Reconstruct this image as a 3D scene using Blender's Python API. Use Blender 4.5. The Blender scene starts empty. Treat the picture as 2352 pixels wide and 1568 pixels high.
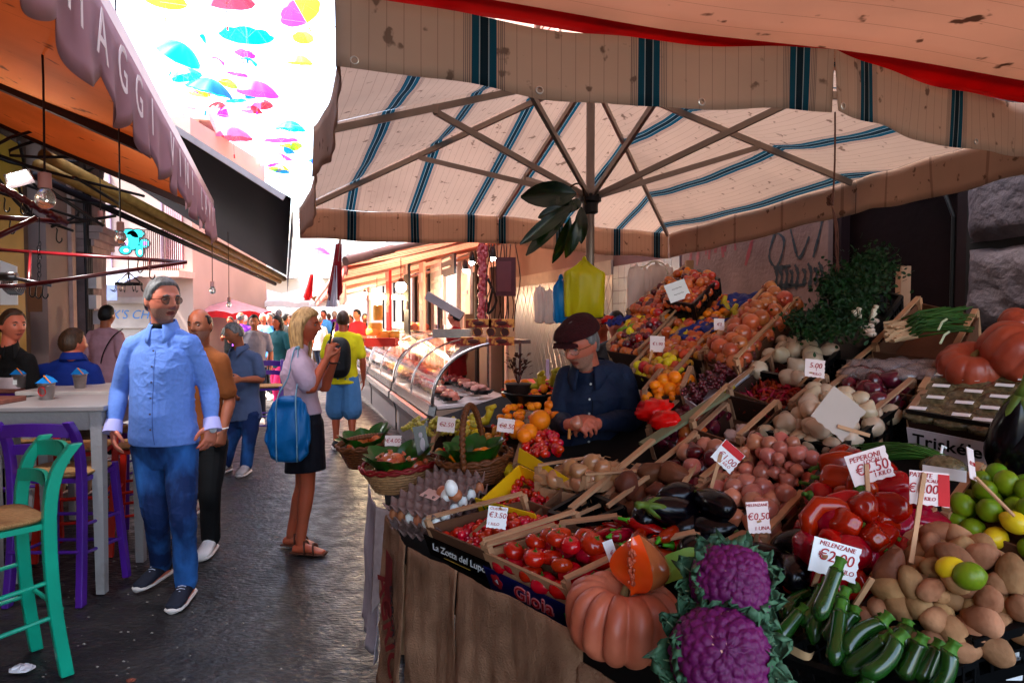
import bpy, bmesh, math, random
from mathutils import Vector as V, Matrix, noise, Euler
random.seed(11)
sc = bpy.context.scene
COL = sc.collection
PI = math.pi
R_ = math.radians
# ------------------------------------------------------------------ camera
F, CX, CY, HC = 1568.0, 1176.0, 784.0, 1.6
PITCH = math.atan(59 / F)
cd = bpy.data.cameras.new('camera'); cam = bpy.data.objects.new('camera', cd); COL.objects.link(cam)
cd.lens = 24.0; cd.sensor_width = 36.0; cd.clip_end = 900; cd.clip_start = .05
cam.location = (0, 0, HC); cam.rotation_euler = (PI / 2 - PITCH, 0, 0)
sc.camera = cam
sc.render.resolution_x = 1024; sc.render.resolution_y = 682
# ------------------------------------------------------------------ light
SUN_EL, SUN_AZ = R_(60), R_(-97)          # azimuth measured from +Y towards +X : sun stands to the left of the street
w = bpy.data.worlds.new('World'); sc.world = w; w.use_nodes = True
nt = w.node_tree; nt.nodes.clear()
sky = nt.nodes.new('ShaderNodeTexSky'); sky.sky_type = 'NISHITA'; sky.sun_disc = False
sky.sun_elevation = SUN_EL; sky.sun_rotation = SUN_AZ; sky.air_density = 1.0; sky.dust_density = 3.0; sky.ozone_density = .6
bg = nt.nodes.new('ShaderNodeBackground'); bg.inputs[1].default_value = .15
wo = nt.nodes.new('ShaderNodeOutputWorld')
tint = nt.nodes.new('ShaderNodeMix'); tint.data_type = 'RGBA'; tint.blend_type = 'MULTIPLY'; tint.inputs[0].default_value = 1; tint.inputs[7].default_value = (1.06, 1.0, .92, 1)
nt.links.new(sky.outputs[0], tint.inputs[6]); nt.links.new(tint.outputs[2], bg.inputs[0]); nt.links.new(bg.outputs[0], wo.inputs[0])
sl = bpy.data.lights.new('sun', 'SUN'); sl.energy = 4.5; sl.angle = R_(.5); sl.color = (1, .93, .84)
so = bpy.data.objects.new('sun', sl); COL.objects.link(so)
sd = V((math.sin(SUN_AZ) * math.cos(SUN_EL), math.cos(SUN_AZ) * math.cos(SUN_EL), math.sin(SUN_EL)))
so.rotation_euler = sd.to_track_quat('Z', 'Y').to_euler(); so.location = (0, 0, 20)
sc.view_settings.view_transform = 'Standard'; sc.view_settings.look = 'None'
sc.view_settings.exposure = 3.3; sc.view_settings.gamma = 1
# ------------------------------------------------------------------ places
def ray(px, py):
    dx = (px - CX) / F; dy = (CY - py) / F
    return V((dx, math.cos(PITCH) + dy * math.sin(PITCH), -math.sin(PITCH) + dy * math.cos(PITCH)))
def P(px, py, Y):
    r = ray(px, py); return V((0, 0, HC)) + r * (Y / r.y)
def G(px, py, z=0.0):
    r = ray(px, py); return V((0, 0, HC)) + r * ((z - HC) / r.z)
def lx(px, Y):
    return (px - CX) / F * Y
NX, NY, SM, SZ, OY = .74, .673, .40, .80, 2.0
def S(px, py, off=0.0):                       # a point of the sloping display
    r = ray(px, py)
    k = SM * (NX * r.x + NY * r.y)
    t = (HC - (SZ + off) + SM * NY * OY) / (k - r.z)
    return V((0, 0, HC)) + r * t
def zs(x, y): return SZ + SM * (NX * x + NY * (y - OY))
EB = V((.673, -.740, 0)).normalized(); EN = V((NX, NY, SM)).normalized(); NN = EB.cross(EN).normalized()
if NN.z < 0: NN = -NN
# ------------------------------------------------------------------ materials
MC = {}
def cc_(c): return tuple(min(.9, 1.34 * x ** 1.42) for x in c)
def M(name, c, rough=.6, var=.15, scale=8, bump=0, bs=40, metal=0, c2=None, spec=.5, coat=0, rnd=0, transl=0, stretch=None, emit=0, alpha=1, trans=0, thr=.5, soft=.5, dist=.01, sss=0):
    if name in MC: return MC[name]
    if not emit: c = cc_(c); c2 = cc_(c2) if c2 else None; spec = min(spec, .3) if not coat else spec
    m = bpy.data.materials.new(name); m.use_nodes = True; nt = m.node_tree; N = nt.nodes; L = nt.links
    b = N['Principled BSDF']; out = N['Material Output']
    tc = N.new('ShaderNodeTexCoord'); mp = N.new('ShaderNodeMapping'); L.new(tc.outputs['Object'], mp.inputs[0])
    if stretch: mp.inputs['Scale'].default_value = stretch
    n = N.new('ShaderNodeTexNoise'); n.inputs['Scale'].default_value = scale; n.inputs['Detail'].default_value = 5
    if rnd:
        oi = N.new('ShaderNodeObjectInfo'); ad = N.new('ShaderNodeVectorMath'); ad.operation = 'SCALE'
        cx = N.new('ShaderNodeCombineXYZ')
        for i in range(3): L.new(oi.outputs['Random'], cx.inputs[i])
        L.new(cx.outputs[0], ad.inputs[0]); ad.inputs['Scale'].default_value = 31
        a2 = N.new('ShaderNodeVectorMath'); L.new(mp.outputs[0], a2.inputs[0]); L.new(ad.outputs[0], a2.inputs[1]); L.new(a2.outputs[0], n.inputs[0])
    else: L.new(mp.outputs[0], n.inputs[0])
    mr = N.new('ShaderNodeMapRange'); mr.inputs[1].default_value = thr - soft / 2; mr.inputs[2].default_value = thr + soft / 2
    L.new(n.outputs[0], mr.inputs[0])
    mx = N.new('ShaderNodeMix'); mx.data_type = 'RGBA'
    ca = [min(1, x * (1 - var)) for x in c]; cb = list(c2) if c2 else [min(1, x * (1 + var)) for x in c]
    mx.inputs[6].default_value = (*ca, 1); mx.inputs[7].default_value = (*cb, 1)
    L.new(mr.outputs[0], mx.inputs[0]); co = mx.outputs[2]
    if rnd:
        hs = N.new('ShaderNodeHueSaturation'); L.new(co, hs.inputs['Color'])
        m1 = N.new('ShaderNodeMapRange'); m1.inputs[3].default_value = 1 - rnd; m1.inputs[4].default_value = 1 + rnd; L.new(oi.outputs['Random'], m1.inputs[0]); L.new(m1.outputs[0], hs.inputs['Value'])
        m2 = N.new('ShaderNodeMath'); m2.operation = 'MULTIPLY'; m2.inputs[1].default_value = 7.77; L.new(oi.outputs['Random'], m2.inputs[0])
        m3 = N.new('ShaderNodeMath'); m3.operation = 'FRACT'; L.new(m2.outputs[0], m3.inputs[0])
        m4 = N.new('ShaderNodeMapRange'); m4.inputs[3].default_value = .5 - rnd * .07; m4.inputs[4].default_value = .5 + rnd * .07; L.new(m3.outputs[0], m4.inputs[0]); L.new(m4.outputs[0], hs.inputs['Hue'])
        co = hs.outputs[0]
    L.new(co, b.inputs['Base Color'])
    b.inputs['Roughness'].default_value = rough; b.inputs['Metallic'].default_value = metal
    b.inputs['Specular IOR Level'].default_value = spec; b.inputs['Coat Weight'].default_value = coat; b.inputs['Coat Roughness'].default_value = .12
    if trans: b.inputs['Transmission Weight'].default_value = trans
    if sss: b.inputs['Subsurface Weight'].default_value = sss; b.inputs['Subsurface Scale'].default_value = .02
    if alpha < 1: b.inputs['Alpha'].default_value = alpha
    if emit: L.new(co, b.inputs['Emission Color']); b.inputs['Emission Strength'].default_value = emit
    if bump:
        n2 = N.new('ShaderNodeTexNoise'); n2.inputs['Scale'].default_value = bs; n2.inputs['Detail'].default_value = 4; L.new(mp.outputs[0], n2.inputs[0])
        bp = N.new('ShaderNodeBump'); bp.inputs['Strength'].default_value = bump; bp.inputs['Distance'].default_value = dist; L.new(n2.outputs[0], bp.inputs['Height']); L.new(bp.outputs[0], b.inputs['Normal'])
    if transl:
        tr = N.new('ShaderNodeBsdfTranslucent'); L.new(co, tr.inputs[0]); ms = N.new('ShaderNodeMixShader'); ms.inputs[0].default_value = transl
        L.new(b.outputs[0], ms.inputs[1]); L.new(tr.outputs[0], ms.inputs[2]); L.new(ms.outputs[0], out.inputs[0])
    MC[name] = m; return m
# ------------------------------------------------------------------ meshes
def wloc(o):
    p = V((0, 0, 0))
    while o is not None: p = p + o.location; o = o.parent
    return p
class MB:
    def __init__(s): s.v = []; s.f = []; s.m = []; s.uv = {}
    def add(s, vs, fs, mi=0, uvs=None):
        o = len(s.v); s.v += [V(v) for v in vs]; s.f += [tuple(i + o for i in f) for f in fs]; s.m += [mi] * len(fs)
        if uvs:
            for i, u in enumerate(uvs): s.uv[o + i] = u
        return s
    def hexa(s, q, mi=0):
        return s.add(q, [(0, 3, 2, 1), (4, 5, 6, 7), (0, 1, 5, 4), (1, 2, 6, 5), (2, 3, 7, 6), (3, 0, 4, 7)], mi)
    def box(s, c, size, ax=None, mi=0):
        c = V(c); hx, hy, hz = [d / 2 for d in size]
        if ax is None: ax = (V((1, 0, 0)), V((0, 1, 0)), V((0, 0, 1)))
        q = [c + ax[0] * (sx * hx) + ax[1] * (sy * hy) + ax[2] * (sz * hz) for sz in (-1, 1) for sx, sy in ((-1, -1), (1, -1), (1, 1), (-1, 1))]
        return s.hexa(q, mi)
    def bar(s, a, b, w, h, up=(0, 0, 1), mi=0):
        a = V(a); b = V(b); d = (b - a); l = d.length; d.normalize(); up = V(up)
        sx = d.cross(up)
        if sx.length < 1e-4: sx = d.cross(V((1, 0, 0)))
        sx.normalize(); u = sx.cross(d)
        return s.box((a + b) / 2, (w, l, h), (sx, d, u), mi)
    def panel(s, a, b, c, d, t, mi=0):          # a slab with corners a b c d (thickness t along its normal)
        a, b, c, d = V(a), V(b), V(c), V(d); n = (b - a).cross(d - a).normalized() * t
        return s.hexa([a, b, c, d, a + n, b + n, c + n, d + n], mi)
    def tube(s, pts, r, seg=8, mi=0, flat=None, cap=True):
        pts = [V(p) for p in pts]; n = len(pts)
        rr = r if isinstance(r, (list, tuple)) else [r] * n
        t0 = (pts[1] - pts[0]).normalized(); ref = V((0, 0, 1)) if abs(t0.z) < .9 else V((1, 0, 0))
        u = t0.cross(ref).normalized(); vs = []
        for i in range(n):
            t = (pts[min(i + 1, n - 1)] - pts[max(i - 1, 0)]).normalized()
            u = (u - t * u.dot(t)).normalized(); v = t.cross(u)
            for k in range(seg):
                a = 2 * PI * k / seg; vs.append(pts[i] + (u * math.cos(a) + v * math.sin(a) * (flat or 1)) * rr[i])
        fs = [(i * seg + k, i * seg + (k + 1) % seg, (i + 1) * seg + (k + 1) % seg, (i + 1) * seg + k) for i in range(n - 1) for k in range(seg)]
        if cap: fs += [tuple(range(seg))[::-1], tuple((n - 1) * seg + k for k in range(seg))]
        return s.add(vs, fs, mi)
    def loft(s, rings, seg=16, mi=0):            # rings: (centre, axis a, axis b)
        vs = []
        for c, a, b in rings:
            for k in range(seg):
                t = 2 * PI * k / seg; vs.append(V(c) + V(a) * math.cos(t) + V(b) * math.sin(t))
        n = len(rings)
        fs = [(i * seg + k, i * seg + (k + 1) % seg, (i + 1) * seg + (k + 1) % seg, (i + 1) * seg + k) for i in range(n - 1) for k in range(seg)]
        fs += [tuple(range(seg))[::-1], tuple((n - 1) * seg + k for k in range(seg))]
        return s.add(vs, fs, mi)
    def lathe(s, prof, c=(0, 0, 0), seg=20, mi=0, sx=1, sy=1, cap=True):
        c = V(c); return s.loft_(prof, c, seg, mi, sx, sy, cap)
    def loft_(s, prof, c, seg, mi, sx, sy, cap):
        vs = [c + V((r * math.cos(2 * PI * k / seg) * sx, r * math.sin(2 * PI * k / seg) * sy, z)) for r, z in prof for k in range(seg)]
        n = len(prof)
        fs = [(i * seg + k, i * seg + (k + 1) % seg, (i + 1) * seg + (k + 1) % seg, (i + 1) * seg + k) for i in range(n - 1) for k in range(seg)]
        if cap: fs += [tuple(range(seg))[::-1], tuple((n - 1) * seg + k for k in range(seg))]
        return s.add(vs, fs, mi)
    def ball(s, fn, nu=16, nv=10, mi=0):         # closed surface from directions
        vs = [V(fn(V((0, 0, -1))))]
        for j in range(1, nv):
            b = -PI / 2 + PI * j / nv
            for i in range(nu):
                a = 2 * PI * i / nu; vs.append(V(fn(V((math.cos(a) * math.cos(b), math.sin(a) * math.cos(b), math.sin(b))))))
        vs.append(V(fn(V((0, 0, 1))))); fs = []
        for i in range(nu):
            fs.append((0, 1 + (i + 1) % nu, 1 + i)); T = len(vs) - 1; o = 1 + (nv - 2) * nu
            fs.append((o + i, o + (i + 1) % nu, T))
            for j in range(nv - 2):
                o2 = 1 + j * nu; fs.append((o2 + i, o2 + (i + 1) % nu, o2 + nu + (i + 1) % nu, o2 + nu + i))
        return s.add(vs, fs, mi)
    def sph(s, c, r, nu=12, nv=8, mi=0):
        c = V(c); r = V(r) if isinstance(r, (tuple, list, V)) else V((r, r, r))
        return s.ball(lambda d: c + V((d.x * r.x, d.y * r.y, d.z * r.z)), nu, nv, mi)
    def grid(s, fn, nu, nv, mi=0, uvf=None):     # open sheet fn(u,v)
        vs = [V(fn(i / nu, j / nv)) for j in range(nv + 1) for i in range(nu + 1)]
        fs = [(j * (nu + 1) + i, j * (nu + 1) + i + 1, (j + 1) * (nu + 1) + i + 1, (j + 1) * (nu + 1) + i) for j in range(nv) for i in range(nu)]
        uvs = [uvf(i / nu, j / nv, vs[j * (nu + 1) + i]) for j in range(nv + 1) for i in range(nu + 1)] if uvf else None
        return s.add(vs, fs, mi, uvs)
    def sheet(s, fn, nu, nv, t=.003, mi=0, uvf=None):   # sheet with real thickness
        o = len(s.v); s.grid(fn, nu, nv, mi, uvf); vs = s.v[o:]; W = nu + 1
        nr = []
        for j in range(nv + 1):
            for i in range(nu + 1):
                a = vs[j * W + min(i + 1, nu)] - vs[j * W + max(i - 1, 0)]; b = vs[min(j + 1, nv) * W + i] - vs[max(j - 1, 0) * W + i]
                n = a.cross(b); nr.append(n.normalized() if n.length > 1e-9 else V((0, 0, 1)))
        o2 = len(s.v); uvs = [s.uv[o + i] for i in range(len(vs))] if uvf else None
        fs = [(j * W + i, (j + 1) * W + i, (j + 1) * W + i + 1, j * W + i + 1) for j in range(nv) for i in range(nu)]
        s.add([v - n * t for v, n in zip(vs, nr)], fs, mi, uvs)
        ed = [i for i in range(nu + 1)] + [j * W + nu for j in range(1, nv + 1)] + [nv * W + i for i in range(nu - 1, -1, -1)] + [j * W for j in range(nv - 1, 0, -1)]
        for k in range(len(ed)):
            a, b = ed[k], ed[(k + 1) % len(ed)]; s.f.append((o + b, o + a, o2 + a, o2 + b)); s.m.append(mi)
        return s
    def build(s, name, mat, parent=None, smooth=False, base=True, mesh_only=False):
        me = bpy.data.meshes.new(name); off = V((0, 0, 0))
        if parent is not None: off = wloc(parent)
        elif base and not mesh_only:
            xs = [v.x for v in s.v]; ys = [v.y for v in s.v]; zz = [v.z for v in s.v]
            off = V(((min(xs) + max(xs)) / 2, (min(ys) + max(ys)) / 2, min(zz)))
        me.from_pydata([v - off for v in s.v], [], s.f)
        for m in (mat if isinstance(mat, (list, tuple)) else [mat]): me.materials.append(m)
        me.polygons.foreach_set('material_index', s.m)
        if s.uv:
            ul = me.uv_layers.new(name='UVMap')
            for lp in me.loops:
                ul.data[lp.index].uv = s.uv.get(lp.vertex_index, (0, 0))
        if smooth: me.polygons.foreach_set('use_smooth', [True] * len(me.polygons))
        me.update()
        if mesh_only: return me
        o = bpy.data.objects.new(name, me); COL.objects.link(o)
        if parent is not None: o.parent = parent
        else: o.location = off
        if smooth == 'auto': autosm(o)
        return o
def autosm(o):
    me = o.data; bm = bmesh.new(); bm.from_mesh(me)
    for e in bm.edges:
        if len(e.link_faces) == 2 and e.calc_face_angle(0) > .7: e.smooth = False
    bm.to_mesh(me); bm.free()
def tag(o, label=None, cat=None, group=None, kind=None):
    if label: o['label'] = label
    if cat: o['category'] = cat
    if group: o['group'] = group
    if kind: o['kind'] = kind
    return o
def thing(name, label, cat, loc=(0, 0, 0), group=None):
    o = bpy.data.objects.new(name, None); COL.objects.link(o); o.location = loc; o.empty_display_size = .1
    return tag(o, label, cat, group)
def struct(o): o['kind'] = 'structure'; return o
def dup(o, loc=None, rot=None, scale=None, label=None, group=None, parent=None):
    c = o.copy(); COL.objects.link(c); c.parent = parent
    if loc is not None: c.location = loc
    if rot is not None: c.rotation_euler = rot
    if scale is not None: c.scale = (scale,) * 3 if isinstance(scale, (int, float)) else scale
    if label: c['label'] = label
    if group: c['group'] = group
    for ch in o.children: dup(ch, parent=c)
    return c
def remesh(mb, name, mats, parent, voxel=.01, sm=2, post=None, matfn=None, smooth=True):
    me = mb.build('tmp', mats[0], mesh_only=True); ob = bpy.data.objects.new('tmp', me); COL.objects.link(ob)
    md = ob.modifiers.new('r', 'REMESH'); md.mode = 'VOXEL'; md.voxel_size = voxel; md.use_smooth_shade = True
    dg = bpy.context.evaluated_depsgraph_get(); ev = ob.evaluated_get(dg); m2 = bpy.data.meshes.new_from_object(ev)
    bpy.data.objects.remove(ob)
    bm = bmesh.new(); bm.from_mesh(m2)
    for _ in range(sm): bmesh.ops.smooth_vert(bm, verts=bm.verts, factor=.5, use_axis_x=True, use_axis_y=True, use_axis_z=True)
    if post:
        bm.normal_update(); ns = [(v, post(v.co, v.normal)) for v in bm.verts]
        for v, c in ns: v.co = c
    off = wloc(parent) if parent is not None else V((0, 0, 0))
    for f in bm.faces:
        f.smooth = smooth
        f.material_index = matfn(f.calc_center_median()) if matfn else 0
    if not mats or True:
        for v in bm.verts: v.co -= off
    m2.materials.clear()
    for m in mats: m2.materials.append(m)
    bm.to_mesh(m2); bm.free()
    m2.name = name
    o = bpy.data.objects.new(name, m2); COL.objects.link(o); o.parent = parent
    return o
def txt(body, size, c, xd, yd, mat, parent=None, name='lettering', shear=0, off=0.0, thick=.0006, align='CENTER', bold=0.0, gap=1.0, lift=.0015):
    cu = bpy.data.curves.new(name, 'FONT'); cu.body = body; cu.size = size; cu.align_x = align; cu.align_y = 'CENTER'; cu.shear = shear; cu.offset = bold; cu.extrude = thick; cu.space_character = gap
    cu.resolution_u = 3
    ob = bpy.data.objects.new('t', cu); COL.objects.link(ob); dg = bpy.context.evaluated_depsgraph_get()
    me = bpy.data.meshes.new_from_object(ob.evaluated_get(dg)); bpy.data.objects.remove(ob)
    xd = V(xd).normalized(); z = xd.cross(V(yd)).normalized(); y = z.cross(xd)
    mt = Matrix((xd, y, z)).transposed().to_4x4(); mt.translation = V(c) + z * lift
    me.transform(mt); off_ = wloc(parent) if parent is not None else V((0, 0, 0)); me.transform(Matrix.Translation(-off_))
    me.materials.clear(); me.materials.append(mat)
    o = bpy.data.objects.new(name, me); COL.objects.link(o); o.parent = parent; return o
def lerp(a, b, t): return V(a) * (1 - t) + V(b) * t
def cat(pts, n=4):                                # Catmull-Rom
    pts = [V(p) for p in pts]; o = []
    for i in range(len(pts) - 1):
        p0 = pts[max(i - 1, 0)]; p1 = pts[i]; p2 = pts[i + 1]; p3 = pts[min(i + 2, len(pts) - 1)]
        for k in range(n):
            t = k / n; o.append(.5 * ((2 * p1) + (p2 - p0) * t + (2 * p0 - 5 * p1 + 4 * p2 - p3) * t * t + (3 * p1 - p0 - 3 * p2 + p3) * t ** 3))
    o.append(pts[-1]); return o
def rr(a, b): return random.uniform(a, b)
def fbm(p, s=1.0): return noise.noise(V(p) * s)
# ================================================================== SETTING
U = V((-.3, 1, 0)).normalized(); PR = V((1, .3, 0)).normalized(); UP = V((0, 0, 1))
def RW(Y, z, o=0.0): return V((3.85 - .3 * Y, Y, z)) - PR * o       # right-hand facade line, o metres out into the street
def LW(Y, z, o=0.0): return V((-2.7 - .3 * Y, Y, z)) + PR * o
def wallseg(mb, Wf, y0, y1, z0, z1, o=0.0, t=.3, mi=0):             # slab in a facade line, front face o metres proud
    a, b, c, d = Wf(y0, z0, o), Wf(y1, z0, o), Wf(y1, z0, o - t), Wf(y0, z0, o - t)
    mb.hexa([a, b, c, d] + [V((p.x, p.y, z1)) for p in (a, b, c, d)], mi)
ground_m = M('wet asphalt', (.036, .035, .037), .38, .3, 3, 1.0, 32, c2=(.075, .068, .068), spec=.22, dist=.010, stretch=(.8, 1.3, 1))
nt = ground_m.node_tree; bs_ = nt.nodes['Principled BSDF']
n3 = nt.nodes.new('ShaderNodeTexNoise'); n3.inputs['Scale'].default_value = 9; n3.inputs['Detail'].default_value = 9
r3 = nt.nodes.new('ShaderNodeMapRange'); r3.inputs[1].default_value = .35; r3.inputs[2].default_value = .7; r3.inputs[3].default_value = .28; r3.inputs[4].default_value = .65
nt.links.new(nt.nodes['Texture Coordinate'].outputs['Object'], n3.inputs[0]); nt.links.new(n3.outputs[0], r3.inputs[0]); nt.links.new(r3.outputs[0], bs_.inputs['Roughness'])
mb = MB(); 
def gz(x, y): return .006 * noise.noise((x * 1.3, y * 1.3, 0)) + .010 * noise.noise((x * .5, y * .5, 3)) - .004
xs = [-300, -60, -20] + [-10 + i * .125 for i in range(112)] + [10, 60, 300]
ys = [-60, -5] + [i * .125 for i in range(8, 96)] + [14, 20, 40, 120, 700]
vs = [V((x, y, gz(x, y) if abs(x) < 15 and -4 < y < 14 else 0)) for y in ys for x in xs]; W_ = len(xs)
mb.add(vs, [(j * W_ + i, j * W_ + i + 1, (j + 1) * W_ + i + 1, (j + 1) * W_ + i) for j in range(len(ys) - 1) for i in range(W_ - 1)])
g = mb.build('street_pavement', ground_m, smooth=True, base=False); struct(g)
# crumbs and paper scraps lying on the road
scrap_m = M('scrap paper', (.7, .68, .7), .7)
for i, (px, py, s, lb) in enumerate([(52, 1535, .05, 'crumpled white paper scrap on asphalt beside the turquoise stool'), (300, 1562, .02, 'small reddish leaf scrap on asphalt at the bottom edge')]):
    c = G(px, py, 0.012); m = MB(); m.ball(lambda d: c + V((d.x * s, d.y * s * .7, max(0, d.z) * s * .4)) * (1 + .5 * noise.noise(d * 3 + V((i, 0, 0)))), 14, 8)
    tag(m.build('paper_scrap', scrap_m if i == 0 else M('red leaf', (.3, .1, .06)), smooth=False), lb, 'litter')
mb = MB(); random.seed(5)
for i in range(150):
    px, py = rr(60, 860), rr(1060, 1560); c = G(px, py, .004); s = rr(.002, .006)
    mb.ball(lambda d: c + V((d.x * s * 1.6, d.y * s, max(0, d.z) * s)), 5, 4)
tag(mb.build('road_grit', M('grit', (.3, .27, .24), .8, .4), base=False), 'tiny pale crumbs scattered over the dark asphalt', 'grit', kind='stuff')
# ---- right hand facade
def P3(name, c, **k): return M(name, c, **k)
plaster = M('stained plaster', (.30, .20, .175), .9, .2, 2.2, .5, 30, c2=(.15, .095, .085), spec=.05)
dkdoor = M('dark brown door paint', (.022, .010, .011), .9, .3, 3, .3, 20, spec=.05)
stone = M('lava stone block', (.30, .26, .27), .85, .3, 4, 1.0, 14, c2=(.12, .10, .11), dist=.03, spec=.05)
joint = M('dark mortar', (.03, .028, .028), .9)
pinkw = M('pink plaster', (.25, .18, .16), .9, .15, 1.5, .3, 20)
mb = MB(); wallseg(mb, RW, 5.06, 7.0, 0, 3.7, 0)
gw = mb.build('graffiti_wall', plaster, base=True); tag(gw, 'stained pink plaster wall with red and black graffiti behind the fruit crates', 'wall')
def strokes(Wf, lst, wd, mat, parent, o=.003, n=4):
    m = MB()
    for st in lst:
        pts = cat([Wf(a, b, o) for a, b in st], n)
        for k in range(len(pts) - 1):
            d = (pts[k + 1] - pts[k]); nrm = PR if Wf is LW else -PR
            if d.length < 1e-5: continue
            s = d.cross(nrm).normalized() * wd * .5; ww = 1 + .35 * math.sin(k * 1.7)
            e = d * .15
            m.add([pts[k] - s * ww - e, pts[k + 1] - s * ww + e, pts[k + 1] + s * ww + e, pts[k] + s * ww - e], [(0, 1, 2, 3)])
    return m.build('graffiti', mat, parent)
redp = M('red spray paint', (.22, .02, .025), .6); blkp = M('black spray paint', (.02, .025, .03), .6)
random.seed(3)
strokes(RW, [[(6.75, 2.1), (6.7, 2.35), (6.62, 2.5), (6.6, 2.2)], [(6.55, 2.15), (6.5, 2.5), (6.45, 2.2), (6.4, 2.5), (6.33, 2.15)], [(6.3, 2.2), (6.2, 2.6), (6.15, 2.2)], [(6.65, 2.3), (6.3, 2.34)], [(6.0, 2.05), (5.85, 2.4), (5.75, 2.55)], [(6.9, 2.0), (6.82, 2.4)]], .035, redp, gw)
strokes(RW, [[(5.62, 2.3), (5.7, 2.1), (5.6, 2.0), (5.52, 2.2), (5.62, 2.3), (5.66, 2.45)], [(5.5, 2.45), (5.42, 2.2), (5.35, 2.05), (5.25, 2.2)], [(5.4, 2.5), (5.3, 2.4), (5.22, 2.5)], [(5.2, 2.05), (5.12, 2.3), (5.1, 2.5)], [(5.55, 2.62), (5.35, 2.72), (5.2, 2.6)]], .022, blkp, gw, o=.0045)
strokes(RW, [[(y, 1.82 + .02 * math.sin(i * 3)), (y - .02, 1.93), (y + .015, 2.0 - .04 * (i % 2))] for i, y in enumerate([5.62, 5.56, 5.5, 5.44, 5.38, 5.3, 5.24, 5.18, 5.13])] + [[(5.62, 1.98), (5.45, 2.0)], [(5.6, 1.84), (5.3, 1.84)]], .03, blkp, gw, o=.0045)
th = thing('metal_door', 'dark brown panelled door in shade behind the herb crates', 'door', RW(4.5, 0))
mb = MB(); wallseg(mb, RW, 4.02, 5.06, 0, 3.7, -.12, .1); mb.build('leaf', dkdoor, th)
mb = MB()
for z0, z1 in ((2.42, 2.47), (1.3, 1.35)): wallseg(mb, RW, 4.1, 4.95, z0, z1, -.09, .028)
wallseg(mb, RW, 4.98, 5.055, 0, 3.7, -.04, .078); wallseg(mb, RW, 4.03, 4.10, 0, 3.7, -.05, .068)
mb.build('moulding', M('door trim', (.04, .02, .022), .7, spec=.1), th)
mb = MB(); mb.tube([RW(4.14, .9, -.07), RW(4.14, 2.2, -.07), RW(4.2, 2.35, -.07), RW(4.3, 2.42, -.07)], .012); mb.build('cable', M('black cable', (.012, .012, .012), .5), th)
th = thing('stone_pier', 'rough grey rusticated stone pier at the right edge of the display', 'stone pier', RW(3, 0))
mb = MB(); wallseg(mb, RW, 1.2, 4.0, 0, 3.7, .0, .5); mb.build('core', joint, th)
mb = MB()
for i in range(8):
    z0 = .02 + i * .5; 
    for y0, y1 in ([(2.9, 3.98), (1.8, 2.86)] if i % 2 else [(2.4, 3.99), (1.2, 2.36)]):
        def f(u, v, y0=y0, y1=y1, z0=z0, i=i):
            e = min(1, min(u, 1 - u) * 14) ** .5 * min(1, min(v, 1 - v) * 8) ** .5
            return RW(y0 + (y1 - y0) * u, z0 + .46 * v, .07 * e + .02 * noise.noise((u * 9, v * 5, i * 3 + y0)) + .01 * noise.noise((u * 30, v * 16, i)) )
        mb.grid(f, 30, 14)
mb.build('stone_blocks', stone, th, smooth=True)
# tiled and quilted shop front further up
th = thing('butcher_shop_front', 'pink butcher shop wall with quilted metal cladding behind the meat counter', 'shop front', RW(10, 0))
qm = M('quilted steel', (.25, .215, .21), .30, .1, 2, 0, metal=.85)
nt = qm.node_tree; N = nt.nodes; L = nt.links
uvn = N.new('ShaderNodeUVMap'); sp = N.new('ShaderNodeSeparateXYZ'); L.new(uvn.outputs[0], sp.inputs[0])
def mth(op, a, b=None, c=None, N=None, L=None):
    m = N.new('ShaderNodeMath'); m.operation = op
    for i, x in enumerate((a, b, c)):
        if x is None: continue
        if isinstance(x, (int, float)): m.inputs[i].default_value = x
        else: L.new(x, m.inputs[i])
    return m.outputs[0]
def tri(x, N, L, per): return mth('PINGPONG', x, per, N=N, L=L)
s1 = mth('ADD', mth('MULTIPLY', sp.outputs[0], 1.6, N=N, L=L), sp.outputs[1], N=N, L=L); s2 = mth('SUBTRACT', mth('MULTIPLY', sp.outputs[0], 1.6, N=N, L=L), sp.outputs[1], N=N, L=L)
hh = mth('MINIMUM', mth('MINIMUM', tri(s1, N, L, .17), .02, N=N, L=L), mth('MINIMUM', tri(s2, N, L, .17), .02, N=N, L=L), N=N, L=L)
bp = N.new('ShaderNodeBump'); bp.inputs['Strength'].default_value = .8; bp.inputs['Distance'].default_value = .5; L.new(hh, bp.inputs['Height']); L.new(bp.outputs[0], N['Principled BSDF'].inputs['Normal'])
mb = MB(); mb.grid(lambda u, v: RW(8.6 + 4.0 * u, 2.12 * v, .01), 4, 2, uvf=lambda u, v, p: (p.y, p.z)); mb.build('metal_cladding', qm, th)
mb = MB(); wallseg(mb, RW, 7.0, 12.6, 0, 3.9, 0); mb.build('wall', pinkw, th)
mb = MB(); wallseg(mb, RW, 8.6, 12.6, 2.12, 2.3, .03, .028); mb.build('rail_board', M('painted board', (.3, .22, .18), .6), th)
tile = M('white wall tile', (.22, .19, .19), .3, .08, 30)
mb = MB()
for i in range(10):
    for j in range(14): wallseg(mb, RW, 7.05 + i * .153, 7.05 + i * .153 + .146, .05 + j * .155, .05 + j * .155 + .148, .014, .012)
mb.build('wall_tiles', tile, th)
mb = MB(); wallseg(mb, RW, 7.02, 8.59, 0, 2.4, .004, .003); mb.build('grout', M('brown grout', (.12, .05, .05), .9), th)
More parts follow.
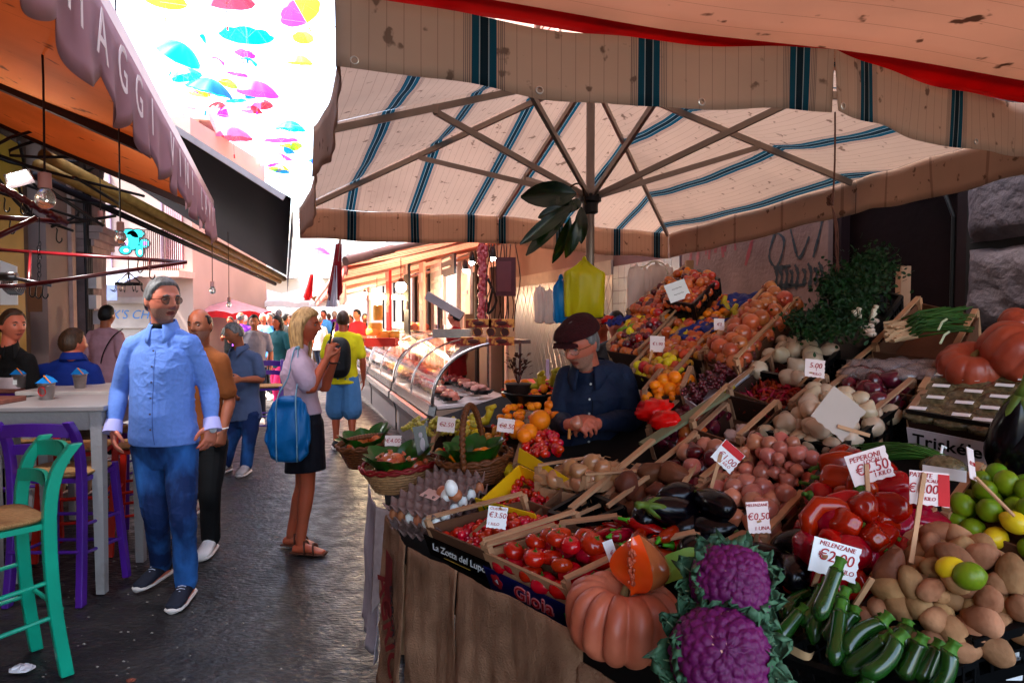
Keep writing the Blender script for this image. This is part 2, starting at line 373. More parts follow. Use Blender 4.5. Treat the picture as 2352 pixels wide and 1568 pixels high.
# further facades on the right, each a building with openings
def facade(Wf, y0, y1, h, wm, label, bays, name='old_building', dm=None, cat_='building', depth=6, trimm=None, z0=0):
    th = thing(name, label, cat_, Wf((y0 + y1) / 2, 0)); m = MB()
    ed = [y0] + [e for b in bays for e in (b[0], b[1])] + [y1]
    for k in range(0, len(ed), 2): wallseg(m, Wf, ed[k], ed[k + 1], z0, h, 0, .35)
    for b in bays:
        zz = z0
        for (a, c) in b[2]:
            if a > zz: wallseg(m, Wf, b[0], b[1], zz, a, -.001, .348)
            zz = c
        wallseg(m, Wf, b[0], b[1], zz, h, -.001, .348)
    wallseg(m, Wf, y0 + .01, y1 - .01, z0, h, -.36, depth); m.build('wall', wm, th)
    for b in bays:
        for (a, c) in b[2]:
            kind = b[3] if len(b) > 3 else 'window'
            q = MB()
            if kind == 'window':
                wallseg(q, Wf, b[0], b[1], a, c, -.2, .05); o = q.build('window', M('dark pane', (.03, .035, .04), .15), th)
                q = MB(); w_ = .06
                for e in (b[0], b[1] - w_, (b[0] + b[1]) / 2 - w_ / 2): wallseg(q, Wf, e, e + w_, a, c, -.14, .055)
                q.build('frame', M('pale frame', (.5, .45, .4), .6), o)
            elif kind == 'shutter':
                n = int((c - a) / .07)
                for i in range(n): wallseg(q, Wf, b[0] + .03, b[1] - .03, a + i * .07, a + i * .07 + .055, -.06 - .01 * (i % 2), .03)
                q.build('shutter', M('brown shutter', (.25, .14, .12), .6), th)
            else:
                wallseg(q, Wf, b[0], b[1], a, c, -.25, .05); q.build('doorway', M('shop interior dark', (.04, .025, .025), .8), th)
            q = MB(); t = .12
            wallseg(q, Wf, b[0] - t, b[0] - .001, a, c + t, .04, .08); wallseg(q, Wf, b[1] + .001, b[1] + t, a, c + t, .04, .08); wallseg(q, Wf, b[0], b[1], c + .001, c + t, .04, .08)
            q.build('surround', trimm or M('stone surround', (.55, .42, .38), .8, .2, 3, .3), th)
    q = MB(); wallseg(q, Wf, y0, y1, h, h + .25, .25, .6); q.build('cornice', trimm or M('stone surround', (.55, .42, .38)), th)
    return th
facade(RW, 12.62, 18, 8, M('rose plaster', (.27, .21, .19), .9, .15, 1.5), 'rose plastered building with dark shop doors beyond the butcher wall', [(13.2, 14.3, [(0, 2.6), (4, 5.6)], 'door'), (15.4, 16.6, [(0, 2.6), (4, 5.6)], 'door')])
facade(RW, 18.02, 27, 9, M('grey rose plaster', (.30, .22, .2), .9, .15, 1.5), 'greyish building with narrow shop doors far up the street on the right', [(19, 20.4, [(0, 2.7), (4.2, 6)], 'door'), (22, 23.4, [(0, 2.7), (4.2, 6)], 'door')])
facade(RW, 1.2, 12.6, 9.0, M('upper plaster', (.28, .2, .17), .9, .15, 1.5), 'upper storeys of the building above the stall awnings', [(3, 4, [(5.2, 7)], 'shutter'), (7, 8, [(5.2, 7)], 'shutter'), (10.5, 11.5, [(5.2, 7)], 'shutter')], z0=3.92)
# ---- left hand
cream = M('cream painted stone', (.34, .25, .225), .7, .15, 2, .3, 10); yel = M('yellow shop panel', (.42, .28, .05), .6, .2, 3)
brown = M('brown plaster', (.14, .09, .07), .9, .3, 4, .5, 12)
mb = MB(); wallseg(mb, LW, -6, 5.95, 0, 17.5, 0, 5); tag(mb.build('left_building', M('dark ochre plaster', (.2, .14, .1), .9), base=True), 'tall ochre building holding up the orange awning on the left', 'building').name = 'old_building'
th = thing('arched_shop_front', 'yellow and cream arched shop front behind the apron man', 'shop front', LW(7, 0))
mb = MB(); wallseg(mb, LW, 5.96, 6.5, 0, 3.2, .02, .3); mb.build('wall_panel', yel, th)
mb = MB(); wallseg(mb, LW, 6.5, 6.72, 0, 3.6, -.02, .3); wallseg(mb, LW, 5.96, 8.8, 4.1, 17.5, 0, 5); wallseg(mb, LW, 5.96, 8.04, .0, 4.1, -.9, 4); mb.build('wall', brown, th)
mb = MB()
def archf(mb, y0, y1, yi, o, t):          # pillar with a curved inner head
    pts = []
    for k in range(13):
        z = 4.1 * k / 12; e = 0 if z < 2.3 else ((z - 2.3) / 1.8) ** 2 * .55
        pts.append((z, e))
    for k in range(12):
        (za, ea), (zb, eb_) = pts[k], pts[k + 1]
        q = [LW(y0 - ea * yi, za, o), LW(y1, za, o), LW(y1, za, o - t), LW(y0 - ea * yi, za, o - t), LW(y0 - eb_ * yi, zb, o), LW(y1, zb, o), LW(y1, zb, o - t), LW(y0 - eb_ * yi, zb, o - t)]
        mb.hexa(q)
archf(mb, 6.97, 7.6, .4, .05, .5); mb.build('arch_pillar', cream, th, smooth=False)
mb = MB(); archf(mb, 7.6, 7.72, .0, .09, .12); mb.build('arch_moulding', M('pale moulding', (.45, .33, .30), .7), th)
mb = MB()
for i in range(10): mb.add([LW(6.74 + .01, .2 + i * .3, -.3)], [])
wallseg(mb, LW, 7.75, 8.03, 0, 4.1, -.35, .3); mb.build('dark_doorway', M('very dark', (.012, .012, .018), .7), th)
th = thing('stone_pilaster', 'weathered stone pilaster with moulded capital and utility boxes', 'pilaster', LW(8.4, 0))
mb = MB(); 
def pil(u, v):
    return LW(8.06 + .72 * u, 4.0 * v, .12 + .02 * noise.noise((u * 8, v * 14, 1)))
mb.grid(pil, 12, 60); wallseg(mb, LW, 8.06, 8.8, 0, 4.1, .09, .6); mb.build('shaft', M('weathered stone', (.25, .19, .2), .9, .3, 3, .8, 12, c2=(.42, .33, .33)), th)
mb = MB()
for k, (z, o) in enumerate(((2.35, .16), (2.42, .2), (2.5, .26), (2.58, .3))): wallseg(mb, LW, 8.06 - o * .3, 8.8 + o * .3, z, z + .075, o, .3)
mb.build('capital', M('pale capital stone', (.5, .38, .36), .85, .2, 5, .4), th)
gb = M('grey plastic box', (.5, .47, .48), .5)
for i, (y, z) in enumerate(((7.9, 1.92), (7.88, 1.68), (8.02, 1.5))):
    m = MB(); wallseg(m, LW, y, y + .2, z, z + .16, .24, .1); m.build('junction_box', gb, th)
mb = MB()
for y in (7.86, 7.93, 8.0, 8.05): mb.tube([LW(y, .4, .15), LW(y, 3.2, .15)], .018)
mb.build('conduit', M('dark pipe', (.03, .02, .03), .5), th)
# corner building across the side street
def FW(X, z, o=0.0): return V((X, 16.7, z)) + V((0, -1, 0)) * o
def fseg(mb, x0, x1, z0, z1, o=0, t=.3, mi=0):
    mb.hexa([FW(x0, z0, o), FW(x1, z0, o), FW(x1, z0, o - t), FW(x0, z0, o - t), FW(x0, z1, o), FW(x1, z1, o), FW(x1, z1, o - t), FW(x0, z1, o - t)], mi)
th = thing('corner_building', 'pink corner building with street name plate and turquoise graffiti across the side street', 'building', (-10, 16.7, 0))
mb = MB(); fseg(mb, -16, lx(445, 16.7), 0, 6.4, 0, 5); mb.build('wall', M('pink corner plaster', (.42, .34, .31), .9, .12, 1), th)
mb = MB(); fseg(mb, -16, lx(350, 16.7), 2.55, 2.75, .2, .25); fseg(mb, -11, lx(352, 16.7), 0, 1.3, .1, .3); fseg(mb, lx(247, 16.7), lx(352, 16.7), 1.3, 1.9, .18, .35); fseg(mb, lx(243, 16.7), lx(356, 16.7), 1.9, 2.05, .28, .4); mb.build('stone_base', M('grey ledge stone', (.42, .38, .36), .8, .2, 3), th)
mb = MB(); fseg(mb, lx(258, 16.7), lx(262, 16.7), 2.75, 5, .05, .08); fseg(mb, lx(375, 16.7), lx(379, 16.7), 2.75, 5, .05, .08); mb.build('drain_pipe', M('lilac pipe', (.35, .3, .38), .6), th)
pl = MB(); fseg(pl, lx(214, 16.7), lx(247, 16.7), 3.1, 3.75, .04, .03); plo = pl.build('street_name_plate', M('white enamel', (.8, .78, .82), .3), th)
navy = M('navy lettering', (.03, .03, .1), .5)
txt('VIA', .2, FW(lx(233, 16.7), 3.55, .04), (1, 0, 0), (0, 0, 1), navy, plo, gap=1.3); txt('GISIRA', .17, FW(lx(230.5, 16.7), 3.28, .04), (1, 0, 0), (0, 0, 1), navy, plo)
tq = M('turquoise spray', (.0, .55, .55), .6); lil = M('lilac spray', (.55, .3, .7), .6)
def gpx(px, py): return lx(px, 16.7), 1.6 + (725 - py) / F * 16.7
mt, ml, mk = MB(), MB(), MB()
for (px, py, rx, ry) in [(308, 552, 16, 22), (275, 540, 12, 8), (336, 560, 11, 10), (292, 575, 13, 9), (325, 577, 9, 13), (283, 556, 7, 6), (320, 538, 16, 9), (300, 534, 14, 6)]:
    x, z = gpx(px, py); a, b = rx / F * 16.7, ry / F * 16.7
    mk.lathe([(1, 0), (1, .001)], (0, 0, 0), 20); n = 20
    mk.v[-40:] = [FW(x + (a + .03) * math.cos(2 * PI * k / n), z + (b + .03) * math.sin(2 * PI * k / n), .003 + .001 * j) for j in (0, 1) for k in range(n)]
    mt.lathe([(1, 0), (1, .001)], (0, 0, 0), 20); mt.v[-40:] = [FW(x + a * math.cos(2 * PI * k / n), z + b * math.sin(2 * PI * k / n), .007 + .001 * j) for j in (0, 1) for k in range(n)]
for (px, py, rx, ry) in [(275, 539, 6, 4), (338, 560, 5, 5), (294, 576, 6, 4), (326, 580, 4, 6), (296, 556, 3, 9)]:
    x, z = gpx(px, py); a, b = rx / F * 16.7, ry / F * 16.7; n = 20
    ml.lathe([(1, 0), (1, .001)], (0, 0, 0), 20); ml.v[-40:] = [FW(x + a * math.cos(2 * PI * k / n), z + b * math.sin(2 * PI * k / n), .012 + .001 * j) for j in (0, 1) for k in range(n)]
mk.build('graffiti', blkp, th).name = 'graffiti_outline'; mt.build('graffiti', tq, th); ml.build('graffiti', lil, th)
txt("CHK'S CHK", .3, FW(lx(298, 16.7), 1.62, .185), (1, 0, 0), (0, 0, 1), M('blue spray', (.1, .25, .5), .6), th, 'graffiti', shear=.3)
aw = MB(); x0, x1 = lx(203, 16.7), lx(330, 16.7)
aw.panel(FW(x0, 2.62, .0), FW(x1, 2.62, .0), FW(x1, 2.1 + .2, 1.1), FW(x0, 2.1 + .2, 1.1), .02); fseg(aw, x0, x1, 1.95, 2.3, 1.1, .02); aw.build('blue_awning', M('grey blue awning', (.28, .33, .5), .7, transl=.2), th)
q = MB(); fseg(q, lx(385, 16.7), lx(425, 16.7), 2.75, 5.0, .02, .03); so_ = q.build('window', M('brown wood shutter', (.3, .16, .17), .7), th)
q = MB()
for i in range(9): x = lx(386 + i * 4.4, 16.7); fseg(q, x, x + .02, 2.75, 5, .05, .03)
q.build('slats', M('pale slat', (.6, .45, .48), .7), so_)
# balcony on the corner
q = MB(); fseg(q, lx(370, 16.7), lx(450, 16.7), 2.5, 2.65, .8, .8); bo = q.build('balcony', M('balcony slab', (.55, .4, .36), .8), th)
q = MB()
for i in range(18):
    x = lx(372 + i * 4.5, 16.7); q.tube([FW(x, 2.65, .78), FW(x, 3.6, .78)], .012, 5)
q.tube([FW(lx(370, 16.7), 3.6, .78), FW(lx(450, 16.7), 3.6, .78)], .02, 6); q.build('railing', M('rusty railing', (.12, .06, .06), .6), bo)
# left buildings further up and the far end of the street
facade(LW, 17.6, 27, 6.6, M('terracotta plaster', (.38, .25, .20), .9, .15, 1), 'terracotta building with balconies further up on the left', [(18.6, 19.8, [(0, 2.6), (3.6, 5.6)], 'door'), (21.5, 22.7, [(0, 2.6), (3.6, 5.6)], 'door')], depth=4)
def far_b(x0, x1, Y, h, mat, label):
    th = thing('distant_building', label, 'building', ((x0 + x1) / 2, Y, 0)); m = MB()
    m.hexa([V((x0, Y, 0)), V((x1, Y, 0)), V((x1, Y + 6, 0)), V((x0, Y + 6, 0))] + [V((x0, Y, h)), V((x1, Y, h)), V((x1, Y + 6, h)), V((x0, Y + 6, h))]); m.build('wall', mat, th)
    n = int((x1 - x0) / 3)
    for i in range(n):
        for z in (3.6, 7.2):
            if z + 2 > h: continue
            x = x0 + 1.5 + i * 3; m = MB(); m.box((x, Y - .02, z + 1), (1.0, .06, 1.9)); wo_ = m.build('window', M('grey shutter', (.35, .38, .38), .7), th)
            m = MB(); m.box((x, Y - .4, z), (1.7, .8, .14)); m.box((x, Y - .78, z + .95), (1.7, .04, .05))
            for k in range(9): m.box((x - .8 + k * .2, Y - .78, z + .5), (.025, .025, .9))
            m.build('balcony', M('pale balcony', (.55, .5, .48), .8), th)
    return th
fb = far_b(lx(452, 36), lx(1050, 36), 36, 7.0, M('pale cream facade', (.72, .68, .6), .9, .1, .5), 'pale cream building with balconies closing the far end of the street')
m = MB(); m.box((lx(575, 36) , 35.6, 4.6), (.9, .4, .75)); ac = m.build('air_conditioner', M('white unit', (.75, .75, .78), .4), fb)
m = MB(); m.tube([V((lx(575, 36), 35.39, 4.6)), V((lx(575, 36), 35.37, 4.6))], .28, 20); m.build('fan_grille', M('unit grille', (.2, .22, .25), .5), ac)
far_b(-34, lx(440, 30), 30, 7, M('far ochre', (.6, .42, .32), .9), 'ochre block beyond the corner building far left')
# ================================================================== AWNINGS
def stripe_mat(name, base, bands, pins=None, transl=.5, rough=.8, stains=0, period=None, linec=(.25, .12, .08)):
    m = bpy.data.materials.new(name); m.use_nodes = True; nt = m.node_tree; N = nt.nodes; L = nt.links; b = N['Principled BSDF']; out = N['Material Output']
    uv = N.new('ShaderNodeUVMap'); sp = N.new('ShaderNodeSeparateXYZ'); L.new(uv.outputs[0], sp.inputs[0]); x = sp.outputs[0]
    if period: x = mth('FLOORED_MODULO', x, period, N=N, L=L)
    base = cc_(base); col_ = N.new('ShaderNodeMix'); col_.data_type = 'RGBA'; tc = N.new('ShaderNodeTexCoord')
    nz = N.new('ShaderNodeTexNoise'); nz.inputs['Scale'].default_value = 2.5; nz.inputs['Detail'].default_value = 6; L.new(tc.outputs['Object'], nz.inputs[0])
    col_.inputs[6].default_value = (*[c * .86 for c in base], 1); col_.inputs[7].default_value = (*[min(1, c * 1.1) for c in base], 1); L.new(nz.outputs[0], col_.inputs[0]); cur = col_.outputs[2]
    def over(fac, c):
        nonlocal cur
        q = N.new('ShaderNodeMix'); q.data_type = 'RGBA'; L.new(fac, q.inputs[0]); L.new(cur, q.inputs[6]); q.inputs[7].default_value = (*c, 1); cur = q.outputs[2]
    def band(c0, hw): return mth('LESS_THAN', mth('ABSOLUTE', mth('SUBTRACT', x, c0, N=N, L=L), N=N, L=L), hw, N=N, L=L)
    if stains:
        s = N.new('ShaderNodeTexNoise'); s.inputs['Scale'].default_value = stains; s.inputs['Detail'].default_value = 3; L.new(tc.outputs['Object'], s.inputs[0])
        f = N.new('ShaderNodeMapRange'); f.inputs[1].default_value = .65; f.inputs[2].default_value = .70; f.inputs[4].default_value = .8; L.new(s.outputs[0], f.inputs[0]); over(f.outputs[0], (.13, .06, .035))
        s2 = N.new('ShaderNodeTexNoise'); s2.inputs['Scale'].default_value = 1.4; s2.inputs['Detail'].default_value = 8; L.new(tc.outputs['Object'], s2.inputs[0])
        f = N.new('ShaderNodeMapRange'); f.inputs[1].default_value = .5; f.inputs[2].default_value = .75; f.inputs[4].default_value = .4; L.new(s2.outputs[0], f.inputs[0]); over(f.outputs[0], tuple(c * .55 for c in base))
    if pins:
        over(mth('MULTIPLY', mth('LESS_THAN', mth('FLOORED_MODULO', sp.outputs[0], pins, N=N, L=L), .0022, N=N, L=L), .55, N=N, L=L), linec)
    for (c0, hw, c) in bands: over(band(c0, hw), c)
    L.new(cur, b.inputs['Base Color']); b.inputs['Roughness'].default_value = rough; b.inputs['Specular IOR Level'].default_value = .2
    tr = N.new('ShaderNodeBsdfTranslucent'); L.new(cur, tr.inputs[0]); ms = N.new('ShaderNodeMixShader'); ms.inputs[0].default_value = transl
    L.new(b.outputs[0], ms.inputs[1]); L.new(tr.outputs[0], ms.inputs[2]); L.new(ms.outputs[0], out.inputs[0])
    return m
blue = (.006, .07, .11); dk = (.006, .02, .03); lt = (.35, .42, .42)
SC_ = .88; bands = []
for c in (.04, .65, 1.27, 1.9, 2.27, 2.95, 3.67, 4.2):
    c *= SC_
    bands += [(c, .038, blue), (c, .013, dk), (c - .014, .0016, lt), (c + .014, .0016, lt)]
    for k in (1, 2, 3, 4): bands += [(c - .038 - .006 * k, .0011, (.2, .13, .11)), (c + .038 + .006 * k, .0011, (.2, .13, .11))]
cloth = stripe_mat('striped umbrella cloth', (.60, .45, .355), bands, pins=.048, transl=.46, stains=16)
tips = {'A': P(772, -25, 1.85), 'B': P(1915, 112, 2.25), 'C': P(2500, 250, 2.95), 'Mr': P(1965, 412, 4.5), 'D': P(1535, 535, 6.8), 'Mb': P(1145, 494, 6.2), 'E': P(688, 476, 5.6), 'Ml': P(722, 290, 3.4)}
order = ['A', 'B', 'C', 'Mr', 'D', 'Mb', 'E', 'Ml']
apex = P(1357, 158, 4.35); PX, PY = apex.x, apex.y
um = thing('market_umbrella', 'large beige market umbrella with dark teal stripes over the stall', 'umbrella', (PX, PY, 0))
mb = MB(); uvf = lambda u, v, p: (p.x + .336 * p.y, p.z)
for i in range(8):
    a, b = tips[order[i]], tips[order[(i + 1) % 8]]
    def f(u, v, a=a, b=b):
        e = lerp(a, b, u); s = 4 * u * (1 - u); w_ = v ** 1.0
        p = lerp(apex, e, w_); p.z -= .05 * s * w_ * (1 - .6 * w_) + .005 * w_ * math.sin(u * 19 + v * 7); 
        ctr = (a + b) / 2 - apex; p -= V((ctr.x, ctr.y, 0)).normalized() * .06 * s * w_
        return p
    mb.grid(f, 14, 14, uvf=uvf)
cl = mb.build('canopy', cloth, um, smooth=True)
vmb = MB(); vh = {'A': .20, 'B': .20, 'C': .22, 'Mr': .22, 'D': .25, 'Mb': .25, 'E': .25, 'Ml': .25}
for i in range(8):
    a, b = tips[order[i]], tips[order[(i + 1) % 8]]; nm = order[i]
    def f(u, v, a=a, b=b, nm=nm, n2=order[(i + 1) % 8]):
        s = 4 * u * (1 - u); e = lerp(a, b, u); e.z -= .02 * s + .005 * math.sin(u * 19 + 7); ctr = (a + b) / 2 - apex; cn = V((ctr.x, ctr.y, 0)).normalized()
        e -= cn * .06 * s
        h = vh[nm] * (1 - u) + vh[n2] * u
        return e + cn * (.004 + .010 * v * math.sin(u * 11 + i) + .006 * v * v * math.sin(u * 31 + i * 2)) - UP * (h * v) + UP * .004 * math.sin(u * 9) * v
    uvs = {}
    vmb.sheet(f, 44, 5, .002, uvf=lambda u, v, p, a=a, b=b, nm=nm: ((lambda e: e.x + .336 * e.y)(lerp(a, b, u)) if nm not in ('C', 'Mr') else 2.92 + u * .2, 0))
vmb.build('valance', cloth, um, smooth=True)
for i in (0, 1):
    a, b = tips[order[i]], tips[order[i + 1]]
    for k in range(3 if i == 0 else 2):
        u = [.03, .36, .70][k] if i == 0 else [.02, .55][k]
        e = lerp(a, b, u); ctr = (a + b) / 2 - apex; cn = V((ctr.x, ctr.y, 0)).normalized(); s = 4 * u * (1 - u)
        c = e - cn * .06 * s - UP * (.02 * s + .182) + cn * (.008 + .010 * math.sin(u * 11 + i)); d = (b - a).normalized()
        hem = MB(); hem.tube([c + (d * math.cos(t) + UP * math.sin(t)) * .010 for t in [2 * PI * q / 12 for q in range(13)]], .0028, 6); hem.build('eyelet', M('steel eyelet', (.6, .55, .5), .3, metal=.8), um)

ribm = M('aluminium rib', (.36, .31, .27), .45, .15, 5, metal=.5)
hub = V((PX, PY, 2.34)); top = V((PX, PY, 3.12))
for n_ in order:
    if n_ == 'B': continue
    q = MB(); a = apex - UP * .04 + (tips[n_] - apex).normalized() * .08; b = lerp(apex, tips[n_], .985) - UP * .035; q.bar(a, b, .022, .036)
    rb = q.build('rib', ribm, um)
    k = .52 if n_ in 'ACDE' else .62
    j = lerp(apex, tips[n_], k) - UP * .06; q = MB(); q.bar(hub + (j - hub).normalized() * .06, j, .02, .034); q.box(j + UP * .015, (.03, .03, .05)); q.build('strut', ribm, rb)
q = MB(); a = apex - UP * .04; b = lerp(apex, tips['B'], .985) - UP * .035; q.bar(a, b, .022, .036); rb = q.build('rib', ribm, um)
j = lerp(apex, tips['B'], .5) - UP * .06; q = MB(); q.bar(hub, j, .02, .034); q.build('strut', ribm, rb)
q = MB(); q.tube([V((PX, PY, 0)), V((PX, PY, 3.16))], .027, 14); q.build('pole', M('pole metal', (.33, .28, .25), .4, metal=.5), um)
q = MB(); q.lathe([(.03, -.10), (.05, -.09), (.05, -.03), (.07, -.02), (.07, .02), (.04, .03)], hub, 16); q.build('hub', M('black plastic hub', (.02, .02, .022), .4), um)
q = MB(); q.lathe([(.10, -.03), (.10, .0), (.03, .05)], top + UP * .03, 16); q.build('crown_cap', M('black plastic hub', (.02, .02, .022), .4), um)
q = MB(); q.lathe([(.30, 0), (.30, .07), (.06, .12), (.06, .3)], (PX, PY, 0), 20); q.build('base', M('concrete base', (.2, .19, .18), .9), um)
# cord with knot hanging from the near corner
kb = P(1918, 258, 2.24)
q = MB(); q.tube(cat([kb, kb + V((.002, 0, -.16)), kb + V((-.003, 0, -.30))]), .0028, 6)
for i in range(14): q.tube(cat([kb + V((-.012 + rr(-.008, .008), rr(-.008, .008), -.28 + rr(-.02, .02))) for _ in range(3)] + [kb + V((rr(-.02, .0), 0, -.30))]), .0022, 5)
for i in range(6): q.tube(cat([kb + V((-.005, 0, -.30)), kb + V((.004 + i * .002, 0, -.36)), kb + V((.012 + rr(-.006, .006), rr(-.005, .005), -.44)), kb + V((.016 + rr(-.01, .01), 0, -.50 + rr(-.02, .02)))]), .0016, 5)
tag(q.build('knotted_twine', M('old brown twine', (.16, .07, .045), .9), smooth=True), 'brown twine with tangled knot hanging from the umbrella corner eyelet', 'cord')
# second canopy, upper right, red hem
cl2 = stripe_mat('pale canopy cloth', (.66, .48, .38), [], pins=.11, transl=.58, stains=11)
redm = M('red hem cloth', (.55, .01, .015), .7, .1, transl=.5)
E0, E1 = P(1120, 16, 2.35), P(2500, 212, 2.75)
th = thing('red_hemmed_canopy', 'pale stained canopy with bright red hem at the upper right', 'canopy', (1.2, .5, 0))
ed = (E1 - E0); bk = V((ed.y, -ed.x, 0)).normalized() * 3.2 + UP * .35
mb = MB(); mb.sheet(lambda u, v: lerp(E0 - ed * .2, E1 + ed * .3, u) + bk * v - UP * .06 * math.sin(PI * u * 2) * v * 0 - UP * .05 * math.sin(PI * v) + UP * .012 * math.sin(u * 15) * (1 - v), 40, 20, .002, uvf=lambda u, v, p: (v * 3.2, u)); mb.build('cloth', cl2, th, smooth=True)
def hemf(u, v):
    p = lerp(E0 - ed * .2, E1 + ed * .3, u) + bk * (.012 - .03 * v) - UP * (.004 + .040 * v * max(.10, min(1, (u - .26) * 1.7))); return p + UP * .008 * math.sin(u * 15)
mb = MB(); mb.sheet(hemf, 40, 3, .002); hm = mb.build('hem', redm, th, smooth=True)
mb = MB()
q0 = lerp(E0, E1, .93) - UP * .05 + bk * .04; mb.bar(q0, q0 + bk * .9 + ed * .10 - UP * .02, .03, .04); mb.box(q0 - UP * .02, (.03, .03, .09)); mb.build('rib', M('brown rib', (.12, .06, .05), .5, metal=.4), th)
mb = MB(); pz = lerp(E0, E1, .6) + bk * .95; mb.tube([V((pz.x, pz.y, 0)), pz], .028, 10); mb.build('pole', M('pole metal', (.33, .28, .25)), th)
# orange awning, left
oc = stripe_mat('orange awning cloth', (.62, .31, .14), [], pins=.62, transl=.58, stains=9, linec=(.2, .05, .01))
F0, F1 = V((-1.19, 1.95, 2.5)) - V((-.346, 1, 0)) * 3.2, V((-2.44, 5.55, 2.46))
th = thing('orange_awning', 'orange awning with scalloped pinkish lettered valance over the left tables', 'awning', (-3, 3, 2.4))
bw = -PR * 1.95 + UP * .82
mb = MB(); mb.sheet(lambda u, v: lerp(F0, F1, u) + bw * v - UP * .05 * math.sin(PI * v) + UP * .01 * math.sin(u * 40 + v * 3), 50, 14, .002, uvf=lambda u, v, p: (u * 7, v)); mb.build('cloth', oc, th, smooth=True)
fb_ = M('pink grey bar', (.5, .38, .38), .4, .15, 6, metal=.3)
mb = MB(); mb.bar(F0 + UP * .03, F1 + UP * .03, .06, .075); mb.build('front_bar', fb_, th)
for k, (u, dz) in enumerate(((.985, .05), (.72, .06), (.30, .06))):
    mb = MB(); a = lerp(F0, F1, u) - UP * dz; mb.bar(a, a + bw * .97, .07, .05); mb.build('arm', M('dark awning arm', (.07, .03, .025), .5, metal=.3), th)
mb = MB(); Lf = (F1 - F0).length
def vf(u, v):
    k = (u * Lf / .42) % 1; sc_ = .21 + .085 * abs(math.sin(PI * k)) ** .8
    if u > .93: sc_ *= 1.05
    return lerp(F0, F1, u) + PR * (.035 + .012 * v * math.sin(u * 160) + .008 * v * math.sin(u * 71)) - UP * (sc_ * v)
mb.sheet(vf, 420, 6, .002); va = mb.build('valance', M('dusty pink cloth', (.45, .27, .29), .85, .15, 4, transl=.25), th, smooth=True)
fd = (F1 - F0).normalized()
lm = M('faded white letters', (.72, .62, .6), .8)
for i, ch in enumerate('MAGGI VINI LAVI'):
    if ch == ' ': continue
    u = .42 + i * .037; c = lerp(F0, F1, u) + PR * .055 - UP * .13
    txt(ch, .2, c, fd, UP, lm, va, gap=1)
# hanging wires with bulbs
glass = M('bulb glass', (.9, .8, .7), .05, .02, trans=.9, alpha=1); wirem = M('brown wire', (.06, .02, .015), .6); sockm = M('pink socket', (.6, .35, .32), .5)
def bulb(px, py, Y, ztop, lb, r=.035, wm=None, amb=None):
    c = P(px, py, Y); t = thing('hanging_bulb', lb, 'light bulb', c, 'bare bulbs hanging under the left awnings')
    m = MB(); m.tube([c + V((0, 0, r * 1.9)), V((c.x + .004, c.y, c.z + (ztop - c.z) * .5)), V((c.x, c.y, ztop))], .004, 6); m.build('wire', wirem, t)
    m = MB(); m.lathe([(r * .2, r * 3), (r * .62, r * 2.9), (r * .66, r * 1.3), (r * .4, r * 1.25)], c, 12); m.build('socket', sockm, t, smooth='auto')
    m = MB(); m.ball(lambda d: c + d * r * (1 if d.z < .3 else 1 - (d.z - .3) * .1) + UP * (max(0, d.z) * r * .5), 14, 10); m.build('glass_bulb', glass, t, smooth=True)
    return t
bulb(104, 460, 2.6, 2.95, 'clear bare bulb on a brown wire, nearest to the left edge')
bulb(277, 548, 3.4, 3.2, 'clear bare bulb on a long wire left of the main man', r=.028)
bulb(231, 510, 5.5, 2.9, 'small clear bulb on a brass chain below the yellow pipe', r=.03)
bulb(488, 668, 6.5, 2.75, 'small bulb on a thick dark cord behind the balding man', r=.03)
bulb(526, 700, 8.2, 2.6, 'tiny bulb on a dark cord above the grey haired man', r=.03)
# grey awning
gm = stripe_mat('charcoal awning cloth', (.055, .05, .055), [], pins=.4, transl=.12, linec=(.02, .02, .02))
G0, G1 = V((-1.99, 6.2, 2.66)), V((-4.15, 12.6, 2.34)); bw2 = (-PR + UP * .62) * 2.9
th = thing('grey_awning', 'charcoal grey awning sloping down towards the street behind the orange one', 'awning', (-4, 8, 2.3))
mb = MB(); mb.sheet(lambda u, v: lerp(G0, G1, u) + bw2 * v - UP * .06 * math.sin(PI * v), 30, 10, .002, uvf=lambda u, v, p: (v * 3, u)); mb.build('cloth', gm, th, smooth=True)
mb = MB(); mb.sheet(lambda u, v: lerp(G0, G1, u) + PR * .01 - UP * (.30 + .05 * math.sin(u * 60)) * v, 60, 3, .002); mb.build('valance', M('slate cloth', (.12, .10, .12), .8, transl=.2), th, smooth=True)
mb = MB(); mb.bar(G0 + bw2 * .02 - UP * .04, G0 + bw2 * .98 - UP * .04, .05, .05); mb.build('arm', M('white bar', (.55, .5, .5), .4), th)
yp = M('yellowed pipe', (.42, .27, .10), .5, .3, 10, metal=.2)
for i, v in enumerate((.32, .38, .47)):
    mb = MB(); a, b = G0 + (G1 - G0) * -.1 + bw2 * (1.0) , G1
    a = P(100 + i * -14, 356 + i * 22, 5.2 + i * .15); b = P(652 - i * 10, 640 + i * 6, 11.5)
    mb.tube([a, b], [.045, .042, .03][i], 10); mb.build('roller_pipe', yp if i < 2 else M('dark pipe', (.03, .02, .03)), th, smooth=True)
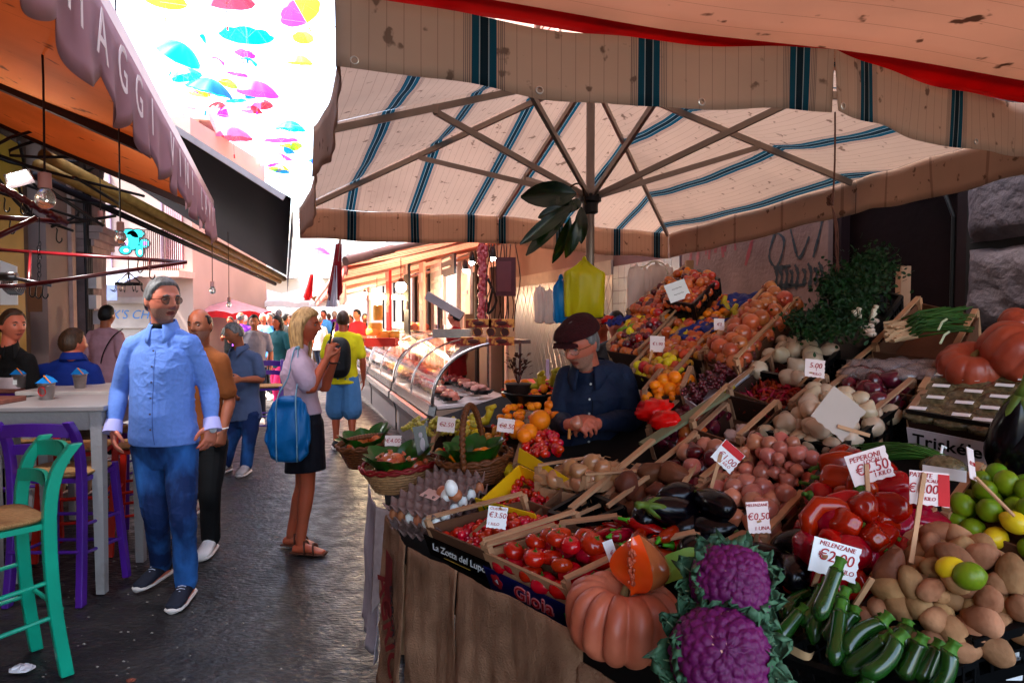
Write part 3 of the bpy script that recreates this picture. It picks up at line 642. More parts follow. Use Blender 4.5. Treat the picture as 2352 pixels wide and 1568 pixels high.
# striped awning, right
sw = stripe_mat('red striped awning', (.70, .55, .46), [(.07, .035, (.6, .14, .10)), (.17, .02, (.65, .26, .2)), (.27, .03, (.6, .12, .09))], transl=.36, period=.33)
H0, H1 = V((-2.05, 8.6, 2.36)), V((-5.0, 17.5, 2.02))
th = thing('red_striped_awning', 'sunlit red and cream striped awning over the meat counter', 'awning', (0, 12, 2))
K0, K1 = RW(8.6, 3.25), RW(17.5, 3.1)
mb = MB(); mb.sheet(lambda u, v: lerp(lerp(H0, H1, u), lerp(K0, K1, u), v) - UP * .10 * math.sin(PI * v) + UP * .03 * math.sin(u * 30 + v * 3), 60, 16, .002, uvf=lambda u, v, p: (u * 9.4, v)); mb.build('cloth', sw, th, smooth=True)
for i, u in enumerate((.0, .14, .4, .7, 1)):
    mb = MB(); mb.tube([lerp(H0, H1, u) - UP * .05, lerp(K0, K1, u) - UP * .2], .035, 8); mb.build('arm', M('brown steel arm', (.35, .2, .16), .5), th)
mb = MB(); mb.tube([H0 - UP * .03, H1 - UP * .03], .04, 8); mb.build('front_bar', M('pale steel bar', (.55, .42, .38), .5), th)
mb = MB(); mb.sheet(lambda u, v: lerp(H0, H1, u) - PR * .01 - UP * (.22 + .03 * math.sin(u * 90)) * v, 60, 3, .002); mb.build('valance', M('faded red cloth', (.65, .3, .27), .8, transl=.4), th, smooth=True)
# distant canopies
def parasol(px, py, Y, r, h, mat, label, name='parasol', hem=None):
    c = P(px, py, Y); t = thing(name, label, 'parasol', (c.x, c.y, 0)); z = c.z; m = MB(); n = 8
    m.grid(lambda u, v: V((c.x + r * v * math.cos(u * 2 * PI) * (1 + .03 * math.cos(8 * u * 2 * PI)), c.y + r * v * math.sin(u * 2 * PI), z + h * (1 - v) - .08 * v * (1 - abs(math.cos(4 * u * 2 * PI))))), 32, 6); m.build('canopy', mat, t, smooth=True)
    m = MB(); m.grid(lambda u, v: V((c.x + r * math.cos(u * 2 * PI) * (1 + .03 * math.cos(8 * u * 2 * PI)), c.y + r * math.sin(u * 2 * PI), z - .08 * (1 - abs(math.cos(4 * u * 2 * PI))) - .16 * v)), 32, 1); m.build('valance', hem or mat, t, smooth=True)
    m = MB(); m.tube([V((c.x, c.y, 0)), V((c.x, c.y, z + h))], .03, 8); m.build('pole', M('grey pole', (.3, .3, .3), .4, metal=.5), t)
rc = M('red parasol cloth', (.6, .05, .06), .8, transl=.45); pk = M('faded pink parasol cloth', (.75, .45, .45), .8, transl=.45); wc = M('white parasol cloth', (.82, .8, .76), .8, .05, transl=.45)
parasol(534, 714, 18, .98, .30, pk, 'pink parasol with red hem above the crowd', hem=rc)
parasol(590, 692, 23, 1.7, .5, wc, 'large white parasol behind the pink one')
parasol(690, 694, 26, 2.0, .5, wc, 'white parasol in the middle distance beside the striped awning')
parasol(655, 708, 31, 2.2, .5, wc, 'farthest white parasol at the street end')
th = thing('distant_stall_awning', 'tan and white stall awning beyond the meat counters', 'awning', (-3, 20, 0))
mb = MB(); mb.sheet(lambda u, v: lerp(lerp(V((-5.6, 19, 2.1)), V((-7.2, 25, 2.1)), u), lerp(RW(19, 3.1), RW(25, 3.1), u), v), 8, 4, .01); mb.build('cloth', M('tan cloth', (.6, .42, .28), .8, transl=.4), th)
# ---- umbrellas strung over the street
def deco(colr, mats, name='hanging_umbrella'):
    t = thing(name, '', 'umbrella'); r = .52
    for s in range(2):
        m = MB()
        def f(u, v, s=s):
            a = (u * .5 + s * .5) * 2 * PI; k = abs(math.cos(4 * a)); R2 = r * v * (1 - .07 * (1 - k)); return V((R2 * math.cos(a), R2 * math.sin(a), .30 * (1 - v ** 2) - .02 * (1 - k) * v))
        m.grid(f, 16, 6); m.build('canopy_half', mats[s], t, smooth=True)
    m = MB(); m.tube([V((0, 0, .36)), V((0, 0, -.42))], .006, 5)
    for k in range(8): a = k * PI / 4; m.tube([V((0, 0, -.05)), V((.26 * math.cos(a), .26 * math.sin(a), .2)), V((.51 * math.cos(a), .51 * math.sin(a), .0))], .003, 4)
    m.build('shaft', M('thin steel', (.3, .3, .3), .4, metal=.6), t)
    m = MB(); m.tube([V((0, 0, -.42)), V((0, 0, -.52))], .018, 8); m.build('handle', mats[0], t); return t
def um_m(n, c): return M('nylon ' + n, c, .5, .03, transl=.5)
cy, pu, rd, ye, gr, bl, pi_, wh = um_m('cyan', (.0, .5, .75)), um_m('purple', (.42, .06, .6)), um_m('red', (.7, .06, .1)), um_m('yellow', (.8, .62, .05)), um_m('green', (.3, .7, .1)), um_m('blue', (.02, .25, .8)), um_m('pink', (.85, .2, .4)), um_m('pale', (.8, .85, .75))
lst = [((ye, gr), 380, 2, 46, .2, 0, 'lime green umbrella strung at the top next to the orange awning'), ((rd, pi_), 520, 4, 62, -.2, .1, 'pink red umbrella strung at the top of the sky gap'), ((ye, pu), 690, 28, 50, 1.57, .5, 'yellow and purple umbrella strung beside the striped umbrella'),
 ((cy, wh), 566, 82, 60, .1, .05, 'flat seen pale cyan umbrella in the upper middle of the gap'), ((cy, cy), 408, 128, 52, .3, .7, 'big cyan umbrella tilted beside the awning bar'), ((cy, cy), 430, 178, 34, -.3, .3, 'pale cyan umbrella below the big tilted cyan one'),
 ((cy, bl), 480, 212, 52, .4, .3, 'wide cyan umbrella hanging left of the purple one'), ((pu, pu), 592, 216, 48, 0, .12, 'purple umbrella hanging in the middle of the gap'), ((pi_, rd), 440, 272, 42, .2, .15, 'pink umbrella just right of the awning bar'),
 ((bl, cy), 446, 304, 34, -.3, .4, 'blue umbrella below the pink one'), ((rd, rd), 468, 330, 34, .2, .2, 'red umbrella just above the grey awning'), ((rd, pi_), 536, 318, 44, 0, .1, 'brick red umbrella above the grey awning edge'),
 ((pu, wh), 646, 322, 40, .1, .1, 'lilac umbrella next to the striped umbrella'), ((cy, cy), 668, 298, 34, -.1, .1, 'cyan umbrella above the lilac one'), ((pu, wh), 634, 374, 38, -.2, .3, 'lowest violet umbrella above the grey awning'),
 ((ye, gr), 690, 146, 30, .2, .2, 'small yellow green umbrella against the striped umbrella'), ((gr, wh), 398, 186, 22, .1, .3, 'small green umbrella behind the awning bar'), ((pu, pu), 556, 372, 14, .4, .5, 'tiny violet umbrella at the grey awning edge'), ((wh, cy), 460, 86, 18, .6, .9, 'tiny cyan umbrella near the top left of the gap'),
 ((bl, cy), 712, 562, 22, .1, .2, 'small blue umbrella low over the far street'), ((pu, pi_), 735, 582, 24, .2, .1, 'small violet umbrella low over the far street'), ((ye, gr), 770, 556, 20, .1, .4, 'small yellow umbrella low beside the striped awning')]
protos = {}
wm_ = MB()
for i, (ms_, px, py, r, rz, rx, lb) in enumerate(lst):
    Y = .52 * F / r; c = P(px, py, Y)
    o = deco('', ms_); o.location = c; o.rotation_euler = (rx, .1 * math.sin(i * 2), rz * 3); o['label'] = lb; o['group'] = 'coloured umbrellas strung over the street'
random.seed(88)
for i in range(34):
    px, py = rr(455, 735), rr(60, 520); r = rr(10, 22)
    if py > 330 and px < 690: px = rr(600, 735); py = rr(330, 400) if px < 672 else py
    if abs(px - 650) + 650 > 0 and py > 400 and px < 700: px = rr(704, 760); py = rr(548, 600)
    k = i % 5; ms_, cn = [((cy, wh), 'cyan'), ((pu, wh), 'violet'), ((rd, pi_), 'pink'), ((ye, gr), 'yellow green'), ((wh, bl), 'pale blue')][k]; Y = .52 * F / r
    if Y > 34: Y = 34
    o = deco('', ms_); o.location = P(px, py, Y); o.rotation_euler = (rr(-.25, .25), rr(-.2, .2), rr(0, 6)); o['label'] = 'small far %s umbrella in the distant rows over the street' % cn; o['group'] = 'small far %s umbrellas' % cn
for Y, z in ((13, 7.0), (16, 6.9), (19, 6.7), (26, 6.5)):
    wm_ = MB(); wm_.tube([LW(Y + .1, z + .5), lerp(LW(Y, z), RW(Y, z), .5), RW(Y, z + .5)], .008, 5); tag(wm_.build('overhead_wire', wirem), 'thin wire across the street carrying umbrellas, %s' % ({13: 'the nearest one', 16: 'second nearest', 19: 'third one up the street', 26: 'the farthest one'}[Y]), 'wire', 'wires across the street')
# ================================================================== STALL
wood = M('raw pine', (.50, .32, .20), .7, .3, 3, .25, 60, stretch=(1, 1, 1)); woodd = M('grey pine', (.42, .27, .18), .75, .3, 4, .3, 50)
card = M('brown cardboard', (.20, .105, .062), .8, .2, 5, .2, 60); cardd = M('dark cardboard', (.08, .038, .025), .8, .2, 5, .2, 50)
blackp = M('black crate plastic', (.012, .013, .015), .35, .2, 20); paper = M('price card', (.72, .62, .60), .6, .06, 12); wpaper = M('white price card', (.78, .76, .80), .6, .05, 12)
redink = M('red marker', (.45, .02, .04), .6); redpap = M('red card', (.55, .02, .03), .6)
burlap = M('burlap sacking', (.25, .15, .10), .95, .3, 7, 1.0, 160, c2=(.40, .26, .18), spec=.05, dist=.006)
# deck and legs
th = thing('stall_table', 'sloping wooden stall table under all the vegetable crates', 'table', (1, 2.6, 0))
Q = lambda x, y, o: V((x, y, zs(x, y) + o))
deck = [(-.66, 3.45), (-.52, 2.84), (-.30, 2.36), (.135, 1.86), (.55, 1.40), (1.15, 1.05), (1.75, 1.25)] + [(lambda p: (p.x, p.y))(S(x, y, -.17)) for x, y in ((2420, 950), (2400, 800), (2150, 760), (1990, 735), (1700, 690), (1590, 670), (1430, 800), (1500, 930), (1400, 1010), (1220, 1010), (1180, 900), (1000, 960))]
mb = MB(); n = len(deck); mb.add([Q(x, y, -.20) for x, y in deck] + [Q(x, y, -.17) for x, y in deck], [tuple(range(n))[::-1], tuple(range(n, 2 * n))] + [(i, (i + 1) % n, n + (i + 1) % n, n + i) for i in range(n)]); mb.build('table_board', M('dark boards', (.02, .012, .009), .8), th)
for x, y in [(-.5, 3.2), (.2, 2.0), (1.1, 1.25), (2.2, 1.7), (2.4, 4.2), (1.5, 5.8)]:
    mb = MB(); mb.box((x, y, (zs(x, y) - .2) / 2), (.06, .06, zs(x, y) - .2)); mb.build('leg', woodd, th)
# burlap skirts
def skirt(pts, label, o0=-.02, z1=.0, amp=.03, fr=30, mat=burlap, name='burlap_sack', extra=None, top=None, nv=26, hemz=None, outn=None):
    L_ = [V((x, y, 0)) for x, y in pts]; seg = [0]
    for i in range(len(L_) - 1): seg.append(seg[-1] + (L_[i + 1] - L_[i]).length)
    def f(u, v):
        s = u * seg[-1]; i = max(k for k in range(len(L_) - 1) if seg[k] <= s + 1e-9); t = (s - seg[i]) / (seg[i + 1] - seg[i]); p = lerp(L_[i], L_[i + 1], min(t, 1)); d = (L_[i + 1] - L_[i]).normalized(); nr = V((d.y, -d.x, 0))
        if nr.y > 0 and nr.x > 0: nr = -nr
        zt = zs(p.x, p.y) + o0 if top is None else top; zb = z1 + .03 * math.sin(u * 7)
        if hemz: zb = hemz(u)
        z = zt + (zb - zt) * v
        w_ = amp * (v * .8 + .2) * (math.sin(s * fr + 3 * noise.noise((s * 3, v * 1.5, 1))) * .5 + noise.noise((s * 9, v * 2.5, 4)) + .4 * noise.noise((s * 25, v * 14, 7)))
        return V((p.x, p.y, z)) + nr * (w_ + .02 + .03 * v)
    m = MB(); m.sheet(f, int(seg[-1] * 90), nv, .004); o = m.build(name, mat, smooth=True); tag(o, label, 'sack' if 'sack' in name else 'cloth', 'burlap sacks hung round the stall' if 'sack' in name else None); return o, f
s1, f1 = skirt([(-.50, 2.79), (-.36, 2.42)], 'leftmost burlap sack hung on the stall front, with faded red print', hemz=lambda u: .02 + .10 * u * (1 - u) + .25 * (1 - u) ** 3, amp=.035, fr=22, top=.78)
m = MB()
def onf(f, u0, u1, v0, v1, mat, par, name='printed_mark', nu=6, nv=12):
    m = MB(); m.grid(lambda u, v: (lambda p, n: p - n * .006)(f(u0 + (u1 - u0) * u + (v * .0), v0 + (v1 - v0) * v), (f(u0 + .01, v0) - f(u0, v0)).cross(f(u0, v0 + .01) - f(u0, v0)).normalized()), nu, nv); return m.build(name, mat, par)
rp = M('faded red print', (.22, .02, .02), .9, .3, 20)
def ontext(f, body, size, u, v, mat, par, du=(1, 0), rot=None, **k):
    c = f(u, v); x = (f(u + .05, v) - f(u - .05, v)).normalized(); y = (f(u, v - .03) - f(u, v + .03)).normalized()
    if rot: a = rot; x, y = x * math.cos(a) + y * math.sin(a), y * math.cos(a) - x * math.sin(a)
    n = x.cross(y).normalized(); return txt(body, size, c + n * .02, x, y, mat, par, **k)
ontext(f1, 'AGRICO', .13, .55, .58, rp, s1, rot=-.9, bold=.003); ontext(f1, 'I', .34, .45, .33, rp, s1, rot=-.1, bold=.02, name='lettering')
ontext(f1, 'EXPORT', .06, .68, .42, M('faded black print', (.04, .03, .03), .9), s1, rot=-1.2)
skirt([(-.355, 2.425), (-.16, 2.195)], 'middle burlap sack hanging below the black lettered crate', amp=.045, fr=24, top=.775)
skirt([(-.155, 2.185), (.20, 1.76)], 'burlap sack hanging below the blue lettered tomato crate', amp=.05, fr=19, top=.775)
skirt([(.19, 1.77), (.52, 1.36), (.75, 1.22)], 'rumpled burlap sack below the big ribbed pumpkin', amp=.04, fr=18, top=.70)
skirt([(-.70, 3.42), (-.62, 3.1), (-.53, 2.86)], 'pale greyish plastic cloth hanging off the far left stall side', amp=.02, mat=M('pale plastic cloth', (.38, .33, .36), .5, .25, 5, .3, 30), name='side_cloth', hemz=lambda u: .12, top=.76)
o_, f_ = skirt([(-.56, 2.86), (-.44, 2.76)], 'checked cloth flap hanging at the stall corner under the egg tray', amp=.015, mat=M('grey checked cloth', (.42, .36, .36), .9, .2, 25), name='cloth_flap', hemz=lambda u: .35 + .15 * u, top=.80)
skirt([(.80, 1.2), (1.25, 1.0), (1.6, .98)], 'dark cloth hung below the zucchini crate', amp=.02, mat=M('dark sacking', (.05, .03, .025), .9), name='dark_cloth', top=.6)
def tube_on(o): pass
# ------------------------------------------------------------------ crates
def offq(q, o): return [p + NN * o for p in q]
def crate(q, depth, style, label, name='crate', group=None, front=None, frontside=0, slope=None):
    """q: four rim corners (near-left, near-right, far-right, far-left)"""
    n = NN if slope is None else slope
    c = sum(q, V((0, 0, 0))) / 4; th = thing(name, label, 'crate', c - n * depth, group)
    B = [lerp(p, c, .05) - n * depth for p in q]
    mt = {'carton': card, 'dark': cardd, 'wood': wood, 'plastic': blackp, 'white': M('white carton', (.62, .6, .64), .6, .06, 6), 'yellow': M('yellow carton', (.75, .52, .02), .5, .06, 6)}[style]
    t = .006 if style not in ('plastic', 'wood') else .009
    m = MB(); m.panel(B[0], B[1], B[2], B[3], .006); m.build('bottom', mt if style != 'yellow' else card, th)
    for i in range(4):
        a, b = q[i], q[(i + 1) % 4]; c1, d1 = B[(i + 1) % 4], B[i]; m = MB()
        if style in ('carton', 'dark', 'white', 'yellow'):
            m.panel(d1, c1, b - n * .012, a - n * .012, t)
        elif style == 'wood':
            for k in range(3):
                v0, v1 = (k + .12) / 3, (k + .85) / 3; m.panel(lerp(d1, a, v0), lerp(c1, b, v0 + .02 * (k - 1)), lerp(c1, b, v1 + .01), lerp(d1, a, v1), t)
        else:
            L_ = (b - a).length; up = n
            m.bar(lerp(d1, a, .93), lerp(c1, b, .93), .016, .022, n); m.bar(lerp(d1, a, .1), lerp(c1, b, .1), .010, .03, n); m.bar(lerp(d1, a, .52), lerp(c1, b, .52), .008, .008, n)
            k = max(4, int(L_ / .035))
            for j in range(k + 1): u = j / k; m.bar(lerp(d1, c1, u), lerp(a, b, u), .007 if j % 4 else .02, .006, (b - a).normalized())
        if style in ('yellow',) and i == 1:
            m.build('side_panel', card, th)
        else: m.build('side_panel', mt, th)
    if style in ('carton', 'dark', 'wood'):
        for i in range(4):
            m = MB(); cc = lerp(q[i], c, .035); m.bar(cc - n * depth, cc + n * .014, .020, .020, (q[1] - q[0]).normalized()); m.build('corner_post', wood if style != 'dark' else woodd, th)
        for i in (1, 3):
            m = MB(); a, b = q[i], q[(i + 1) % 4]; a2, b2 = lerp(a, c, .03), lerp(b, c, .03); m.bar(a2 + n * .020, b2 + n * .020, .020, .008, n); m.build('top_rail', wood if style != 'dark' else woodd, th)
    return th
def SQ(*pts, off=0): return [S(x, y, off) for x, y in pts]
# ------------------------------------------------------------------ produce prototypes
gstem = M('green stem', (.12, .22, .04), .6, .3, 30); dstem = M('dry stem', (.30, .22, .10), .8)
PROTO = {}
def proto(name, mk, mat, partsf=None, smooth=True):
    o = mk().build(name, mat, smooth=smooth, base=False); 
    if partsf:
        for nm, mb_, m_ in partsf: 
            c = mb_.build(nm, m_, o, smooth=True)
    PROTO[name] = o; COL.objects.unlink(o)
    for c in o.children: COL.objects.unlink(c)
    return o
def star(r, n, z, drop=.3, th=.2):
    m = MB(); vs = [(0, 0, z + .04 * r)]
    for k in range(2 * n):
        a = PI * k / n; q = r * (1 if k % 2 == 0 else .35); vs.append((q * math.cos(a), q * math.sin(a), z - drop * q * q / r))
    m.add(vs, [(0, 1 + k, 1 + (k + 1) % (2 * n)) for k in range(2 * n)]); m.tube([(0, 0, z), (.1 * r, 0, z + .5 * r)], r * .12, 5); return m
def sq(R, ry, top=0, nz=0, ns=2, sd=0, lobes=0, la=0, dimple=0, taper=0):
    def f(d):
        k = 1 + nz * noise.noise(d * ns + V((sd, 0, 0)))
        if lobes: k *= 1 + la * math.cos(lobes * math.atan2(d.y, d.x)) * (1 - abs(d.z)) ** .3
        xy = R * (1 - taper * d.z); p = V((d.x * xy, d.y * xy, d.z * ry)) * k
        if top and d.z > .75: p.z += top * ((d.z - .75) / .25) ** 2
        if dimple: p.z -= math.copysign(dimple, d.z) * math.exp(-((1 - abs(d.z)) / .08))
        return p
    return f
def bl_(*a, nu=16, nv=11, **k): return lambda: MB().ball(sq(*a, **k), nu, nv)
whm = M('white onion skin', (.50, .38, .27), .4, .2, 10, .1, 20, rnd=.15, c2=(.62, .52, .40), coat=.2); rom = M('pink onion skin', (.48, .15, .13), .28, .3, 8, .1, 20, rnd=.22, c2=(.62, .30, .20), coat=.4)
goldm = M('golden onion skin', (.48, .20, .09), .32, .3, 8, rnd=.22, c2=(.55, .34, .2), coat=.3); purm = M('purple onion skin', (.13, .015, .03), .25, .3, 8, rnd=.2, c2=(.22, .03, .06), coat=.4)
potm = M('potato skin', (.30, .155, .075), .8, .3, 14, .9, 45, rnd=.2, c2=(.50, .32, .19), spec=.15, dist=.004); spm = M('brown tuber skin', (.20, .08, .04), .6, .3, 9, .5, 50, rnd=.15, dist=.004)
tomm = M('tomato skin', (.50, .008, .012), .18, .2, 6, rnd=.15, coat=.3); cherm = M('cherry tomato skin', (.55, .012, .012), .12, .1, 6, rnd=.15, coat=.6)
pepm = M('red pepper skin', (.36, .003, .012), .17, .25, 7, .12, 12, rnd=.15, coat=.3, dist=.01, spec=.35); egm = M('aubergine skin', (.008, .004, .012), .22, .2, 6, coat=.12, spec=.3)
zucm = M('courgette skin', (.018, .085, .012), .22, .35, 12, rnd=.2, c2=(.05, .15, .03), coat=.4, stretch=(1, 1, .25)); limem = M('lime skin', (.10, .28, .02), .35, .3, 5, .3, 60, rnd=.22, c2=(.30, .38, .03), dist=.003); lemm = M('lemon skin', (.75, .50, .03), .3, .12, 5, .3, 60, rnd=.12, c2=(.6, .55, .05), dist=.003)
orm = M('orange peel', (.80, .28, .02), .35, .1, 9, .35, 70, rnd=.1, dist=.003); peam = M('peach skin', (.50, .20, .05), .5, .2, 4, rnd=.15, c2=(.6, .14, .06)); plum = M('plum skin', (.28, .02, .03), .25, .3, 5, rnd=.2, c2=(.10, .01, .03), coat=.3)
pomm = M('pomegranate skin', (.50, .06, .045), .3, .25, 4, .1, 20, rnd=.2, c2=(.6, .26, .10), coat=.3); applem = M('apple skin', (.55, .03, .03), .22, .2, 5, rnd=.15, c2=(.65, .35, .1), coat=.4, thr=.62); yelm = M('yellow plum skin', (.55, .36, .07), .35, .1, 5, rnd=.2, c2=(.5, .15, .04))
egw = M('white eggshell', (.80, .76, .74), .4, .03); egb = M('brown eggshell', (.48, .22, .12), .45, .1, 20, rnd=.1); garm = M('garlic skin', (.65, .52, .48), .5, .15, 12, rnd=.1)
for i in range(3):
    sd = i * 5.3
    proto('onion_w%d' % i, bl_(.036, .030, top=.018, nz=.10, sd=sd), whm); proto('onion_p%d' % i, bl_(.030, .027, top=.016, nz=.14, sd=sd), rom); proto('onion_g%d' % i, bl_(.034, .028, top=.018, nz=.12, sd=sd), goldm)
    proto('onion_r%d' % i, bl_(.034, .028, top=.016, nz=.12, sd=sd), purm)
    proto('potato%d' % i, bl_(.031, .048 - i * .007, nz=.16, ns=1.1, sd=sd, nu=18, nv=12), potm); proto('tuber%d' % i, bl_(.040, .062, nz=.26, ns=1.5, sd=sd, taper=.3), spm)
    proto('tomato%d' % i, bl_(.037, .029, dimple=.008, lobes=5, la=.03, nz=.06, sd=sd), tomm, [('calyx', star(.018, 5, .024, drop=.25), gstem)])
    def pep(i=i):
        m = MB(); L_ = [.055, .065, .05][i]
        def f(d):
            a = math.atan2(d.y, d.x); k = 1 + .10 * math.cos((3 + i % 2) * a + i) * (1 - d.z * d.z) ** .3 + .10 * noise.noise(d * 2 + V((i * 3, 0, 0)))
            r = .040 * k * (1 + .22 * d.z); z = math.copysign(abs(d.z) ** .8, d.z) * L_; z -= .016 * math.exp(-((1 - d.z) / .12)) if d.z > 0 else -.010 * math.exp(-((1 + d.z) / .1)); return V((d.x * r, d.y * r, z))
        return m.ball(f, 24, 16)
    cr = MB(); cr.lathe([(.004, .03), (.016, .044), (.014, .050), (.006, .052), (.005, .062), (.007, .072)], (0, 0, -.002 + [0, .008, -.005][i]), 10); cr.tube([(0, 0, .05), (.004, 0, .066 + .008), (.012, 0, .082)], [.006, .005, .007], 7)
    proto('bell_pepper%d' % i, pep, pepm, [('stem', cr, gstem)])
    def egp(i=i):
        def f(d):
            r = .040 * (1 - .28 * d.z) * (1 + .05 * noise.noise(d * 2 + V((i * 4, 0, 0)))); z = d.z * .085; return V((d.x * r + .018 * (1 - (z / .085) ** 2) * (i - 1), d.y * r, z))
        return MB().ball(f, 20, 14)
    cx = MB(); cx.add(*[(lambda s_: (s_.v, s_.f))(star(.034, 5, .085, drop=1.0))][0]); cx.tube([(0, 0, .085), (.004, 0, .10), (.014, 0, .125)], [.012, .008, .009], 8)
    ca_ = MB(); 
    def caf(d, i=i):
        a = math.atan2(d.y, d.x); lim = .74 + .16 * math.cos(5 * a); t = max(d.z, lim); s_ = math.sqrt(max(0, 1 - t * t)) / max(1e-6, math.sqrt(max(1e-9, 1 - d.z * d.z))) if abs(d.z) < .9999 else 1
        r = .040 * (1 - .28 * t) * 1.07; return V((d.x * s_ * r + .018 * (1 - t * t) * (i - 1), d.y * s_ * r, t * .085 * 1.03 + (.002 if d.z > lim else -.006)))
    ca_.ball(caf, 30, 16); ca_.tube([(0, 0, .082), (.003, 0, .10), (.012, 0, .122)], [.012, .008, .010], 8)
    proto('aubergine%d' % i, egp, egm, [('calyx', ca_, M('calyx green', (.16, .22, .05), .5, .3, 20))])
    def zu(i=i):
        m = MB(); n = 14; rings = []
        for k in range(n + 1):
            t = k / n; z = -.105 + .185 * t; r = .0235 * (min(1, (t * 6) ** .5) if t < .17 else 1) * (1 - .12 * t + .05 * math.sin(t * 5 + i)); x = .018 * (i - 1) * (1 - (2 * t - 1) ** 2)
            rings.append((V((x, 0, z)), V((max(r, .003), 0, 0)), V((0, max(r, .003), 0))))
        return m.loft(rings, 16)
    zs_ = MB(); rg = []
    for z, r in ((.076, .021), (.082, .017), (.092, .013), (.112, .0125), (.122, .0165), (.124, .013)): rg.append((r, z))
    vs0 = len(zs_.v); zs_.lathe(rg, (0, 0, 0), 15); zs_.v = [V((v.x * (1.12 if (j % 3) == 0 else .95), v.y * (1.12 if (j % 3) == 0 else .95), v.z)) for j, v in enumerate(zs_.v)]
    proto('courgette%d' % i, zu, zucm, [('stem', zs_, M('courgette stem', (.10, .22, .03), .6, .3, 60))])
    def chp(i=i):
        m = MB(); pts = [V((.012 * math.sin(t * 3 + i), 0, -.085 + .16 * t)) for t in [k / 10 for k in range(11)]]; m.tube(pts, [.003, .009, .014, .017, .019, .021, .022, .023, .022, .018, .008], 12); return m
    cs = MB(); cs.tube([(.012 * math.sin(3 + i), 0, .070), (.012 * math.sin(3 + i), 0, .080), (.012 * math.sin(3 + i) + .006, 0, .105)], [.013, .006, .005], 7)
    proto('long_pepper%d' % i, chp, pepm, [('stem', cs, M('bright stem green', (.12, .42, .04), .5))])
    proto('garlic%d' % i, bl_(.024, .018, top=.02, lobes=7, la=.07), garm)
for nm, R, ry, m_ in (('lime', .027, .030, limem), ('lemon', .026, .031, lemm), ('orange', .038, .037, orm), ('mandarin', .030, .026, orm), ('peach', .032, .031, peam), ('plum', .026, .028, plum), ('yplum', .024, .025, yelm), ('apple', .035, .033, applem), ('cherry', .0135, .0125, cherm)):
    proto(nm, bl_(R, ry, nz=.03, dimple=.004 if nm in ('peach', 'apple', 'plum', 'mandarin') else 0, top=.004 if nm in ('lime', 'lemon') else 0, nu=14 if nm != 'cherry' else 10, nv=10 if nm != 'cherry' else 7), m_)
cr = MB(); cr.lathe([(.010, .038), (.009, .05), (.014, .060), (.012, .060), (.004, .046)], (0, 0, 0), 10); proto('pomegranate', bl_(.046, .043, lobes=6, la=.02, nz=.04), pomm, [('crown', cr, pomm)])
eg = lambda d: V((d.x * .0215 * (1 - .12 * d.z), d.y * .0215 * (1 - .12 * d.z), d.z * .028)); proto('egg_w', lambda: MB().ball(eg, 14, 10), egw); proto('egg_b', lambda: MB().ball(eg, 14, 10), egb)
def banf():
    m = MB()
    for k in range(5):
        a = (k - 2) * .28; pts = [Matrix.Rotation(a, 3, 'Y') @ V((.006 * k, -.045 * math.sin(PI * t), .02 + .13 * t * -1)) for t in [j / 8 for j in range(9)]]
        m.tube(pts, [.008, .012, .016, .017, .017, .016, .014, .010, .004], 8)
    m.tube([(0, 0, .05), (0, 0, .0)], [.010, .018], 8); return m
banm = M('banana skin', (.62, .42, .04), .4, .2, 10, rnd=.1, c2=(.45, .42, .06)); proto('banana', banf, banm)
def grf():
    m = MB(); random.seed(9)
    for k in range(60):
        t = rr(0, 1); r = .045 * (1 - t * .8); a = rr(0, 6.28); m.sph((r * math.cos(a) * rr(.6, 1), r * math.sin(a) * rr(.4, .8), .05 - .12 * t), rr(.008, .011), 8, 6)
    m.tube([(0, 0, .04), (.01, 0, .09)], .003, 5); return m
proto('grapes_r', grf, M('red grape skin', (.16, .015, .03), .3, .4, 20, coat=.3)); proto('grapes_g', grf, M('white grape skin', (.50, .42, .10), .3, .2, 20, coat=.3, sss=.1))
CATN = {}
def place(pn, loc, rot, scale, name, label, cat_, group=None):
    src = PROTO[pn]; c = src.copy(); c.data = src.data; COL.objects.link(c); c.name = name; c.location = loc; c.rotation_euler = rot; c.scale = (scale,) * 3 if not isinstance(scale, tuple) else scale
    tag(c, label, cat_, group)
    for ch in src.children:
        d = ch.copy(); COL.objects.link(d); d.parent = c
    return c
def pile(q, protos, sp, name, label, cat_, group, layers=2, off=-.03, mound=.03, sc=(.9, 1.15), lay=None, skip=.0, seed=1, inset=.07, fill2=.65):
    random.seed(seed); c = sum(q, V((0, 0, 0))) / 4; q = [lerp(p, c, inset) for p in q]
    lu = ((q[1] - q[0]).length + (q[2] - q[3]).length) / 2; lv = ((q[3] - q[0]).length + (q[2] - q[1]).length) / 2; nu = max(1, int(lu / sp)); nv = max(1, int(lv / (sp * .9))); out = []
    for l in range(layers):
        for j in range(nv + 1 - l):
            for i in range(nu + 1 - l):
                if l and random.random() > fill2 ** l: continue
                if random.random() < skip: continue
                u = (i + .5 * l + (.5 if j % 2 else 0) * .9) / (nu + .6) + rr(-.2, .2) / nu; v = (j + .5 * l) / max(nv, 1) + rr(-.2, .2) / max(nv, 1); u = min(1, max(0, u)); v = min(1, max(0, v))
                p = lerp(lerp(q[0], q[1], u), lerp(q[3], q[2], u), v); hgt = off + l * sp * .62 + mound * (1 - (2 * u - 1) ** 2) * (1 - (2 * v - 1) ** 2) + rr(-.006, .006)
                p = p + NN * hgt
                if lay == 'flat': rot = Euler((PI / 2 + rr(-.35, .35), rr(-.3, .3), rr(0, 6.28)))
                elif lay == 'up': rot = Euler((rr(-.5, .5), rr(-.5, .5), rr(0, 6.28)))
                else: rot = Euler((rr(0, 6.28), rr(0, 6.28), rr(0, 6.28)))
                out.append(place(random.choice(protos), p, rot, rr(*sc), name, label, cat_, group))
    return out
V3 = lambda s: [s + str(i) for i in range(3)]
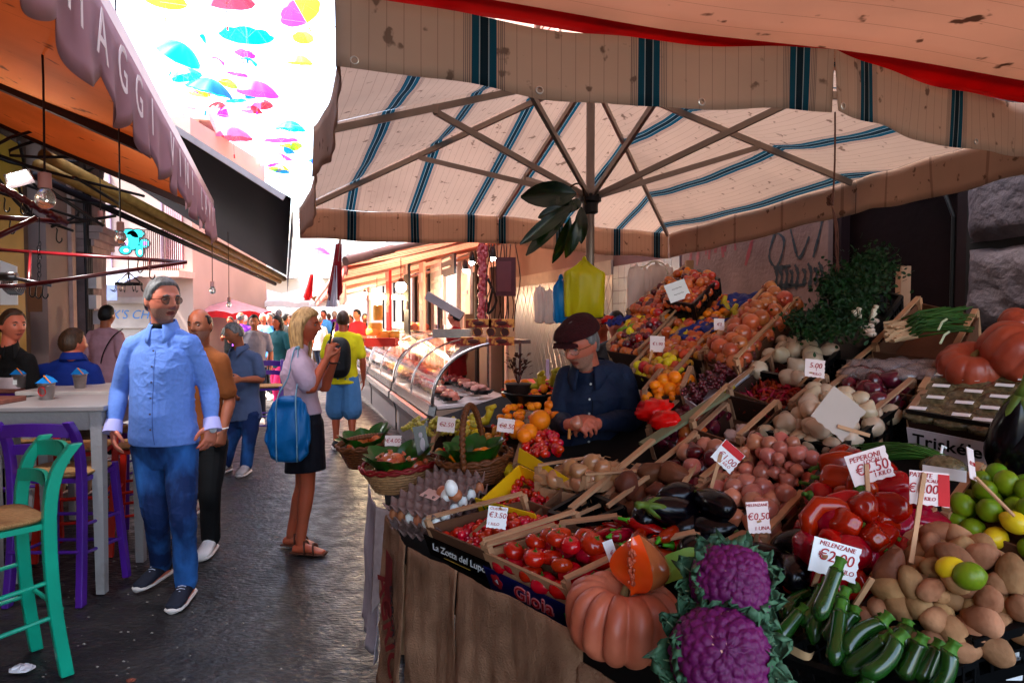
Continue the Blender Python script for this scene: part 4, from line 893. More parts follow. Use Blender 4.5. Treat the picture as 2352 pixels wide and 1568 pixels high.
# ---- front row
qA = SQ((978, 1200), (1112, 1255), (1330, 1185), (1205, 1142), off=.04)
cA = crate(qA, .13, 'carton', 'cardboard and pine crate with black board lettered La Zotta del Lupo', name='cardboard_crate')
def board(q, depth, mat, par, h0=.0, h1=1.0, t=.004, name='front_board', ov=.02):
    n = (q[1] - q[0]).cross(NN).normalized()
    if n.y > 0 or (abs(n.y) < .3 and n.x > 0): n = -n
    d = (q[1] - q[0]).normalized(); a = q[0] - d * ov + n * .012; b = q[1] + d * ov + n * .012
    m = MB(); m.hexa([a - NN * h1, b - NN * h1, b - NN * h1 + n * t, a - NN * h1 + n * t, a - NN * h0, b - NN * h0, b - NN * h0 + n * t, a - NN * h0 + n * t]); o = m.build(name, mat, par)
    return o, (lambda u, v: lerp(a, b, u) - NN * (h0 + (h1 - h0) * v) + n * t), d, NN
vB = UP
o_, bf, bd, bn = board(qA, .13, M('black printed board', (.012, .012, .014), .25, .1), cA, .045, .13)
wl = M('white lettering', (.8, .78, .78), .5)
txt('La Zotta del Lupo', .044, bf(.5, .45), bd, bn, wl, o_, shear=.45, gap=.95); txt('—————', .03, bf(.45, .82), bd, bn, M('gold print', (.6, .4, .08), .5), o_, shear=.2)
pile(qA, ['cherry'], .029, 'cherry_tomato', 'small cherry tomato heaped in the black fronted crate', 'cherry tomato', 'cherry tomatoes in the black fronted crate', 2, off=-.07, mound=.03, seed=4, fill2=.8, sc=(1.1, 1.35))
qB = SQ((1118, 1262), (1302, 1345), (1475, 1262), (1278, 1215), off=.035)
cB = crate(qB, .14, 'wood', 'pine crate with navy front board lettered Gioia full of tomatoes', name='wooden_crate')
o_, bf, bd, bn = board(qB, .14, M('navy printed board', (.012, .022, .14), .3, .08), cB, .062, .15, ov=.03)
ol = txt('Gioia', .075, bf(.52, .5), bd, bn, M('pink outline', (.75, .35, .35), .5), o_, shear=.35, bold=.004, gap=1.1); txt('Gioia', .075, bf(.52, .5), bd, bn, M('red lettering', (.6, .03, .04), .5), o_, shear=.35, gap=1.1, lift=.003)
for k, c_ in enumerate(((.02, .3, .08), (.8, .8, .8), (.65, .03, .03))):
    a = bf(.86 + .035 * k, .36); b = bf(.895 + .035 * k, .36); d_ = bf(.895 + .035 * k, .72); e_ = bf(.86 + .035 * k, .72); m = MB(); n_ = -(b - a).cross(e_ - a).normalized(); m.panel(a, b, d_, e_, -.002 if n_.y < 0 else .002); m.build('flag_stripe', M('flag%d' % k, c_, .5), o_)
m = MB(); cc = bf(.13, .45); 
for k in range(5):
    a = k * 2 * PI / 5; p = cc + bd * .017 * math.cos(a) + bn * .017 * math.sin(a) - NN.cross(bd) * 0; nz_ = bd.cross(bn).normalized()
    m.tube([p - nz_ * .0005, p + nz_ * .0012], .012, 10)
m.build('emblem', M('red emblem', (.5, .04, .05), .5), o_); m = MB(); m.tube([cc, cc + bd.cross(bn).normalized() * .002], .011, 3); m.build('emblem', wl, o_)
pile(qB, V3('tomato'), .062, 'tomato', 'glossy red tomato in the navy fronted crate', 'tomato', 'tomatoes in the navy fronted crate', 2, inset=.14, off=-.045, mound=.045, seed=6, lay='up', sc=(.85, 1.1), fill2=.8)
qC = SQ((1285, 1212), (1480, 1262), (1605, 1235), (1420, 1195), off=.03)
crate(qC, .12, 'carton', 'cardboard crate of long red peppers behind the tomatoes', name='cardboard_crate')
pile(qC, V3('long_pepper'), .055, 'red_pepper', 'long pointed red pepper in the crate behind the tomatoes', 'pepper', 'long red peppers behind the tomato crate', 2, off=-.03, mound=.02, seed=3, lay='flat', sc=(.8, 1.0))
# cardboard crate behind La Zotta, with yellow printed box
qD = SQ((1105, 1140), (1225, 1172), (1290, 1110), (1190, 1062), off=.03)
cD = crate(qD, .10, 'yellow', 'yellow printed carton lettered VITTORIA with open flap', name='printed_carton')
o_, bf, bd, bn = board([qD[0], qD[1], qD[2], qD[3]], .1, M('yellow print', (.75, .55, .02), .5), cD, .0, .10)
gl = M('green lettering', (.02, .22, .04), .5); txt('VITTORIA', .055, bf(.5, .45), bd, bn, gl, o_, bold=.002)
m = MB(); a, b = qD[2], qD[3]; up_ = NN * .005; m.panel(b, a, a + EB * .05 + NN * .03, b + EN * .03 + NN * .05, .003); m.build('flap', M('yellow carton', (.75, .52, .02)), cD)
pile(qD, ['cherry'], .026, 'cherry_tomato', 'small tomato scattered in the yellow VITTORIA carton', 'cherry tomato', 'small tomatoes in the yellow carton', 2, off=-.07, mound=.0, seed=14, skip=.35)
# egg trays with eggs
def egg_tray(cpt, ux, uy, uz, label):
    th = thing('egg_tray', label, 'egg tray', cpt, 'stacked grey egg trays'); m = MB(); n = 6; s = .048
    def f(u, v):
        x = (u - .5) * n * s; y = (v - .5) * n * s; w_ = math.cos(2 * PI * u * n) * math.cos(2 * PI * v * n) * .010 + .006 * (math.cos(2 * PI * u * n) + math.cos(2 * PI * v * n))
        return cpt + ux * x + uy * y + uz * (.018 + w_)
    m.sheet(f, 48, 48, .003); m.build('moulded_pulp', M('grey egg carton', (.26, .18, .165), .95, .12, 12, .4, 80), th, smooth=True); return th
e0 = S(1005, 1155, .0)
for k in range(3):
    egg_tray(e0 + NN * (-.075 + .055 * k) + EB * .006 * k, (EB * .95 + EN * .1).normalized(), (EN * .95 - EB * .1).normalized(), NN, ['bottom grey egg tray at the stall corner', 'middle grey egg tray holding brown and white eggs', 'top grey egg tray with loose eggs on it'][k])
random.seed(2)
for k, (i, j, h) in enumerate([(a, b, 0) for a in range(6) for b in range(6) if (a in (0, 5) or b in (0, 5))]):
    ux, uy = (EB * .95 + EN * .1).normalized(), (EN * .95 - EB * .1).normalized(); p = e0 + ux * ((i - 2.5) * .048) + uy * ((j - 2.5) * .048) + NN * (.012)
    wq = i < 2; place('egg_b' if wq or random.random() < .3 else 'egg_w', p, (.4, .0, 0), .95, 'egg', 'brown egg in the stacked grey trays' if wq else 'egg in the stacked grey trays near the pine crate', 'egg', 'brown eggs in the trays' if wq else 'eggs in the trays')
tp = e0 + NN * .062
for k, (px, py, o, pn, rt, lb) in enumerate([(1029, 1135, .075, 'egg_w', (.0, .5, 0), 'lying white egg on the top egg tray'), (1046, 1137, .075, 'egg_b', (1.4, .4, .6), 'brown egg beside the white eggs on the top tray'), (1018, 1130, .07, 'egg_b', (1.2, 1.1, 0), 'brown egg half hidden behind the white eggs'), (1038, 1112, .115, 'egg_w', (.2, -.2, 0), 'white egg perched highest on the egg heap')]):
    place(pn, S(px, py, o) if k < 3 else S(1036, 1120, .115), rt, 1.15, 'egg', lb, 'egg', None)
m = MB(); p = S(990, 1137, .07); m.panel(p - EB * .05 - EN * .02, p + EB * .05 - EN * .02, p + EB * .05 + EN * .03, p - EB * .05 + EN * .03, .002); tag(m.build('paper_note', M('pinkish card', (.6, .42, .38), .7)), 'blank pinkish card lying on the top egg tray', 'card')
# baskets
wick = M('wicker cane', (.20, .08, .03), .5, .3, 40, .3, 60); wickl = M('pale wicker', (.42, .26, .14), .5, .25, 40); leafm = M('dark citrus leaf', (.02, .10, .015), .28, .3, 9, .2, 20, coat=.3, c2=(.05, .19, .03), transl=.15)
def leaf(m, c, d, n, L_, w_, curl=.2):
    d = V(d).normalized(); n = V(n).normalized(); s = d.cross(n).normalized(); c = V(c)
    m.grid(lambda u, v: c + d * L_ * u + s * ((v - .5) * 2 * w_ * math.sin(PI * min(1, u * .98 + .01)) ** .7) + n * (curl * L_ * (-(u - .5) ** 2 + .1) + .35 * w_ * abs(v - .5) * 2 * math.sin(PI * u)), 8, 4)
def basket(c, rx, ry, h, label, mat=wick, rimm=None, handle=None, sx=EB, sy=EN):
    th = thing('wicker_basket', label, 'basket', c, None); X = V((1, 0, 0)); Y = V((0, 1, 0)); Z = (UP + NN * .6).normalized(); X = (X - Z * X.dot(Z)).normalized(); Y = Z.cross(X); m = MB()
    rows = 9
    for k in range(rows):
        t = k / (rows - 1); r = .72 + .28 * t; pts = []
        for a in range(49):
            an = 2 * PI * a / 48; w_ = 1 + .018 * (1 if (a + k) % 2 else -1); pts.append(c + X * rx * r * w_ * math.cos(an) + Y * ry * r * w_ * math.sin(an) + Z * h * t)
        m.tube(pts, h / rows * .55, 6)
    m.build('woven_side', mat, th, smooth=True); m = MB()
    for a in range(24):
        an = 2 * PI * a / 24; m.tube([c + X * rx * .71 * math.cos(an) + Y * ry * .71 * math.sin(an), c + X * rx * math.cos(an) + Y * ry * math.sin(an) + Z * h], .0035, 5)
    m.lathe([(.001, 0), (1, 0), (1, .004)], (0, 0, 0), 24); o = len(m.v) - 72
    for i in range(72): v = m.v[o + i]; m.v[o + i] = c + X * v.x * rx * .7 + Y * v.y * ry * .7 + Z * v.z
    m.build('stakes', mat, th); m = MB()
    for s_ in (0, 1): m.tube([c + X * (rx * 1.02 + .006 * math.cos(a * 3 + s_ * PI)) * math.cos(a) + Y * (ry * 1.02) * math.sin(a) + Z * (h + .008 * math.sin(a * 9 + s_ * PI)) for a in [2 * PI * i / 72 for i in range(73)]], .008, 6)
    m.build('rim', rimm or mat, th, smooth=True)
    if handle:
        hh, ang = handle; D = X * math.cos(ang) + Y * math.sin(ang); m = MB()
        pts = [c + D * (rx * .98 * math.cos(t)) + Z * (h + hh * math.sin(t)) for t in [PI * i / 16 for i in range(17)]]; m.tube(pts, .013, 8, flat=.5)
        for k in range(30):
            t = PI * k / 29; p = c + D * (rx * .98 * math.cos(t)) + Z * (h + hh * math.sin(t)); m.sph(p, .0145, 6, 4)
        m.build('handle', mat, th, smooth=True)
    return th, X, Y, Z
def lily(c, X, Y, Z, rx, ry, h, n, label, par=None, L_=.10, seed=1):
    random.seed(seed)
    for k in range(n):
        a = 2 * PI * k / n + rr(-.15, .15); m = MB(); d = (X * math.cos(a) * .6 + Y * math.sin(a) * .6 + Z * rr(.5, 1.0)).normalized(); p = c + X * rx * .55 * math.cos(a) + Y * ry * .55 * math.sin(a) + Z * h * .75; t_ = X * -math.sin(a) + Y * math.cos(a)
        leaf(m, p, d, d.cross(t_), rr(.8, 1.1) * L_, L_ * .42); o = m.build('leaf', leafm, smooth=True); tag(o, label, 'leaf', label[:60])
def inb(c, X, Y, Z, rx, ry, h, lst, seed=2):
    random.seed(seed)
    for pn, name, cat_, lb, grp, cnt, s_ in lst:
        for k in range(cnt):
            a = rr(0, 6.28); r = math.sqrt(random.random()) * .62; place(pn, c + X * rx * r * math.cos(a) + Y * ry * r * math.sin(a) + Z * (h * (.62 + .4 * (1 - r)) + rr(0, .02)), (rr(-.7, .7), rr(-.7, .7), rr(0, 6)), s_, name, lb, cat_, grp)
b1 = S(925, 1115, -.05); B1 = basket(b1, .165, .13, .10, 'round wicker basket with red band holding pomegranates and dark leaves', mat=wickl, rimm=M('red band', (.25, .015, .02), .5))
lily(b1, *B1[1:], .165, .13, .10, 13, 'dark green leaf tucked round the pomegranates in the near basket', L_=.12)
inb(b1, *B1[1:], .165, .13, .10, [('pomegranate', 'pomegranate', 'pomegranate', 'pink pomegranate in the leaf lined basket', 'pomegranates in the near basket', 11, .85)])
b2 = S(845, 1062, -.06); B2 = basket(b2, .13, .12, .10, 'brown wicker basket with side handles at the left end of the stall', handle=(.03, .2)); lily(b2, *B2[1:], .13, .12, .10, 10, 'dark leaf in the leftmost basket', seed=5, L_=.11)
inb(b2, *B2[1:], .13, .12, .1, [('apple', 'apple', 'apple', 'red apple in the leftmost basket', 'apples in the leftmost basket', 8, .9)], 5)
b3 = S(1095, 1100, -.05); B3 = basket(b3, .15, .12, .10, 'dark wicker basket with tall upright handle holding oranges', handle=(.21, 1.35)); lily(b3, *B3[1:], .15, .12, .10, 9, 'broad dark leaf in the handled basket', seed=8, L_=.12)
inb(b3, *B3[1:], .15, .12, .1, [('orange', 'orange', 'orange', 'orange in the tall handled basket', 'oranges in the handled basket', 6, .8)], 8)
# fruit behind the baskets
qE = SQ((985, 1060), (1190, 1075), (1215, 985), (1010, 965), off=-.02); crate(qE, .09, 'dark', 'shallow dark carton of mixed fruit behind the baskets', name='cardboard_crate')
random.seed(4)
for pn, nm, lb, cnt, s_ in (('yplum', 'yellow_plum', 'yellow plum in the mixed fruit carton behind the baskets', 34, .9), ('cherry', 'rosehip', 'bright orange red small fruit behind the baskets', 60, .9), ('lemon', 'pear', 'yellow pear in the carton behind the baskets', 12, 1.2)):
    for k in range(cnt):
        p = lerp(lerp(qE[0], qE[1], rr(.05, .95)), lerp(qE[3], qE[2], rr(.05, .95)), rr(.05, .95)) + NN * rr(-.03, .02); place(pn, p, (rr(0, 6), rr(0, 6), 0), s_ * rr(.85, 1.1), nm, lb, nm.replace('_', ' '), nm.replace('_', ' ') + 's behind the baskets')
for k in range(6): place('grapes_g', S(950 + k * 24, 975 + (k % 2) * 14, .03), (1.2, rr(-.5, .5), rr(0, 6)), .9, 'grape_bunch', 'bunch of green grapes behind the baskets', 'grapes', 'green grape bunches behind the baskets')
for k, (px, py) in enumerate([(1085, 955), (1120, 940), (1240, 862), (1270, 855)]): place('banana', S(px, py, .04), (1.1, .3, [.5, .9, .2, .7][k]), 1.0, 'banana_bunch', ['green yellow banana bunch below the meat counter', 'second banana bunch below the meat counter, further right', 'banana bunch at the vendor elbow, left one', 'banana bunch touching the vendor sleeve'][k], 'bananas', None)
bkt = S(1225, 935, -.06)
th = thing('fruit_bowl', 'dark plastic bowl of oranges and packed cherry tomatoes beside the vendor', 'bowl', bkt); m = MB(); m.lathe([(.09, 0), (.15, .07), (.16, .075), (.15, .08)], bkt, 24, cap=False); m.lathe([(.001, 0), (.1, .001)], bkt, 24); m.build('bowl_side', blackp, th, smooth=True)
for k, (px, py, s_) in enumerate([(1188, 985, 1.1), (1215, 992, 1.0), (1240, 965, 1.25), (1205, 1000, .9)]): place('orange', S(px, py, .05), (0, 0, k), s_, 'orange', 'large orange in the dark bowl left of the vendor', 'orange', 'large oranges in the dark bowl')
random.seed(8)
for k in range(70): place('cherry', S(rr(1200, 1290), rr(990, 1045), rr(.0, .04)), (0, 0, 0), rr(1.0, 1.4), 'cherry_tomato', 'cherry tomato packed in the tray by the vendor', 'cherry tomato', 'cherry tomatoes in the tray by the vendor')
for k in range(70): place('mandarin' if k % 3 else 'cherry', S(rr(1150, 1290), rr(875, 960), rr(-.02, .03)), (0, 0, 0), rr(.6, .8), 'clementine', 'small orange fruit heaped below the meat counter', 'clementine', 'small orange fruit below the meat counter')
pot = S(1190, 915, -.02); th = thing('potted_plant', 'dark pot with small dried reddish plant in front of the meat counter', 'plant', pot); m = MB(); m.lathe([(.05, 0), (.065, .07), (.07, .075), (.06, .078)], pot, 16); m.build('pot', M('dark terracotta', (.06, .03, .025), .7), th, smooth=True); m = MB()
for k in range(60):
    a = rr(0, 6.28); t = rr(.05, .15); p = pot + V((.05 * math.cos(a) * rr(.2, 1.2), .05 * math.sin(a), .07 + t)); leaf(m, p, (math.cos(a), math.sin(a), .5), (0, 0, 1), .03, .009)
for k in range(10): a = rr(0, 6.28); m.tube([pot + UP * .07, pot + V((.05 * math.cos(a), .05 * math.sin(a), .2))], .0015, 4)
m.build('foliage', M('dried leaf', (.10, .03, .02), .8), th)
# ---- wooden slat crate with golden onions, in front of the vendor
qF = SQ((1232, 1080), (1345, 1100), (1480, 1075), (1380, 1035), off=.06); 
qF = [V((p.x, p.y, qF[0].z * .5 + p.z * .5)) for p in qF]; crate(qF, .15, 'wood', 'slatted pine crate of golden onions and straw in front of the vendor', name='wooden_crate', slope=UP)
pile(qF, V3('onion_g'), .062, 'onion', 'golden onion in the slatted pine crate before the vendor', 'onion', 'golden onions in the slatted crate', 2, off=-.03, mound=.03, seed=21)
m = MB(); random.seed(6)
for k in range(160):
    p = lerp(lerp(qF[0], qF[1], random.random()), lerp(qF[3], qF[2], random.random()), random.random()) - UP * rr(-.02, .13); d = V((rr(-1, 1), rr(-1, 1), rr(-.6, .4))) * .03; m.tube([p - d, p + V((rr(-.01, .01), 0, .01)), p + d], .0012, 4)
tag(m.build('straw', M('dry straw', (.38, .22, .12), .8)), 'dry onion roots and straw in the slatted pine crate', 'straw', kind='stuff')
qG = SQ((1262, 1175), (1345, 1200), (1432, 1165), (1345, 1128), off=.03); crate(qG, .10, 'plastic', 'small empty black lattice crate beside the brown tubers', name='plastic_crate')
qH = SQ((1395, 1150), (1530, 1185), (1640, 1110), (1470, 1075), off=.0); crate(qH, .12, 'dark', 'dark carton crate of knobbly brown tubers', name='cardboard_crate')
pile(qH, V3('tuber'), .085, 'brown_tuber', 'knobbly brown tuber in the crate left of the pink onions', 'tuber', 'knobbly brown tubers', 2, off=-.03, mound=.03, seed=5, sc=(.8, 1.1))
qI = SQ((1505, 1080), (1615, 1110), (1700, 1040), (1600, 1005), off=.02); crate(qI, .12, 'carton', 'open cardboard crate of red onions below the garlic box', name='cardboard_crate')
pile(qI, V3('onion_r') + V3('onion_p'), .062, 'onion', 'dark red onion in the open crate below the garlic box', 'onion', 'dark red onions below the garlic box', 2, off=-.03, mound=.02, seed=15)
# aubergines
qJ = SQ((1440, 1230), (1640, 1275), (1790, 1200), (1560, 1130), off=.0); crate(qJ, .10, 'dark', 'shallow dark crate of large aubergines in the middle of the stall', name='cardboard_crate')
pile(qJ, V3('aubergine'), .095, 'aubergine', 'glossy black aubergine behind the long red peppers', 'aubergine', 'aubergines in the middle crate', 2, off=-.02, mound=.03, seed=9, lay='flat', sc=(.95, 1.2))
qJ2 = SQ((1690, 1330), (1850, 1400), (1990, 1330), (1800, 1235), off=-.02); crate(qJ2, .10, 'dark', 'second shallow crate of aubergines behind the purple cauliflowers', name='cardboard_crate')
pile(qJ2, V3('aubergine'), .095, 'aubergine', 'shaded aubergine lying behind the purple cauliflowers', 'aubergine', 'aubergines behind the cauliflowers', 2, off=-.02, mound=.02, seed=10, lay='flat', sc=(.9, 1.15))
# pink onions
qK = SQ((1588, 1200), (1760, 1240), (1850, 1140), (1660, 1098), off=.01); crate(qK, .12, 'carton', 'cardboard crate of pink onions behind the aubergine price card', name='cardboard_crate')
pile(qK, V3('onion_p'), .056, 'onion', 'pink onion in the carton behind the 0.50 price card', 'onion', 'pink onions in the lower carton', 2, off=-.02, mound=.03, seed=12, fill2=.9)
qL = SQ((1655, 1092), (1845, 1132), (1905, 1055), (1735, 1008), off=.01); crate(qL, .12, 'plastic', 'black plastic crate of small pink shallots', name='plastic_crate')
pile(qL, V3('onion_p'), .048, 'shallot', 'small pink shallot in the black plastic crate', 'shallot', 'pink shallots in the black crate', 3, off=-.02, mound=.04, seed=13, sc=(.65, .95), fill2=.9)
qM = SQ((1748, 985), (1925, 1028), (2062, 935), (1862, 893), off=.02); crate(qM, .14, 'plastic', 'black lattice crate of white onions under a blank card', name='plastic_crate')
pile(qM, V3('onion_w'), .062, 'onion', 'white onion in the black lattice crate', 'onion', 'white onions in the lattice crate', 2, off=-.02, mound=.03, seed=16, fill2=.8)
qN = SQ((1588, 975), (1700, 1012), (1790, 930), (1675, 890), off=.04); crate(qN, .13, 'carton', 'nearly empty cardboard crate with a few garlic heads', name='cardboard_crate')
pile([lerp(qN[i], qN[1], .35) for i in range(4)], V3('garlic'), .055, 'garlic', 'garlic head in the nearly empty carton', 'garlic', 'garlic heads in the carton', 1, off=-.10, mound=0, seed=2)
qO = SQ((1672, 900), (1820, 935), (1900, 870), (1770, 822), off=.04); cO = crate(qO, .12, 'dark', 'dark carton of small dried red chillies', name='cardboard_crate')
random.seed(31); chm = M('dried chilli', (.32, .015, .01), .35, .3, 30, rnd=.3)
def chf():
    m = MB(); m.tube([(0, 0, -.02), (.004, 0, -.005), (.003, 0, .01), (0, 0, .022)], [.001, .005, .006, .003], 6); m.tube([(0, 0, .02), (.003, 0, .034)], .0012, 4); return m
proto('chilli', chf, chm)
pile(qO, ['chilli'], .022, 'chilli', 'small dried red chilli in the dark carton', 'chilli', 'dried chillies in the dark carton', 2, off=-.07, mound=.02, seed=18, sc=(1, 1.4))
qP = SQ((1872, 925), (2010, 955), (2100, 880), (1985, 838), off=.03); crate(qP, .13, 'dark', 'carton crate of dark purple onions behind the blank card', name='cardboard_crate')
pile(qP, V3('onion_r'), .058, 'onion', 'dark purple onion in the carton behind the blank card', 'onion', 'dark purple onions', 2, off=-.04, mound=.02, seed=19)
qR = SQ((1730, 850), (1862, 872), (1925, 805), (1795, 778), off=.04); crate(qR, .12, 'plastic', 'black crate with a few white onions below the herbs', name='plastic_crate')
pile(qR, V3('onion_w'), .075, 'onion', 'white onion in the upper black crate below the herbs', 'onion', 'white onions below the herbs', 1, off=-.01, mound=.02, seed=20, sc=(1, 1.2), skip=.2)
# white grape carton with yellow disc
qS = SQ((1572, 905), (1600, 925), (1735, 828), (1690, 800), off=.06); cS = crate(qS, .11, 'white', 'white carton with yellow round print holding red grapes', name='printed_carton')
for k in range(9): place('grapes_r', lerp(lerp(qS[0], qS[3], (k + .5) / 9), lerp(qS[1], qS[2], (k + .5) / 9), .5) + NN * .0, (1.2, rr(-.6, .6), rr(0, 6)), .85, 'grape_bunch', 'bunch of dark red grapes in the white carton', 'grapes', 'red grape bunches in the white carton')
a, b, c_, d_ = qS[1], qS[2], qS[2] - NN * .11, qS[1] - NN * .11; sx_ = (b - a).normalized(); n_ = sx_.cross(NN).normalized(); n_ = n_ if n_.y < 0 else -n_
m = MB(); cc = lerp(a, b, .45) - NN * .06 + n_ * .012; m.tube([cc, cc + n_ * .002], .052, 28); m.build('yellow_disc', M('yellow disc', (.6, .48, .05), .5), cS)
m = MB()
for k in range(6): p = cc + n_ * .002 + sx_ * ((k % 3 - 1) * .013) - NN * (.006 + .013 * (k // 3)); m.tube([p, p + n_ * .002], .0055, 10)
m.build('grape_print', M('dark print', (.06, .02, .03), .5), cS)
# tilted tier of fruit boxes going up to the wall on the left
def tier(pts, off, style, depth, label, nm): q = SQ(*pts, off=off); crate(q, depth, style, label, name=nm); return q
q = tier([(1620, 812), (1690, 835), (1835, 690), (1770, 655)], .10, 'carton', .12, 'steeply tilted cardboard crate of large pomegranates', 'cardboard_crate'); pile(q, ['pomegranate'], 0.076, 'pomegranate', 'large pomegranate in the tilted carton near the graffiti wall', 'pomegranate', 'pomegranates in the tilted carton', 2, off=-.02, mound=.015, sc=(.68, .92), seed=23, fill2=.6)
q = tier([(1530, 800), (1610, 822), (1720, 700), (1650, 672)], .06, 'dark', .10, 'box of mangoes and bananas left of the pomegranates', 'fruit_box'); pile(q, ['apple', 'peach', 'yplum', 'mandarin'], 0.060, 'peach', 'orange fleshed fruit in the box left of the pomegranates', 'peach', 'fruit left of the pomegranates', 1, off=-.01, mound=.015, sc=(.68, .92), seed=24)
for k in range(2): place('banana', S(1660 + k * 22, 700 + k * 18, .09), (.3, .1 + k * .3, .6), 1.0, 'banana_bunch', ['banana bunch on the tilted box by the graffiti wall', 'lower banana bunch on the tilted box by the graffiti wall'][k], 'bananas')
q = tier([(1450, 850), (1540, 878), (1640, 760), (1560, 728)], .05, 'dark', .10, 'box of yellow plums and peaches with blue tissue', 'fruit_box'); pile(q, ['yplum', 'peach', 'lemon', 'apple'], 0.048, 'yellow_plum', 'yellow plum in the box with blue tissue', 'plum', 'yellow plums in the middle box', 2, off=-.02, mound=.015, sc=(.68, .92), seed=25)
q = tier([(1480, 905), (1570, 900), (1590, 850), (1520, 855)], .06, 'dark', .08, 'small box of oranges above the grape carton', 'fruit_box'); pile(q, ['mandarin', 'orange'], 0.052, 'mandarin', 'mandarin in the small box above the grapes', 'mandarin', 'mandarins above the grapes', 2, off=-.02, mound=.015, sc=(.68, .92), seed=26)
q = tier([(1395, 800), (1470, 812), (1590, 690), (1520, 665)], .05, 'dark', .10, 'box of dark red plums and apples', 'fruit_box'); pile(q, ['plum', 'plum', 'apple'], 0.048, 'plum', 'dark red plum in the box beside the vendor', 'plum', 'dark plums beside the vendor', 2, off=-.02, mound=.015, sc=(.68, .92), seed=27)
q = tier([(1440, 720), (1520, 735), (1640, 640), (1575, 615)], .09, 'dark', .10, 'uppermost box of apricots and red apples near the paper bags', 'fruit_box'); pile(q, ['plum', 'apple', 'apple', 'mandarin'], 0.056, 'apricot', 'apricot in the uppermost box', 'apricot', 'apricots in the uppermost box', 2, off=-.02, mound=.015, sc=(.68, .92), seed=28)
q = tier([(1420, 770), (1440, 790), (1500, 740), (1470, 725)], .05, 'dark', .07, 'small tray of little bananas and green fruit beside the vendor', 'fruit_box'); pile(q, ['yplum', 'lime', 'lemon'], 0.044, 'small_lemon', 'small yellow green fruit beside the vendor', 'lemon', 'small yellow green fruit beside the vendor', 2, off=-.01, mound=.015, sc=(.68, .92), seed=29)
q = tier([(1530, 690), (1590, 700), (1650, 640), (1600, 620)], .17, 'plastic', .09, 'black tray of dark red apples at the top of the display', 'plastic_crate'); pile(q, ['apple'], 0.056, 'apple', 'dark red apple at the top of the display', 'apple', 'apples at the top of the display', 2, off=-.02, mound=.015, sc=(.68, .92), seed=30)
blt = M('blue tissue', (.01, .04, .22), .5, .3, 10, .6, 20)
for k, (px, py, s_) in enumerate([(1420, 735, .07), (1590, 760, .10), (1625, 745, .10), (1690, 690, .11), (1600, 660, .12), (1480, 700, .06)]):
    m = MB(); p = S(px, py, .08); m.sheet(lambda u, v: p + EB * (u - .5) * s_ * 1.5 + EN * (v - .5) * s_ * 2 + NN * .03 * noise.noise((u * 4, v * 4, k * 3)), 12, 12, .001); tag(m.build('blue_tissue', blt, smooth=True), ['crumpled blue tissue nearest the vendor shoulder', 'blue tissue in the middle fruit box, left piece', 'blue tissue in the middle fruit box, right piece', 'blue tissue beside the tilted pomegranate carton', 'blue tissue in the uppermost fruit box', 'small blue tissue between the plums'][k], 'tissue')
rdt = M('red wrapping', (.6, .01, .01), .25, .2, 8, .6, 15)
for k, (px, py, s_) in enumerate([(1500, 940, .12), (1475, 720, .09), (1395, 735, .07), (1525, 965, .1)]):
    m = MB(); p = S(px, py, .06); m.ball(lambda d: p + (EB * d.x + EN * d.y * .9 + NN * d.z * .5) * s_ * (.6 + .3 * noise.noise(d * 2.2 + V((k, 0, 0)))), 20, 12); tag(m.build('red_bag', rdt, smooth=True), ['shiny red plastic bag at the vendor elbow', 'red plastic wrapping under the apples', 'red plastic wrapping behind the vendor cap', 'lower part red bag right of the vendor arm'][k], 'bag')

q = SQ((1488, 992), (1585, 1018), (1672, 935), (1582, 905), off=.0); crate(q, .12, 'dark', 'dark carton with red skinned fruit between the vendor and the garlic box', name='cardboard_crate')
pile(q, V3('onion_r') + ['apple'], .06, 'red_fruit', 'dark red skinned fruit in the shaded carton right of the vendor', 'fruit', 'dark red fruit right of the vendor', 1, off=-.03, mound=.02, seed=44)
for k, (a, b, w_, lb) in enumerate([((1478, 1022), (1665, 905), .05, 'long pale plank running up the stall right of the vendor'), ((1310, 1168), (1500, 1010), .022, 'thin lath rising from the empty lattice crate to the vendor'), ((1560, 1128), (1600, 1062), .014, 'short lath end between the tuber and onion crates'), ((1395, 1162), (1500, 1085), .012, 'thin strip of wood over the brown tubers')]):
    m = MB(); m.bar(S(*a, .045), S(*b, .055), w_, .012, NN); tag(m.build('wooden_plank', M('green grey plank', (.25, .25, .16), .7, .4, 6) if k == 0 else wood), lb, 'plank')
# ---- right half of the stall
q = SQ((1830, 1330), (2010, 1345), (2150, 1180), (1930, 1040), off=.02); crate(q, .12, 'carton', 'cardboard crate heaped with red bell peppers', name='cardboard_crate')
pile(q, V3('bell_pepper'), .080, 'bell_pepper', 'glossy red bell pepper in the heap under the PEPERONI card', 'pepper', 'red bell peppers', 2, off=-.01, mound=.07, seed=33, lay='flat', sc=(.85, 1.05), fill2=.85, inset=.02)
m = MB(); m.tube([S(1862, 1235, .10), S(1855, 1190, .14), S(1880, 1160, .16), S(1925, 1162, .15), S(1975, 1180, .13)], [.020, .024, .026, .022, .006], 14); tag(m.build('bell_pepper', pepm, smooth=True), 'bent long red pepper lying on top of the pepper heap at its left', 'pepper')
qT = SQ((1985, 1400), (2232, 1462), (2500, 1390), (2120, 1215), off=.02)
cT = crate([lerp(p, sum(qT, V((0, 0, 0))) / 4, -.02) for p in qT], .13, 'plastic', 'black lattice crate of potatoes at the right edge', name='plastic_crate')
pile(qT, V3('potato'), .053, 'potato', 'brown potato in the heap at the right edge', 'potato', 'potatoes in the right crate', 3, off=-.04, mound=.07, seed=34, sc=(.68, 1.08), fill2=.85, inset=.0)
